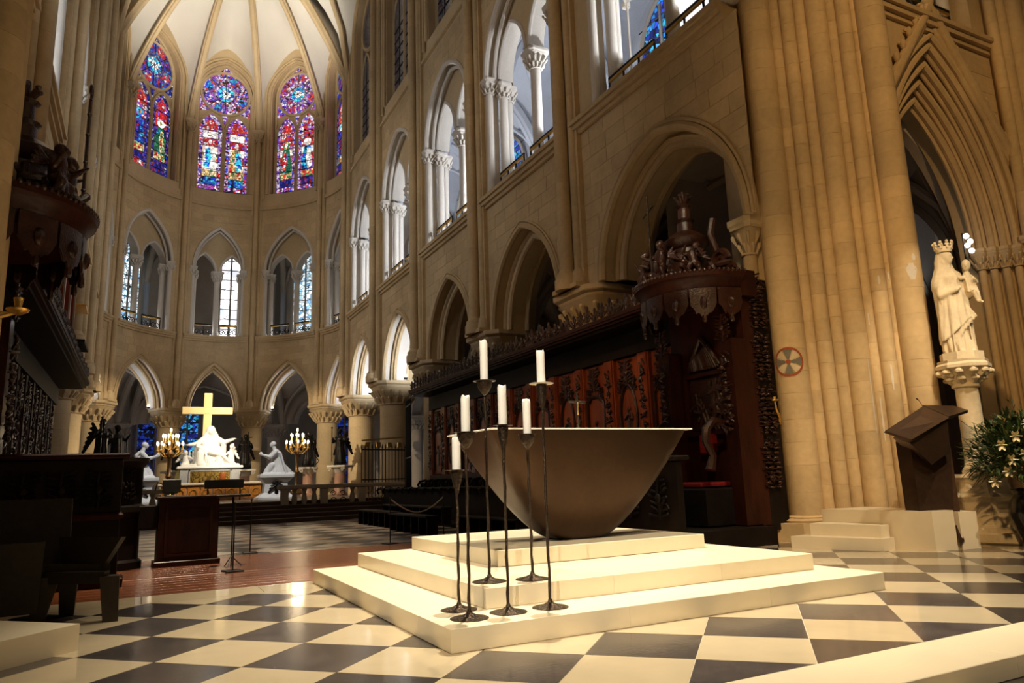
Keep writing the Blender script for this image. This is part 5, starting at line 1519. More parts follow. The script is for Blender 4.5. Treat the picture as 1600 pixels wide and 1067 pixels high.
for mi, (mat, cnt, Lr, wr) in enumerate(((LEAF, 2600, (.10, .22), .022), (LEAF2, 550, (.07, .16), .018))):
    m = M()
    for k in range(cnt):
        a = RB.random() * 2 * PI; el = math.asin(RB.uniform(-.35, 1)); r = .74 * (RB.random() ** .45)
        p = Vector((math.cos(a) * math.cos(el) * r, math.sin(a) * math.cos(el) * r, .42 + math.sin(el) * r * .95))
        d = (p - Vector((0, 0, .25))).normalized() + Vector((RB.uniform(-.7, .7), RB.uniform(-.7, .7), RB.uniform(-.5, .7)))
        leaf_geo(m, p, d, RB.uniform(*Lr), wr * RB.uniform(.6, 1.2), RB.uniform(0, .5))
    o = m.build('foliage', mat, bq, True); o['kind'] = 'stuff'
m = M()
for k in range(46):
    a = RB.random() * 2 * PI; el = RB.uniform(-.1, 1.35); r = RB.uniform(.6, .98)
    tip = Vector((math.cos(a) * math.cos(el) * r, math.sin(a) * math.cos(el) * r, .42 + math.sin(el) * r))
    m.add(tube([(0, 0, 0), tip * .5 + Vector((0, 0, .15)), tip], [.006, .004, .002], 4))
    for q in range(7):
        pp = (tip * .5 + Vector((0, 0, .15))).lerp(tip, q / 6)
        leaf_geo(m, pp, Vector((RB.uniform(-1, 1), RB.uniform(-1, 1), RB.uniform(-.3, 1))), .09, .014, .2)
o = m.build('stem', LEAF, bq, True)
for k, (u, v_, w) in enumerate(((-.10, -.55, .72), (.02, -.58, .66), (-.22, -.50, .62), (-.05, -.60, .50), (.12, -.55, .52), (.2, -.5, .38), (-.2, -.52, .30), (-.32, -.45, .18), (.08, -.6, .34), (.0, -.5, .86), (-.16, -.56, .44))):
    m = M(); c = Vector((-.88, -.48, 0)) * .66 + Vector((.48, -.88, 0)) * (u * 1.5 + .05) + Vector((0, 0, w * 1.15 - .05))
    for q in range(6):
        a = 2 * PI * q / 6
        leaf_geo(m, c, Vector((-.7 + .5 * math.cos(a), -.4 - .6 * math.cos(a), math.sin(a))), .11, .034, .1)
    m.build('lily', PETAL, bq, True)
# ------------------------------------------------------------------ carved ornament pieces (shared meshes)
def spiral(cx, cz, r, turns, sgn, tk, y=0.0, n=16):
    return tube([(cx + sgn * r * (1 - i / n * .85) * math.cos(i / n * turns * 2 * PI), y, cz + r * (1 - i / n * .85) * math.sin(i / n * turns * 2 * PI)) for i in range(n + 1)], [tk * (1 - .5 * i / n) for i in range(n + 1)], 5)
def acanthus(w, h, seed):
    """leafy relief about w wide and h high, in the local xz plane, relief towards -y"""
    r = random.Random(seed); m = M()
    for s in (-1, 1):
        m.add(spiral(s * w * .22, h * .25, w * .2, 1.4, s, w * .045)); m.add(spiral(s * w * .24, h * .72, w * .17, 1.4, s, w * .04))
        for k in range(7):
            z = h * (k + .5) / 7; a = r.uniform(.2, 1.1)
            p = Vector((s * w * .08, 0, z)); q = p + Vector((s * w * r.uniform(.2, .42), -w * .06, h * .09 * math.sin(a) + .01))
            m.add(cap(p, q, w * .035, w * .055, 5))
            m.add(ell(q, w * .07, w * .05, w * .05, 6, 4))
    m.add(tube([(0, -w * .03, 0), (w * .04, -w * .05, h * .3), (-w * .04, -w * .05, h * .65), (0, -w * .03, h)], w * .05, 5))
    m.add(ell((0, -w * .07, h * .5), w * .13, w * .08, w * .16, 8, 6))
    return m
ACA = [acanthus(.42, .55, s).mesh('acanthus', CARVE, True) for s in range(3)]
ACAK = [acanthus(.42, .55, s).mesh('acanthus', WOODK, True) for s in range(3)]
DROP = []
for s in range(2):                                   # trophy drop for the pilasters
    r = random.Random(40 + s); m = M()
    for k in range(30):
        z = .05 + 1.7 * k / 30; w = .11 * (1 - .3 * math.sin(k))
        m.add(cap((r.uniform(-w, w), r.uniform(-.03, 0), z), (r.uniform(-w, w), r.uniform(-.05, -.02), z + r.uniform(-.06, .09)), .018, .026, 5))
        if k % 3 == 0: m.add(ell((r.uniform(-.05, .05), -.04, z), .045, .03, .05, 6, 5))
    DROP.append(m.mesh('carved_drop', CARVE, True))
def crest_mesh(s):
    r = random.Random(s); m = M()
    for sg in (-1, 1):
        m.add(spiral(sg * .07, .09, .065, 1.3, sg, .018)); m.add(cap((sg * .02, 0, .1), (sg * .10, -.02, .2), .02, .03, 5)); m.add(ell((sg * .10, -.02, .21), .03, .03, .025, 6, 4))
    m.add(cap((0, 0, 0), (0, 0, .22), .025, .03, 6)); m.add(ell((0, 0, .27), .04, .035, .06, 7, 5)); m.add(ell((0, -.02, .14), .04, .03, .04, 7, 5))
    m.add(box(-.15, .15, -.03, .03, 0, .03))
    return m.mesh('crest_leaf', CARVE, True)
CREST = [crest_mesh(s) for s in (1, 2)]

def small_saint(seed, h=.75):
    r = random.Random(seed); m = M()
    robe(m, (0, 0, 0), [(.13, 0), (.13, .1 * h), (.10, .4 * h), (.11, .6 * h), (.08, .75 * h), (.03, .8 * h)], 6, .12, 20, 1, .5, r.random() * 6)
    head(m, (r.uniform(-.03, .03), -.02, .88 * h), .065 * h / .75, (r.uniform(-.4, .4), -1, 0))
    for s in (-1, 1):
        e = Vector((s * .15, -.05, .55 * h)); m.add(cap((s * .08, 0, .72 * h), e, .035, .03)); m.add(cap(e, (s * .03 + r.uniform(-.05, .05), -.10, r.uniform(.5, .72) * h), .03, .022))
    return sculpt(m, .014, 1)
SAINTS = []
for s in range(2):
    me = small_saint(70 + s); me.name = 'carved_figure'; me.materials.clear(); me.materials.append(CARVE); SAINTS.append(me)

def relief_panel_mesh(seed, w=1.0, h=.9):
    r = random.Random(seed); m = M()
    m.add(box(-w / 2, w / 2, -.01, .03, 0, h))
    for k in range(9):                                # crowd of little figures
        x = r.uniform(-w * .4, w * .4); z = r.uniform(.02, h * .55)
        b = Vector((x, -.03, z)); lean = r.uniform(-.15, .15)
        m.add(cap(b, b + Vector((lean, -.03, .22)), .05, .055, 7)); m.add(ell(b + Vector((lean * 1.2, -.05, .32)), .045, .045, .055, 7, 6))
        for q in range(3):
            e = b + Vector((lean, -.05, .18)); m.add(cap(e, e + Vector((r.uniform(-.2, .2), -.03, r.uniform(-.12, .14))), .025, .02, 6))
        m.add(cap(b, b + Vector((r.uniform(-.15, .15), -.02, -.12)), .04, .03, 6))
    me = sculpt(m, .016, 1); me.name = 'relief'; me.materials.clear(); me.materials.append(CARVE)
    return me
RELIEF = relief_panel_mesh(3)

def choir_stalls(name, label, xb, sgn, y0, y1, rz, detail=True, red=True):
    """high-backed stalls; local x runs along the wall, local -y towards the nave"""
    o = thing(name, label, 'choir stalls', (xb, y1 if sgn > 0 else y0, 0), rz)
    L = y1 - y0; n = round(L / 1.36); w = L / n
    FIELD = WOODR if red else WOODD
    M().box(0, L, .12, .30, 0, 4.3).build('back_wall', WOODD, o)
    # cornice overhanging the seats with a deep soffit
    m = M()
    for (d, z0, z1) in ((-.78, 4.36, 4.41), (-.84, 4.41, 4.46), (-.86, 4.46, 4.54)): m.box(-.1, L + .1, d, .35, z0, z1)
    m.build('cornice', WOODD, o)
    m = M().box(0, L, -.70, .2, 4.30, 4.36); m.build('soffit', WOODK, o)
    fr = M(); fr.box(-.05, L + .05, -.05, .15, 3.80, 4.32); fr.build('frieze', WOODK, o)  # blackened wood colour stands for the shadow under the soffit
    nc = int(L / .30)
    for k in range(nc):
        put('crest_leaf', CREST[k % 2], o, ((k + .5) * L / nc, -.80, 4.52), None, (1, 1, 1.05 + .15 * ((k * 7) % 3)))
    if not detail: nseat = 0
    for k in range(n):
        x = (k + .5) * w
        fd = M().add(bbox(-w * .30, w * .30, .05, .14, 1.45, 3.78, .01)).build('panel_field', FIELD, o); fd.location = (x, 0, 0)
        oval = k % 2 == 1
        f = M()
        if oval:
            pts = [(math.cos(2 * PI * i / 24) * w * .24, .03, 2.45 + math.sin(2 * PI * i / 24) * .72) for i in range(24)]
            f.add(tube(pts, .035, 6, True)); f.add(tube([(a * .86, .04, 2.45 + (z - 2.45) * .9) for a, b, z in pts], .018, 5, True))
        else:
            W2 = w * .27; c_ = .16
            pts = [(-W2, .03, 1.55), (-W2, .03, 3.05 - c_), (-W2 + c_, .03, 3.05), (W2 - c_, .03, 3.05), (W2, .03, 3.05 - c_), (W2, .03, 1.55)]
            f.add(tube(pts, .04, 6)); f.add(tube([(a * .88, .045, z - .05) for a, b, z in pts], .018, 5))
        f.build('panel_frame', CARVE, o, True).location = (x, 0, 0)
        put('carved_figure', SAINTS[k % 2], o, (x, .05, 1.75 if not oval else 2.05), None, (1, .7, 1.0 if not oval else .85))
        a = put('acanthus', ACA[k % 3], o, (x, .02, 3.14), None, (1.25, 1, 1.05))
        for s in (-1, 1):
            put('acanthus', ACA[(k + 1) % 3], o, (x + s * w * .2, .03, 2.9 if not oval else 3.0), None, (.5, 1, .6))
        # pilaster between panels
        xp = k * w
        M().add(bbox(xp - .15, xp + .15, -.02, .12, 1.40, 3.80, .01)).build('pilaster', WOODR if red else WOODD, o)
        put('carved_drop', DROP[k % 2], o, (xp, -.03, 1.6), None, (1, 1, 1.15))
        for s in (-1, 1): M().add(bbox(xp + s * .19 - .025, xp + s * .19 + .025, 0, .1, 1.40, 3.80, .005)).build('stile', FIELD, o)
    # dado, seats, elbow rests, desk fronts
    M().box(0, L, -.06, .14, 1.28, 1.42).build('dado_rail', WOODD, o)
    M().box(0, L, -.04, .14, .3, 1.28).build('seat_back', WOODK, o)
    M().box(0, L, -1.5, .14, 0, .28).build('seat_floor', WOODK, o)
    ns = int(L / .68); ws = L / ns
    arm = M(); arm.add(tube([(0, 0, 1.18), (0, -.2, 1.24), (0, -.42, 1.2), (0, -.5, 1.08), (0, -.44, .98)], [.035, .045, .05, .045, .04], 6)); arm.box(-.03, .03, -.40, 0, .3, 1.15)
    arm = arm.mesh('elbow_rest', WOODK, True)
    seat = M().add(bbox(-ws * .44, ws * .44, -.44, 0, .66, .72, .01)).mesh('seat', WOODK)
    for k in range(ns):
        put('elbow_rest', arm, o, (k * ws, -.04, 0)); put('seat', seat, o, ((k + .5) * ws, -.04, 0))
    return o
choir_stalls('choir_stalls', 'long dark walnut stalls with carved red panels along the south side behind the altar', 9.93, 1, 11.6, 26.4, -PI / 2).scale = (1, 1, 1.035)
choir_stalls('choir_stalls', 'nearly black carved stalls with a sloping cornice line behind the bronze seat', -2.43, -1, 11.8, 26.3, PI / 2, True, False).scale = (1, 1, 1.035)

# ------------------------------------------------------------------ the two canopied thrones
def cherub(seed, h=.75):
    r = random.Random(seed); m = M(); s = h / .75
    m.add(cap((0, 0, .30 * s), (r.uniform(-.06, .06), 0, .50 * s), .10 * s, .11 * s)); head(m, (r.uniform(-.08, .08), -.03, .67 * s), .085 * s, (r.uniform(-.6, .6), -1, r.uniform(-.1, .2)))
    for q in (-1, 1):
        k = Vector((q * .12 * s, -.12 * s, .18 * s + r.uniform(-.04, .06))); m.add(cap((q * .06 * s, 0, .28 * s), k, .075 * s, .055 * s)); f = k + Vector((q * .03, r.uniform(.02, .1), -.2 * s)); m.add(cap(k, f, .055 * s, .035 * s)); m.add(cap(f, f + Vector((0, -.07, -.01)), .03 * s, .025 * s))
        e = Vector((q * .2 * s, -.05, .42 * s + r.uniform(-.05, .12))); m.add(cap((q * .11 * s, 0, .5 * s), e, .045 * s, .038 * s)); w_ = e + Vector((q * r.uniform(-.12, .12), -.1, r.uniform(-.02, .18))); m.add(cap(e, w_, .036 * s, .028 * s)); hand(m, w_, w_ - e, .018 * s, (0, 0, 1))
        for t in range(4): m.add(cap((q * .06, .08, .48 * s), (q * (.18 + .04 * t), .16, (.62 - .08 * t) * s), .03, .03, 6))
    for t in range(4): m.add(cap((r.uniform(-.12, .12), -.08, .32 * s), (r.uniform(-.2, .2), -.12, .08), .03, .04, 6))
    me = sculpt(m, .014, 2); me.name = 'putto'; me.materials.clear(); me.materials.append(CARVE); return me
PUTTI = [cherub(s) for s in (5, 6, 8)]

def throne(name, label, loc, rz, base=True, crosier=False):
    """semicircular canopy on the stall end; local -y towards the nave, x along the wall"""
    o = thing(name, label, 'canopied throne', loc, rz)
    R = 1.12
    half = lambda prof, n=22: lathe(prof, n, PI, 2 * PI, False)
    cn = M().add(half([(0.05, 4.35), (R - .12, 4.32), (R - .05, 4.42), (R, 4.50), (R + .02, 4.60), (R + .10, 4.66), (R + .11, 4.74), (R, 4.78), (.05, 4.82)]))
    cn.add(box(-R, R, -.02, .35, 4.32, 4.80)); cn.build('canopy', WOODD, o, True)
    bd = M()
    for k in range(46):
        a = PI + PI * k / 45; bd.add(ell(((R + .10) * math.cos(a), (R + .10) * math.sin(a), 4.75), .035, .035, .04, 6, 4))
    bd.build('bead_moulding', CARVE, o, True)
    # carved lambrequin hanging from the rim
    for k in range(7):
        a0 = PI + PI * (k + .04) / 7; a1 = PI + PI * (k + .96) / 7; m = M(); nn = 10; r_ = R - .03
        for i in range(nn + 1):
            a = a0 + (a1 - a0) * i / nn; drop = .28 + .22 * math.sin(PI * i / nn) ** .6 + .03 * math.cos(i * 3)
            for q in (r_, r_ + .03): m.v += [(q * math.cos(a), q * math.sin(a), 4.45), (q * math.cos(a), q * math.sin(a), 4.45 - drop)]
        for i in range(nn):
            b0 = i * 4; m.f += [(b0, b0 + 4, b0 + 5, b0 + 1), (b0 + 2, b0 + 3, b0 + 7, b0 + 6), (b0 + 1, b0 + 5, b0 + 7, b0 + 3)]
        am = (a0 + a1) / 2
        m.add(ell(((r_ + .02) * math.cos(am), (r_ + .02) * math.sin(am), 4.18), .07, .07, .12, 7, 5)); m.add(cap((r_ * math.cos(am), r_ * math.sin(am), 4.05), (r_ * math.cos(am), r_ * math.sin(am), 3.86), .03, .045, 6))
        m.build('lambrequin', CARVE, o, True)
    # sculptures on the canopy
    for k, (x, y, sc_, rot) in enumerate(((-.55, -.78, 1.0, -.3), (-.05, -.85, 1.08, .15), (.55, -.55, .85, .6))):
        put('putto', PUTTI[k], o, (x, y, 4.76), rot, (sc_,) * 3)
    for s in (-1, 1):
        m = M().add(spiral(0, .2, .22, 1.6, s, .06, 0, 24)); m.add(tube([(s * -.05, 0, .38), (s * -.25, .05, .8), (s * -.2, .1, 1.1)], [.06, .07, .06], 7)); m.add(tube([(.0, .05, 0), (s * .3, .05, .06)], .06, 6))
        q = m.build('volute', CARVE, o, True); q.location = (s * .80, -.15, 4.82)
    lf = M(); r = random.Random(9)
    for k in range(60):
        a = PI + PI * r.random(); q = r.uniform(.25, .95); b = Vector((q * math.cos(a), q * math.sin(a), 4.8 + r.uniform(0, .75 * (1.1 - q))))
        lf.add(cap(b, b + Vector((r.uniform(-.16, .16), r.uniform(-.16, .16), r.uniform(.02, .22))), .05, .06, 6))
    lf.build('carved_foliage', CARVE, o, True)
    M().add(lathe([(.42, 4.8), (.36, 5.1), (.30, 5.4), (.44, 5.5), (.46, 5.58), (.36, 5.64), (.28, 5.72), (.16, 5.78), (.15, 5.95), (.20, 6.0), (.12, 6.05), (.11, 6.25), (.17, 6.30), (.1, 6.34)], 12, mod=lambda a, z: 1 + .08 * math.sin(6 * a)), Matrix.Translation((.1, -.30, 0))).build('lantern', CARVE, o, True)
    f = M()
    for k in range(6):
        a = 2 * PI * k / 6; f.add(cap((.1, -.30, 6.3), (.1 + .13 * math.cos(a), -.30 + .13 * math.sin(a), 6.48), .05, .03, 6)); f.add(ell((.1 + .15 * math.cos(a), -.30 + .15 * math.sin(a), 6.5), .045, .045, .035, 6, 4))
    f.add(cap((.1, -.3, 6.3), (.1, -.3, 6.58), .06, .04)); f.build('finial', CARVE, o, True)
    if crosier:
        m = M().add(tube([(.0, 0, 0), (0, 0, 1.7)], .022, 6)); m.add(tube([(.0 + .13 * (1 - .05 * i) * math.sin(i * .42) + 0, 0, 1.72 + .13 - .13 * (1 - .05 * i) * math.cos(i * .42)) for i in range(16)], .022, 6))
        for z in (.4, .8, 1.2, 1.5): m.add(ell((0, 0, z), .035, .035, .03, 6, 4))
        q = m.build('crosier', CARVE, o, True); q.location = (.15, -1.02, 4.80)
    else:
        m = M().add(tube([(0, 0, 0), (0, 0, 1.70)], .020, 6)); m.add(tube([(-.16, 0, 1.30), (.16, 0, 1.44)], .018, 6))
        q = m.build('staff_cross', BRONZK, o, True, 'tall thin cross held between the putti'); q.location = (-.12, -1.0, 4.80)
    # back with relief, side posts and arm scrolls
    M().box(-1.0, 1.0, .05, .30, .3, 4.35).build('back_wall', WOODD, o)
    put('relief', RELIEF, o, (.02, .02, 2.0), None, (1.0, 1, 1.1))
    m = M()
    for (x0, x1, z0, z1) in ((-.58, .58, 1.90, 1.98), (-.58, .58, 3.0, 3.08), (-.58, -.50, 1.98, 3.0), (.50, .58, 1.98, 3.0)): m.box(x0, x1, -.06, .06, z0, z1)
    m.build('panel_frame', WOODD, o)
    m = M().add(cap((-.4, -.02, 3.2), (.0, -.06, 3.75), .05, .05)).add(cap((.4, -.02, 3.2), (0, -.06, 3.75), .05, .05)); 
    for k in range(14): m.add(cap((-.4 + .06 * k, -.03, 3.15), (-.3 + .04 * k, -.08, 3.3 + .02 * k), .03, .04, 6))
    m.build('carved_crest', CARVE, o, True)
    for s in (-1, 1):
        M().add(bbox(s * .86 - .16, s * .86 + .16, -.28, .1, .3, 3.55, .02)).build('side_post', WOODD, o)
        put('carved_drop', DROP[0], o, (s * .86, -.30, 1.9), None, (1.1, 1.2, .8))
        put('acanthus', ACA[0], o, (s * .86, -.30, 3.5), None, (.9, 1, .9))
        if crosier: continue
        ar = M().add(tube([(0, 0, 1.40), (0, -.15, 1.62), (0, -.35, 1.66), (0, -.52, 1.50), (0, -.55, 1.28), (0, -.42, 1.05), (0, -.5, .8)], [.06, .075, .07, .08, .07, .07, .09], 7)); ar.add(spiral(0, 0, .12, 1.4, 1, .04))
        q = ar.build('arm_scroll', CARVE, o, True); q.location = (s * .70, -.2, .45)
    if base:
        M().add(bbox(-.75, .75, -.9, .1, .3, .95, .03)).build('seat_block', WOODK, o)
        M().add(bbox(-.55, .55, -.82, .0, .95, 1.05, .03)).build('seat_cushion', REDCL, o)
        M().add(bbox(-.18, .18, -.12, -.02, 1.55, 1.92, .03)).build('red_book', REDCL, o)
    if not crosier:
        M().box(-1.3, 1.3, -1.9, .1, 0, .3).build('dais', WOODK, o)
        fp = M().add(bbox(-1.25, 1.25, -1.9, -1.78, .0, 1.42, .02)); fp.build('front_panel', WOODK, o)
        M().add(bbox(-1.3, 1.3, -2.0, -1.66, 1.42, 1.5, .02)).build('desk_top', WOODK, o)
        for s in (-.8, 0, .8): put('acanthus', ACAK[1], o, (s, -1.92, .5), None, (1.2, 1, 1.2))
    return o
throne('canopied_throne', 'carved walnut throne with statues on its canopy between the stalls and the great pier', (9.45, 10.42, 0), -PI / 2)
throne('canopied_throne', 'black carved throne canopy topped by a crosier above the bronze seat', (-1.90, 10.55, 0), PI / 2, True, True)
pnl = thing('stall_end_panel', 'narrow carved walnut panel squeezed between the throne and the great pier', 'panel', (9.75, 9.72, 0))
M().add(bbox(-.05, .45, -.28, -.16, .2, 4.7, .01)).build('board', WOODK, pnl)
for k in range(4):
    for q in range(2): put('carved_drop', DROP[(k + q) % 2], pnl, (.04 + q * .2, -.29, .9 + k * .95), None, (1.0, 1.0, .5))
put('acanthus', ACA[0], pnl, (.1, -.30, 4.3), None, (.8, 1, .9))

# red and steel organ case pieces above the north stalls
og = thing('choir_organ', 'red organ case boards with bright metal edges above the black stall cornice', 'organ', (-2.0, 19.0, 4.45))
for (yy, z0, z1, w) in ((-1.9, 1.0, 2.6, .6), (-.5, .75, 2.3, .5), (.9, .75, 2.3, .6), (2.2, .9, 2.4, .4)):
    M().add(bbox(-.25, .25, yy, yy + w, z0, z1, .01)).build('case_board', ORGAN, og)
    M().add(bbox(.25, .29, yy - .02, yy + .03, z0, z1, .005)).build('metal_edge', TIN, og)
    M().add(bbox(-.25, .30, yy - .08, yy + w + .08, z0 - .18, z0, .01)).build('case_foot', WOODK, og)
M().add(bbox(.1, .50, 2.6, 3.6, 1.62, 1.68, .01)).build('shelf', GILT, og)
M().add(bbox(.0, .55, 2.4, 4.0, .62, .70, .01)).build('shelf', WOODK, og)
# gilt sconce on the north stalls
sn = thing('sconce', 'gilt candle sconce arm on the black north stalls', 'sconce', (-1.35, 8.9, 3.05))
m = M().add(tube([(-.35, 0, -.3), (-.2, 0, -.08), (0, 0, 0), (.12, 0, .05)], [.03, .025, .02, .02], 6)).add(tube([(-.35, 0, .02), (.1, 0, .04)], .015, 6)); m.build('arm', GILT, sn, True)
M().add(lathe([(.03, .02), (.10, .06), (.11, .08), (.03, .09), (.04, .16), (.05, .2)], 12), Matrix.Translation((.12, 0, 0))).build('candle_cup', GILT, sn, True)
# ------------------------------------------------------------------ bronze seat by the dais
ch = thing('bronze_chair', 'dark bronze chair with flared slab arms and a wide plain back', 'chair', (-.75, 8.85, 0))
def slab_poly(name, pts, th, mat=CHAIR, par=ch, off=(-.75, 8.85)):
    n = len(pts); a = Vector(pts[1]) - Vector(pts[0]); b = Vector(pts[2]) - Vector(pts[0]); nn = a.cross(b).normalized() * th
    m = M(); m.v = [(p[0] - off[0], p[1] - off[1], p[2]) for p in pts] + [(p[0] + nn.x - off[0], p[1] + nn.y - off[1], p[2] + nn.z) for p in pts]
    m.f = [tuple(range(n)), tuple(reversed(range(n, 2 * n)))] + [(i, n + i, n + (i + 1) % n, (i + 1) % n) for i in range(n)]
    return m.build(name, mat, par)
slab_poly('backrest', [(-1.62, 9.10, .48), (-.60, 9.02, .48), (-.62, 9.16, 1.17), (-1.60, 9.26, 1.17)], -.06)
slab_poly('seat', [(-1.35, 8.62, .47), (-.78, 8.64, .47), (-.20, 8.36, .47), (-.58, 9.06, .45), (-1.6, 9.1, .45)], -.06)
slab_poly('arm', [(-.60, 8.88, .48), (-.24, 8.42, .48), (-.08, 8.26, .78), (-.66, 8.96, .78)], .05)
slab_poly('arm', [(-1.66, 8.92, .40), (-1.42, 8.58, .40), (-1.5, 8.52, .78), (-1.75, 9.0, .78)], -.05)
slab_poly('apron', [(-1.44, 8.56, .10), (-.80, 8.60, .10), (-.78, 8.60, .76), (-1.46, 8.54, .76)], .05)
slab_poly('side_rail', [(-.74, 8.68, .36), (-.22, 8.34, .36), (-.20, 8.32, .47), (-.72, 8.66, .47)], .08)
for (x, y, lx, ly) in ((-.20, 8.34, .03, -.03), (-.72, 8.66, -.09, .02), (-.58, 8.95, .0, .05), (-1.45, 8.6, -.05, 0)):
    m = M(); a = .065; t = .085
    m.v = [(x + lx - .75 * 0 + dx * a + .75, y + ly + dy * a - 8.85, 0) for dx, dy in ((-1, -1), (1, -1), (1, 1), (-1, 1))] + [(x + dx * t + .75, y + dy * t - 8.85, .42) for dx, dy in ((-1, -1), (1, -1), (1, 1), (-1, 1))]
    m.f = [(3, 2, 1, 0), (4, 5, 6, 7)] + [(i, (i + 1) % 4, 4 + (i + 1) % 4, 4 + i) for i in range(4)]
    m.build('leg', CHAIR, ch)

# ------------------------------------------------------------------ dark panelled desk in front of the choir
dk = thing('reading_desk', 'dark panelled wooden desk standing at the edge of the boards', 'desk', (.78, 13.4, 0), .04)
M().add(bbox(-.46, .46, 0, .5, .0, 1.08, .01)).build('body', WOODD, dk)
m = M()
for (x0, x1, z0, z1) in ((-.36, .36, .16, .20), (-.36, .36, .93, .97), (-.36, -.32, .20, .93), (.32, .36, .20, .93)): m.box(x0, x1, -.02, .01, z0, z1)
m.build('panel_moulding', WOODD, dk)
M().add(bbox(-.31, .31, -.006, .01, .21, .92, .004)).build('panel_field', WOODD, dk)
M().add(bbox(-.50, .50, -.05, .55, 1.08, 1.12, .01)).build('desk_top', WOODD, dk)
M().add(bbox(-.50, .50, -.04, .54, .0, .09, .01)).build('plinth', WOODD, dk)
M().add(bbox(-.75, -.47, .05, .45, .62, .98, .01)).build('side_shelf', WOODK, dk)
mo = thing('monitor', 'small black monitor turned away on top of the panelled desk', 'monitor', (.52, 13.65, 1.12), .1)
M().add(bbox(-.16, .12, -.02, .02, .06, .28, .01)).build('screen', BLACK, mo); M().add(bbox(-.1, .08, -.08, .08, 0, .02, .005)).build('foot', BLACK, mo); M().add(bbox(-.03, .02, -.01, .01, .02, .08, .003)).build('neck', BLACK, mo)
M().add(tube([(-.16, 0, .2), (-.24, -.02, .24), (-.27, 0, .1)], .012, 6)).build('cable', BLACK, mo, True)
ms = thing('music_stand', 'thin black stand beside the panelled desk with a sloping tray', 'stand', (1.38, 12.7, 0))
M().add(tube([(0, 0, 0), (0, 0, 1.0)], .012, 6)).build('pole', IRON, ms, True); M().add(bbox(-.26, .26, -.03, .2, 1.08, 1.12, .004)).build('tray', IRON, ms)
M().add(tube([(0, 0, .98), (0, .05, 1.1)], .02, 6)).build('hinge', IRON, ms, True)
for k in range(3): M().add(tube([(0, 0, .16), (.16 * math.cos(2.1 * k), .16 * math.sin(2.1 * k), .005)], .008, 5)).build('foot', IRON, ms, True)

# carved bench front on the left (north desks)
bf = thing('stall_desk', 'black carved desk front with a moulded top behind the bronze seat', 'stall desk', (-.9, 11.2, 0))
M().add(bbox(-1.6, .70, .0, .36, 0, 1.66, .02)).build('front', WOODK, bf)
for s in range(5): put('acanthus', ACAK[s % 3], bf, (-1.25 + s * .42, -.01, 1.02), None, (.9, 1, .85))
M().add(bbox(-1.65, .78, -.08, .38, 1.66, 1.73, .02)).build('top_moulding', WOODD, bf)
M().add(bbox(-1.62, .74, -.07, .37, .86, .95, .03)).build('rail', WOODD, bf)
M().add(bbox(-1.62, .78, -.06, .37, 0, .12, .02)).build('plinth', WOODD, bf)
bf2 = thing('stall_desk', 'curved dark desk end carved with openwork beyond the black desk front', 'stall desk', (-.36, 13.7, 0))
bf2.scale = (.76, .76, 1.0)
M().add(lathe([(.62, 0), (.62, .12), (.55, .16), (.55, .80), (.66, .90), (.64, .98), (.56, 1.02), (.56, 1.6), (.68, 1.7), (.66, 1.76)], 22)).build('drum', WOODK, bf2, True)
for s in range(9):
    a = -PI * .95 + s * .25; q = put('acanthus', ACAK[s % 3], bf2, (.57 * math.cos(a), .57 * math.sin(a), 1.05), a + PI / 2, (.6, 1, .95))
sl = [(-.45, -.55, .02), (-.20, -.05, .02)]

# ------------------------------------------------------------------ rope stanchions
st0 = thing('stanchion', 'thin black stanchion on the inlaid floor beside the panelled desk', 'stanchion', (1.96, 15.0, 0), 0, 'rope stanchions')
M().add(bbox(-.13, .13, -.13, .13, 0, .025, .008)).build('foot', IRON, st0)
M().add(tube([(0, 0, .02), (0, 0, .98)], .011, 7)).build('post', IRON, st0, True)
M().add(ell((0, 0, .99), .02, .02, .025, 8, 6)).build('knob', IRON, st0, True)
st1 = dup(st0, (4.64, 14.75, 0), .2, 'thin black stanchion holding a pale rope in front of the south benches')
st2 = dup(st0, (1.32, 11.9, 0), .2, 'thin black stanchion right beside the panelled desk')
st3 = dup(st0, (6.15, 15.6, 0), .2, 'thin black stanchion hidden behind the altar steps at the rope end')
rp = thing('rope', 'pale rope sagging from a stanchion in front of the south benches', 'rope', (4.64, 14.75, .9))
M().add(tube([(1.51 * t, .85 * t, -.30 * math.sin(PI * t) - .02 * t) for t in [i / 16 for i in range(17)]], .014, 6)).build('cord', PALE, rp, True)
for t in (0, 1): M().add(ell((1.51 * t, .85 * t, -.02 * t), .028, .028, .035, 8, 6)).build('rope_end', IRON, rp, True)

# ------------------------------------------------------------------ benches in front of the south stalls
def bench(x0, x1, y, z, lab, rz=0.0):
    w = x1 - x0
    o = thing('bench', lab, 'bench', ((x0 + x1) / 2, y, z), rz, 'choir benches')
    M().add(bbox(-w / 2, w / 2, -.17, .17, .40, .45, .012)).build('seat', WOODK, o)
    n = max(2, int(w / .55))
    for k in range(n + 1):
        x = -w / 2 + .06 + (w - .12) * k / n; M().add(bbox(x - .03, x + .03, -.13, .13, 0, .40, .01)).build('leg', WOODK, o)
    M().add(bbox(-w / 2 + .05, w / 2 - .05, -.02, .02, .12, .18, .005)).build('stretcher', WOODK, o)
    return o
bench(-1.7, 1.7, 20.7, 0, 'low dark bench at the far end of the front row beside the inlaid floor', 0).location = (6.35, 21.4, 0)
for k, (x, y, L2, lab) in enumerate(((6.35, 21.6, 3.4, None),)): pass
for o in [q for q in bpy.data.objects if q.name.startswith('bench')]: o.rotation_euler = (0, 0, PI / 2)
b2 = bench(-1.45, 1.45, 0, 0, 'low dark bench in the front row just behind the rope'); b2.location = (6.1, 17.6, 0); b2.rotation_euler = (0, 0, PI / 2)
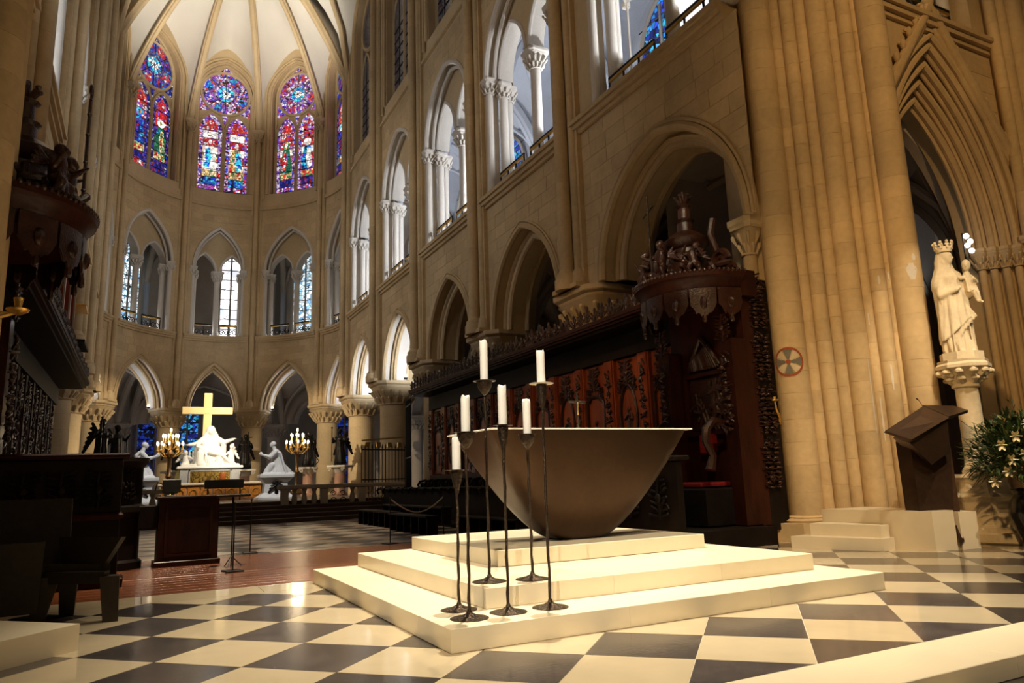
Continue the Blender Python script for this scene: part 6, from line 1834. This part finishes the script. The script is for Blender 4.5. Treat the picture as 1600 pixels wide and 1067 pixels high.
b3 = bench(-1.5, 1.5, 0, 0, 'low dark bench closest to the altar steps on the south side'); b3.location = (6.65, 14.2, 0); b3.rotation_euler = (0, 0, PI / 2)
b4 = bench(-2.6, 2.6, 0, .0, 'long dark bench of the second row under the south stalls'); b4.location = (7.15, 20.5, .12); b4.rotation_euler = (0, 0, PI / 2)
lo = thing('low_stalls', 'row of low dark stalls with rounded elbow rests in front of the carved backs', 'choir stalls', (8.2, 19.5, 0), -PI / 2)
M().add(bbox(-7.2, 7.2, -.05, .1, 0, 1.0, .01)).build('front_panel', WOODK, lo); M().add(bbox(-7.2, 7.2, -.3, .16, 1.0, 1.06, .01)).build('ledge', WOODK, lo)
M().add(bbox(-7.2, 7.2, -.62, -.02, 0, .12, .01)).build('foot_board', WOODK, lo)
em = M().add(tube([(0, -.04, 1.0), (0, -.22, 1.06), (0, -.34, .98), (0, -.30, .86)], [.03, .04, .04, .03], 6)).mesh('elbow_rest', WOODK, True)
for k in range(21): put('elbow_rest', em, lo, (-7.0 + k * .7, -.02, 0))

# ------------------------------------------------------------------ balustrade and iron gates
bl = thing('balustrade', 'stone balustrade with turned posts at the sanctuary edge', 'balustrade', (7.1, 28.6, .1))
M().add(bbox(-2.4, 2.4, -.25, .25, -.1, .22, .02)).build('plinth', PALE, bl); M().add(bbox(-2.45, 2.45, -.2, .2, 1.02, 1.18, .03)).build('rail', PALE, bl); M().add(bbox(-2.4, 2.4, -.18, .18, .22, .34, .02)).build('base_rail', PALE, bl)
bm = M().add(lathe([(.10, .34), (.10, .40), (.07, .44), (.115, .60), (.09, .78), (.06, .9), (.09, .96), (.10, 1.02)], 10)).mesh('baluster', PALE, True)
for k in range(13):
    x = -2.2 + k * 4.4 / 12
    if k % 4 == 0: M().add(bbox(x - .13, x + .13, -.15, .15, .34, 1.02, .02)).build('pier', PALE, bl)
    elif k in (5, 6, 9, 10):
        m = M().add(spiral(0, .55, .13, 1.5, 1, .02)).add(spiral(0, .82, .11, 1.5, -1, .02)); q = m.build('iron_scroll', IRON if k < 9 else GILT, bl, True); q.location = (x, 0, 0)
    else: put('baluster', bm, bl, (x, 0, 0))
bl2 = thing('balustrade', 'short stone balustrade half hidden behind the panelled desk', 'balustrade', (-.2, 28.6, .1))
M().add(bbox(-1.4, 1.4, -.25, .25, -.1, .22, .02)).build('plinth', PALE, bl2); M().add(bbox(-1.45, 1.45, -.2, .2, 1.02, 1.18, .03)).build('rail', PALE, bl2)
for k in range(6): put('baluster', bm, bl2, (-1.1 + k * .44, 0, 0))
def gate(loc, w, h, lab, n, rz=0.0, fancy=True):
    o = thing('iron_gate', lab, 'gate', loc, rz)
    bars = M().add(tube([(0, 0, 0), (0, 0, h)], .018, 5)).mesh('bar', IRON, True); sp = M().add(cap((0, 0, 0), (0, 0, .16), .03, .004, 5)).mesh('spike', IRON, True)
    for k in range(n):
        x = -w / 2 + w * k / (n - 1); b = put('bar', bars, o, (x, 0, 0))
        q = put('spike', sp, b, (0, 0, h))
    for z in (.15, h * .5, h - .12): M().add(bbox(-w / 2, w / 2, -.02, .02, z, z + .05, .005)).build('cross_rail', IRON, o)
    if fancy:
        for k in range(4):
            x = -w / 2 + w * (k + .5) / 4; M().add(bbox(x - .11, x + .11, -.03, .03, h, h + .22, .01)).build('gilt_plate', GILT, o)
        M().add(tube([(-w / 2, 0, h + .28), (w / 2, 0, h + .46)], .04, 6)).build('gilt_rail', GILT, o, True)
    return o
gate((9.35, 30.6, .0), 2.3, 2.75, 'black iron gate with gilt plates between two apse columns', 14, 0.35)
gate((9.3, 27.2, .0), 1.5, 4.3, 'tall black iron grille standing against the round column by the stalls', 10, PI / 2 - .2, False)
# ------------------------------------------------------------------ sanctuary: altar, pieta, cross
ZS = 0.70; PX, PY = 3.15, 40.0
hb = thing('high_altar', 'low altar table with gilt mosaic front below the white sculpture group', 'altar', (3.15, 38.2, ZS))
M().add(bbox(-2.2, 2.2, -.4, .5, 0, .72, .02)).build('table_body', RMARB, hb); M().add(bbox(-2.35, 2.35, -.55, .6, .72, .84, .03)).build('table_top', PALE, hb)
for k in range(8):
    x = -1.95 + k * .557
    M().add(bbox(x - .24, x + .24, -.44, -.39, .08, .66, .01)).build('mosaic_panel', ORANGE, hb)
    m = M().add(tube([(.15 * math.cos(2 * PI * i / 14), -.45, .36 + .17 * math.sin(2 * PI * i / 14)) for i in range(14)], .03, 5, True)); q = m.build('roundel', GILT, hb, True); q.location = (x, 0, 0)
pd = thing('pieta_pedestal', 'grey veined marble pedestal with a gilt bronze relief', 'pedestal', (PX, PY, ZS))
M().add(bbox(-1.38, 1.38, -.6, .7, 0, 1.55, .02)).build('body', GMARB, pd); M().add(bbox(-1.52, 1.52, -.72, .8, 1.55, 1.68, .03)).build('cornice', WMARB, pd); M().add(bbox(-1.5, 1.5, -.7, .75, .75, .84, .02)).build('base_moulding', GMARB, pd)
m = M(); m.box(-.92, .92, -.63, -.6, .84, 1.42); r = random.Random(2)
for k in range(34):
    b = Vector((r.uniform(-.85, .85), -.64, r.uniform(.9, 1.25))); m.add(cap(b, b + Vector((r.uniform(-.1, .1), -.03, r.uniform(.05, .16))), .035, .03, 6)); m.add(ell(b + Vector((0, -.03, .17)), .03, n=6, m=4))
m.build('bronze_relief', rock('relief_gilt', (0.30, 0.20, 0.05), .4, .5, 8, .3, .5, 0, metal=.7), pd, True)
m = M()
for a, b, c, d in ((-.98, .98, 1.42, 1.48), (-.98, .98, .80, .86), (-.98, -.92, .8, 1.48), (.92, .98, .8, 1.48)): m.box(a, b, -.66, -.6, c, d)
m.build('relief_frame', GMARB, pd)
pt = thing('pieta', 'white marble sculpture of a mourning woman with open arms over a lying figure', 'statue', (PX, PY, ZS + 1.68))
m = M()
tm = M(); robe(tm, (0, .1, 0), [(1.0, 0), (.95, .15), (.72, .5), (.52, .85), (.42, 1.1), (.40, 1.28), (.20, 1.46), (.05, 1.52)], 9, .09, 48, 1, .55, .6); m.add((tm.v, tm.f))
m.add(cap((0, .05, 1.42), (-.02, .0, 1.58), .10, .09)); head(m, (-.02, -.02, 1.76), .17, (-.12, -1, .25)); m.add(ell((0, .06, 1.76), .24, .22, .29)); m.add(cap((-.1, .1, 1.72), (-.32, .1, 1.2), .16, .2)); m.add(cap((.1, .1, 1.72), (.34, .1, 1.2), .16, .2))
for s, (e, w) in ((-1, ((-.62, -.1, 1.12), (-1.02, -.32, 1.06))), (1, ((.62, -.1, 1.18), (1.02, -.30, 1.32)))):
    m.add(cap((s * .34, .05, 1.34), e, .16, .14)); m.add(cap(e, w, .13, .07)); hand(m, w, Vector(w) - Vector(e), .05, (0, -1, .3))
    m.add(cap(e, (e[0], .1, .6), .12, .16))
# knees and drapery
m.add(cap((-.3, -.1, .75), (-.48, -.5, .62), .22, .2)); m.add(cap((-.48, -.5, .6), (-.5, -.52, .1), .2, .22)); m.add(cap((.2, -.1, .7), (.38, -.48, .5), .22, .2)); m.add(cap((.38, -.48, .5), (.42, -.5, .08), .18, .2))
for k in range(10): m.add(cap((-.55 + k * .11, -.42, .7), (-.7 + k * .14, -.6, .06), .045, .06, 7))
# the lying body across her lap
m.add(cap((-.42, -.42, .86), (.02, -.58, .70), .17, .16)); head(m, (-.62, -.46, 1.0), .14, (-.3, -.8, .55)); m.add(cap((-.5, -.44, .92), (-.58, -.45, .96), .09, .08))
m.add(cap((.0, -.58, .66), (.52, -.62, .52), .13, .10)); m.add(cap((.52, -.62, .52), (.92, -.60, .14), .10, .065)); m.add(cap((.92, -.6, .14), (1.06, -.66, .1), .06, .05))
m.add(cap((.0, -.5, .66), (.55, -.52, .42), .12, .10)); m.add(cap((.55, -.52, .42), (.84, -.5, .1), .09, .06)); m.add(cap((-.3, -.56, .84), (-.22, -.70, .5), .07, .055)); m.add(cap((-.22, -.7, .5), (-.12, -.74, .22), .05, .04)); hand(m, (-.12, -.74, .22), (.1, -.1, -.9), .035, (1, 0, 0))
# angels at both sides
for s, x, h in ((-1, -1.12, .72), (1, .98, 1.05)):
    m.add(cap((x, -.1, .1), (x, -.12, h * .55), .2, .16)); head(m, (x + s * .02, -.16, h * .92), .12, (-s * .6, -.8, -.1)); m.add(cap((x, -.12, h * .6), (x, -.14, h * .8), .12, .07))
    m.add(cap((x - s * .1, -.2, h * .65), (x - s * .3, -.35, h * .5), .07, .05)); hand(m, (x - s * .3, -.35, h * .5), (-s, -.3, .1), .03, (0, 0, 1))
    for t in range(5): m.add(cap((x + s * .08, .1, h * .75), (x + s * (.12 + .07 * t), .15, h * (1.05 - .17 * t)), .06, .06, 7))
    m.add(cap((x, -.2, .12), (x + s * .15, -.3, .05), .16, .12))
m.add(bbox(-1.36, 1.36, -.66, .6, -.04, .10, .03))
sculpture('group', m, .022, WMARB, pt, 2)
gx = thing('gold_cross', 'large plain golden cross standing behind the white sculpture group', 'cross', (3.05, 41.4, ZS))
M().add(bbox(-.20, .20, -.10, .10, .0, 5.55, .02)).build('upright', GOLD, gx); M().add(bbox(-1.22, 1.22, -.115, .115, 4.42, 4.80, .02)).build('cross_bar', GOLD, gx)
gl = thing('gloria', 'small gilt half disc screen beside the marble pedestal', 'screen', (1.55, 39.7, ZS))
M().add(prism([(0.0, 0), (.62, 0), (.62, .05), (0, .05)], .8, 1.0)).build('foot', GILT, gl)
m = M(); pts = [(.62, 1.0)] + [(.62 - .62 * math.sin(PI / 2 * i / 8), 1.0 + .85 * math.cos(PI / 2 * i / 8)) for i in range(9)]
m.v = [(x, 0, z) for x, z in pts] + [(x, .06, z) for x, z in pts]; n = len(pts); m.f = [tuple(range(n)), tuple(reversed(range(n, 2 * n)))] + [(i, (i + 1) % n, n + (i + 1) % n, n + i) for i in range(n)]
m.build('disc', rock('gilt_lattice', (.85, .70, .30), .5, .4, 14, .4, .5, 0, metal=.2), gl)
lp = thing('altar_lamp', 'small amber glass lamp standing on the altar table', 'lamp', (3.6, 37.95, ZS + .84))
M().add(lathe([(.12, 0), (.14, .05), (.14, .42), (.12, .46)], 14)).build('amber_glass', rock('amber', (.35, .10, .03), .2, .1), lp, True); M().add(lathe([(.25, 0), (.25, .02), (.16, .04)], 14)).build('tray', IRON, lp, True)
sg = thing('nave_stand', 'black cloth stand placed before the altar table', 'stand', (3.55, 36.6, ZS))
M().add(bbox(-.85, .85, -.1, .15, .55, .95, .02)).build('cloth', BLACK, sg)
for s in (-.7, .7): M().add(bbox(s - .03, s + .03, -.03, .03, 0, .56, .005)).build('leg', IRON, sg)

# kings kneeling
def king(loc, rz, lab, plab, turn):
    pdl = thing('king_pedestal', plab, 'pedestal', loc, rz)
    M().add(bbox(-.78, .78, -.55, .55, 0, .12, .02)).build('foot', WMARB, pdl)
    m = M(); m.v = []; prof = [(.72, .12), (.50, .3), (.46, .7), (.62, .86), (.64, .92)]
    for k, z in prof: m.v += [(-k, -k * .72, z), (k, -k * .72, z), (k, k * .72, z), (-k, k * .72, z)]
    for i in range(4):
        for k in range(4): m.f.append((i * 4 + k, i * 4 + (k + 1) % 4, i * 4 + 4 + (k + 1) % 4, i * 4 + 4 + k))
    m.build('body', WMARB, pdl); M().add(bbox(-.70, .70, -.5, .5, .92, 1.06, .02)).build('cornice', WMARB, pdl)
    e = M()
    for s in (-1, 1):
        for t in range(4): e.add(cap((s * .05, -.40, .62), (s * (.16 + .05 * t), -.42, .72 - .13 * t), .05, .045, 6))
    e.add(cap((0, -.40, .30), (0, -.42, .66), .08, .06)); e.add(ell((0, -.44, .76), .06)); e.build('eagle_arms', STBRZ, pdl, True, 'dark bronze heraldic eagles')
    k_ = thing('kneeling_king', lab, 'statue', (loc[0], loc[1], loc[2] + 1.06), rz + turn)
    m = M()      # local: facing -x
    tm = M(); robe(tm, (.12, 0, 0), [(.42, 0), (.40, .18), (.30, .5), (.25, .85), (.26, 1.05), (.14, 1.22), (.05, 1.28)], 9, .09, 40, 1, .78, .3)
    tm.v = [(x - .10 * z, y, z) for x, y, z in tm.v]; m.add((tm.v, tm.f))
    m.add(cap((.2, 0, .5), (.66, 0, .14), .2, .13)); m.add(cap((.66, 0, .12), (.86, .1, .05), .12, .07)); m.add(cap((-.18, -.1, .45), (-.42, -.1, .2), .2, .14)); m.add(cap((-.4, -.1, .2), (-.45, -.1, .05), .15, .16))
    m.add(cap((-.06, 0, 1.22), (-.10, 0, 1.36), .10, .09)); head(m, (-.16, 0, 1.50), .145, (-1, 0, .12))
    for s in (-1, 1):
        m.add(cap((-.05, s * .26, 1.12), (-.28, s * .28, .86), .13, .10)); m.add(cap((-.28, s * .28, .86), (-.62, s * .06, .98), .09, .06)); hand(m, (-.62, s * .06, .98), (-1, -s * .2, .25), .038, (0, 0, 1))
    for t in range(8): m.add(cap((.18 - .03 * t, -.28 + .08 * t, 1.08), (.45 + .04 * t, -.36 + .10 * t, .12), .05, .06, 7))
    m.add(ell((-.72, 0, 1.04), .1, .08, .1)); m.add(bbox(-.66, .9, -.4, .4, -.03, .07, .02))
    k_.scale = (.86,) * 3
    sculpture('figure', m, .02, WMARB, k_, 2)
    return k_
king((5.25, 33.0, .70), 0, 'white marble king kneeling with offered crown beside the balustrade', 'white marble pedestal with dark eagles under the king offering a crown', 0)
king((.02, 33.0, .70), 0, 'white marble king kneeling with hand on chest by the dark desk end', 'white marble pedestal under the king by the dark desk end', PI)

# bronze angels on red marble columns
def angel_mesh(seed):
    r = random.Random(seed); m = M()
    robe(m, (0, 0, 0), [(.26, 0), (.27, .1), (.22, .5), (.20, .8), (.21, .98), (.22, 1.18), (.10, 1.32), (.03, 1.36)], 8, .11, 36, 1, .85, seed)
    m.add(cap((0, 0, 1.3), (0, -.02, 1.42), .07, .06)); head(m, (.0, -.03, 1.54), .125, (r.uniform(-.6, .6), -1, -.1))
    for s in (-1, 1):
        e = Vector((s * .32, -.08, .98 + r.uniform(-.04, .1))); w_ = e + Vector((s * r.uniform(-.2, .05), -.24, r.uniform(.05, .25)))
        m.add(cap((s * .19, 0, 1.22), e, .075, .06)); m.add(cap(e, w_, .058, .042)); hand(m, w_, w_ - e, .026, (0, 0, 1))
        for t in range(7): m.add(cap((s * .08, .14, 1.2), (s * (.16 + .05 * t), .30, 1.50 - .17 * t), .055, .06, 7))
    me = sculpt(m, .018, 2); me.name = 'angel_body'; me.materials.clear(); me.materials.append(STBRZ); return me
ANG = [angel_mesh(s) for s in (1, 2, 3)]
instr = []
for s in range(3):
    m = M()
    if s == 0: m.add(tube([(.1, -.3, .3), (.1, -.32, 2.0)], .025, 6)).add(tube([(-.1, -.32, 1.7), (.3, -.32, 1.7)], .02, 6))
    elif s == 1: m.add(tube([(.3, -.25, 1.2), (.34, -.3, .6), (.55, -.3, .3), (.36, -.28, .1)], .025, 6))
    else: m.add(tube([(-.3, -.35, .2), (-.3, -.35, 1.9)], .02, 6)).add(ell((-.3, -.35, 1.9), .05))
    instr.append(m.mesh('passion_tool', STBRZ, True))
angs = [(5.08, 42.0, 'bronze angel on a round column just right of the golden cross', .0), (8.05, 40.0, 'bronze angel with folded wings behind the lit candelabrum', -.2), (9.15, 37.5, 'bronze angel with outstretched arm beside the iron gate', -.7),
        (1.55, 41.0, 'bronze angel hidden behind the candelabrum near the deep blue window', .3), (-.95, 36.0, 'bronze angel in front of the pale column above the curved desk end', .6), (-1.4, 33.0, 'bronze angel closest to the black stalls above the curved desk end', .7)]
for k, (x, y, lab, rz) in enumerate(angs):
    cpl = thing('angel_column', 'round red marble column with pale capital under the ' + lab, 'column', (x, y, ZS), rz)
    M().add(lathe([(.40, 0), (.40, .08), (.33, .14), (.29, .2), (.27, 1.15)], 20)).build('shaft', RMARB, cpl, True)
    M().add(lathe([(.27, 1.15), (.30, 1.2), (.40, 1.36), (.44, 1.4)], 20)).add(bbox(-.5, .5, -.5, .5, 1.40, 1.52, .03)).build('capital', PALE, cpl, True)
    for s in (-1, 1): 
        q = M().add(spiral(0, 0, .11, 1.5, s, .03)).build('volute', PALE, cpl, True); q.location = (s * .36, -.46, 1.32)
    a = thing('bronze_angel', 'dark ' + lab, 'statue', (x, y, ZS + 1.525), rz, 'bronze angels around the sanctuary')
    put('angel_body', ANG[k % 3], a, (0, 0, .05), None, (1.1,) * 3); put('passion_tool', instr[k % 3], a); M().add(lathe([(.34, 0), (.34, .06), (.3, .08)], 14)).build('base', STBRZ, a, True)
# candelabra
def candelabrum(loc, lab, cl):
    o = thing('candelabrum', lab, 'candelabrum', loc)
    M().add(lathe([(.4, 0), (.4, .06), (.2, .16), (.1, .3), (.09, 1.0), (.16, 1.1), (.08, 1.2), (.09, 1.9), (.22, 2.1), (.1, 2.25), (.06, 2.9)], 16)).build('stem', rock('candelabrum_bronze', (.16, .09, .04), .35, .3, 4, .1, metal=.8), o, True)
    for k in range(3): M().add(tube([(.1 * math.cos(2.1 * k), .1 * math.sin(2.1 * k), .3), (.32 * math.cos(2.1 * k), .32 * math.sin(2.1 * k), .15), (.42 * math.cos(2.1 * k), .42 * math.sin(2.1 * k), 0)], .05, 6)).build('foot', GILT, o, True)
    tiers = [(10, .55, 2.50), (6, .32, 2.85), (1, 0, 3.12)]
    for n, r, z in tiers:
        for k in range(n):
            a = 2 * PI * k / n + .2; x, y = r * math.cos(a), r * math.sin(a)
            if r: M().add(tube([(0, 0, z - .45), (x * .5, y * .5, z - .5), (x, y, z - .25)], .022, 5)).build('branch', GILT, o, True)
            M().add(lathe([(.02, z - .26), (.075, z - .22), (.03, z - .19), (.03, z)], 8), Matrix.Translation((x, y, 0))).build('socket', GILT, o, True)
            M().add(ell((x, y, z + .09), .045, .045, .095, 7, 6)).build('bulb', FLAME, o, True)
    lamp('candelabrum_glow', 'POINT', Vector(loc) + Vector((0, -.9, 3.0)), 60, (1, .75, .45), None, .3)
    return o
candelabrum((7.08, 38.0, ZS + .15), 'gilt branched candelabrum with lit bulbs behind the king offering a crown', 0)
candelabrum((1.2, 36.9, ZS + .05), 'gilt branched candelabrum with lit bulbs before the deep blue window', 0)
cc = thing('candle_rack', 'row of unlit white candles on a dark rack beyond the candelabrum', 'candle rack', (2.1, 43.5, ZS + 2.0))
M().add(bbox(-.75, .75, -.1, .1, 0, .1, .02)).build('rack', GILT, cc); M().add(bbox(-.06, .06, -.06, .06, -2.0, 0, .01)).build('post', IRON, cc)
for k in range(8): M().add(lathe([(.05, .1), (.05, .62)], 8), Matrix.Translation((-.65 + k * .186, 0, 0))).build('taper', WAX, cc, True)
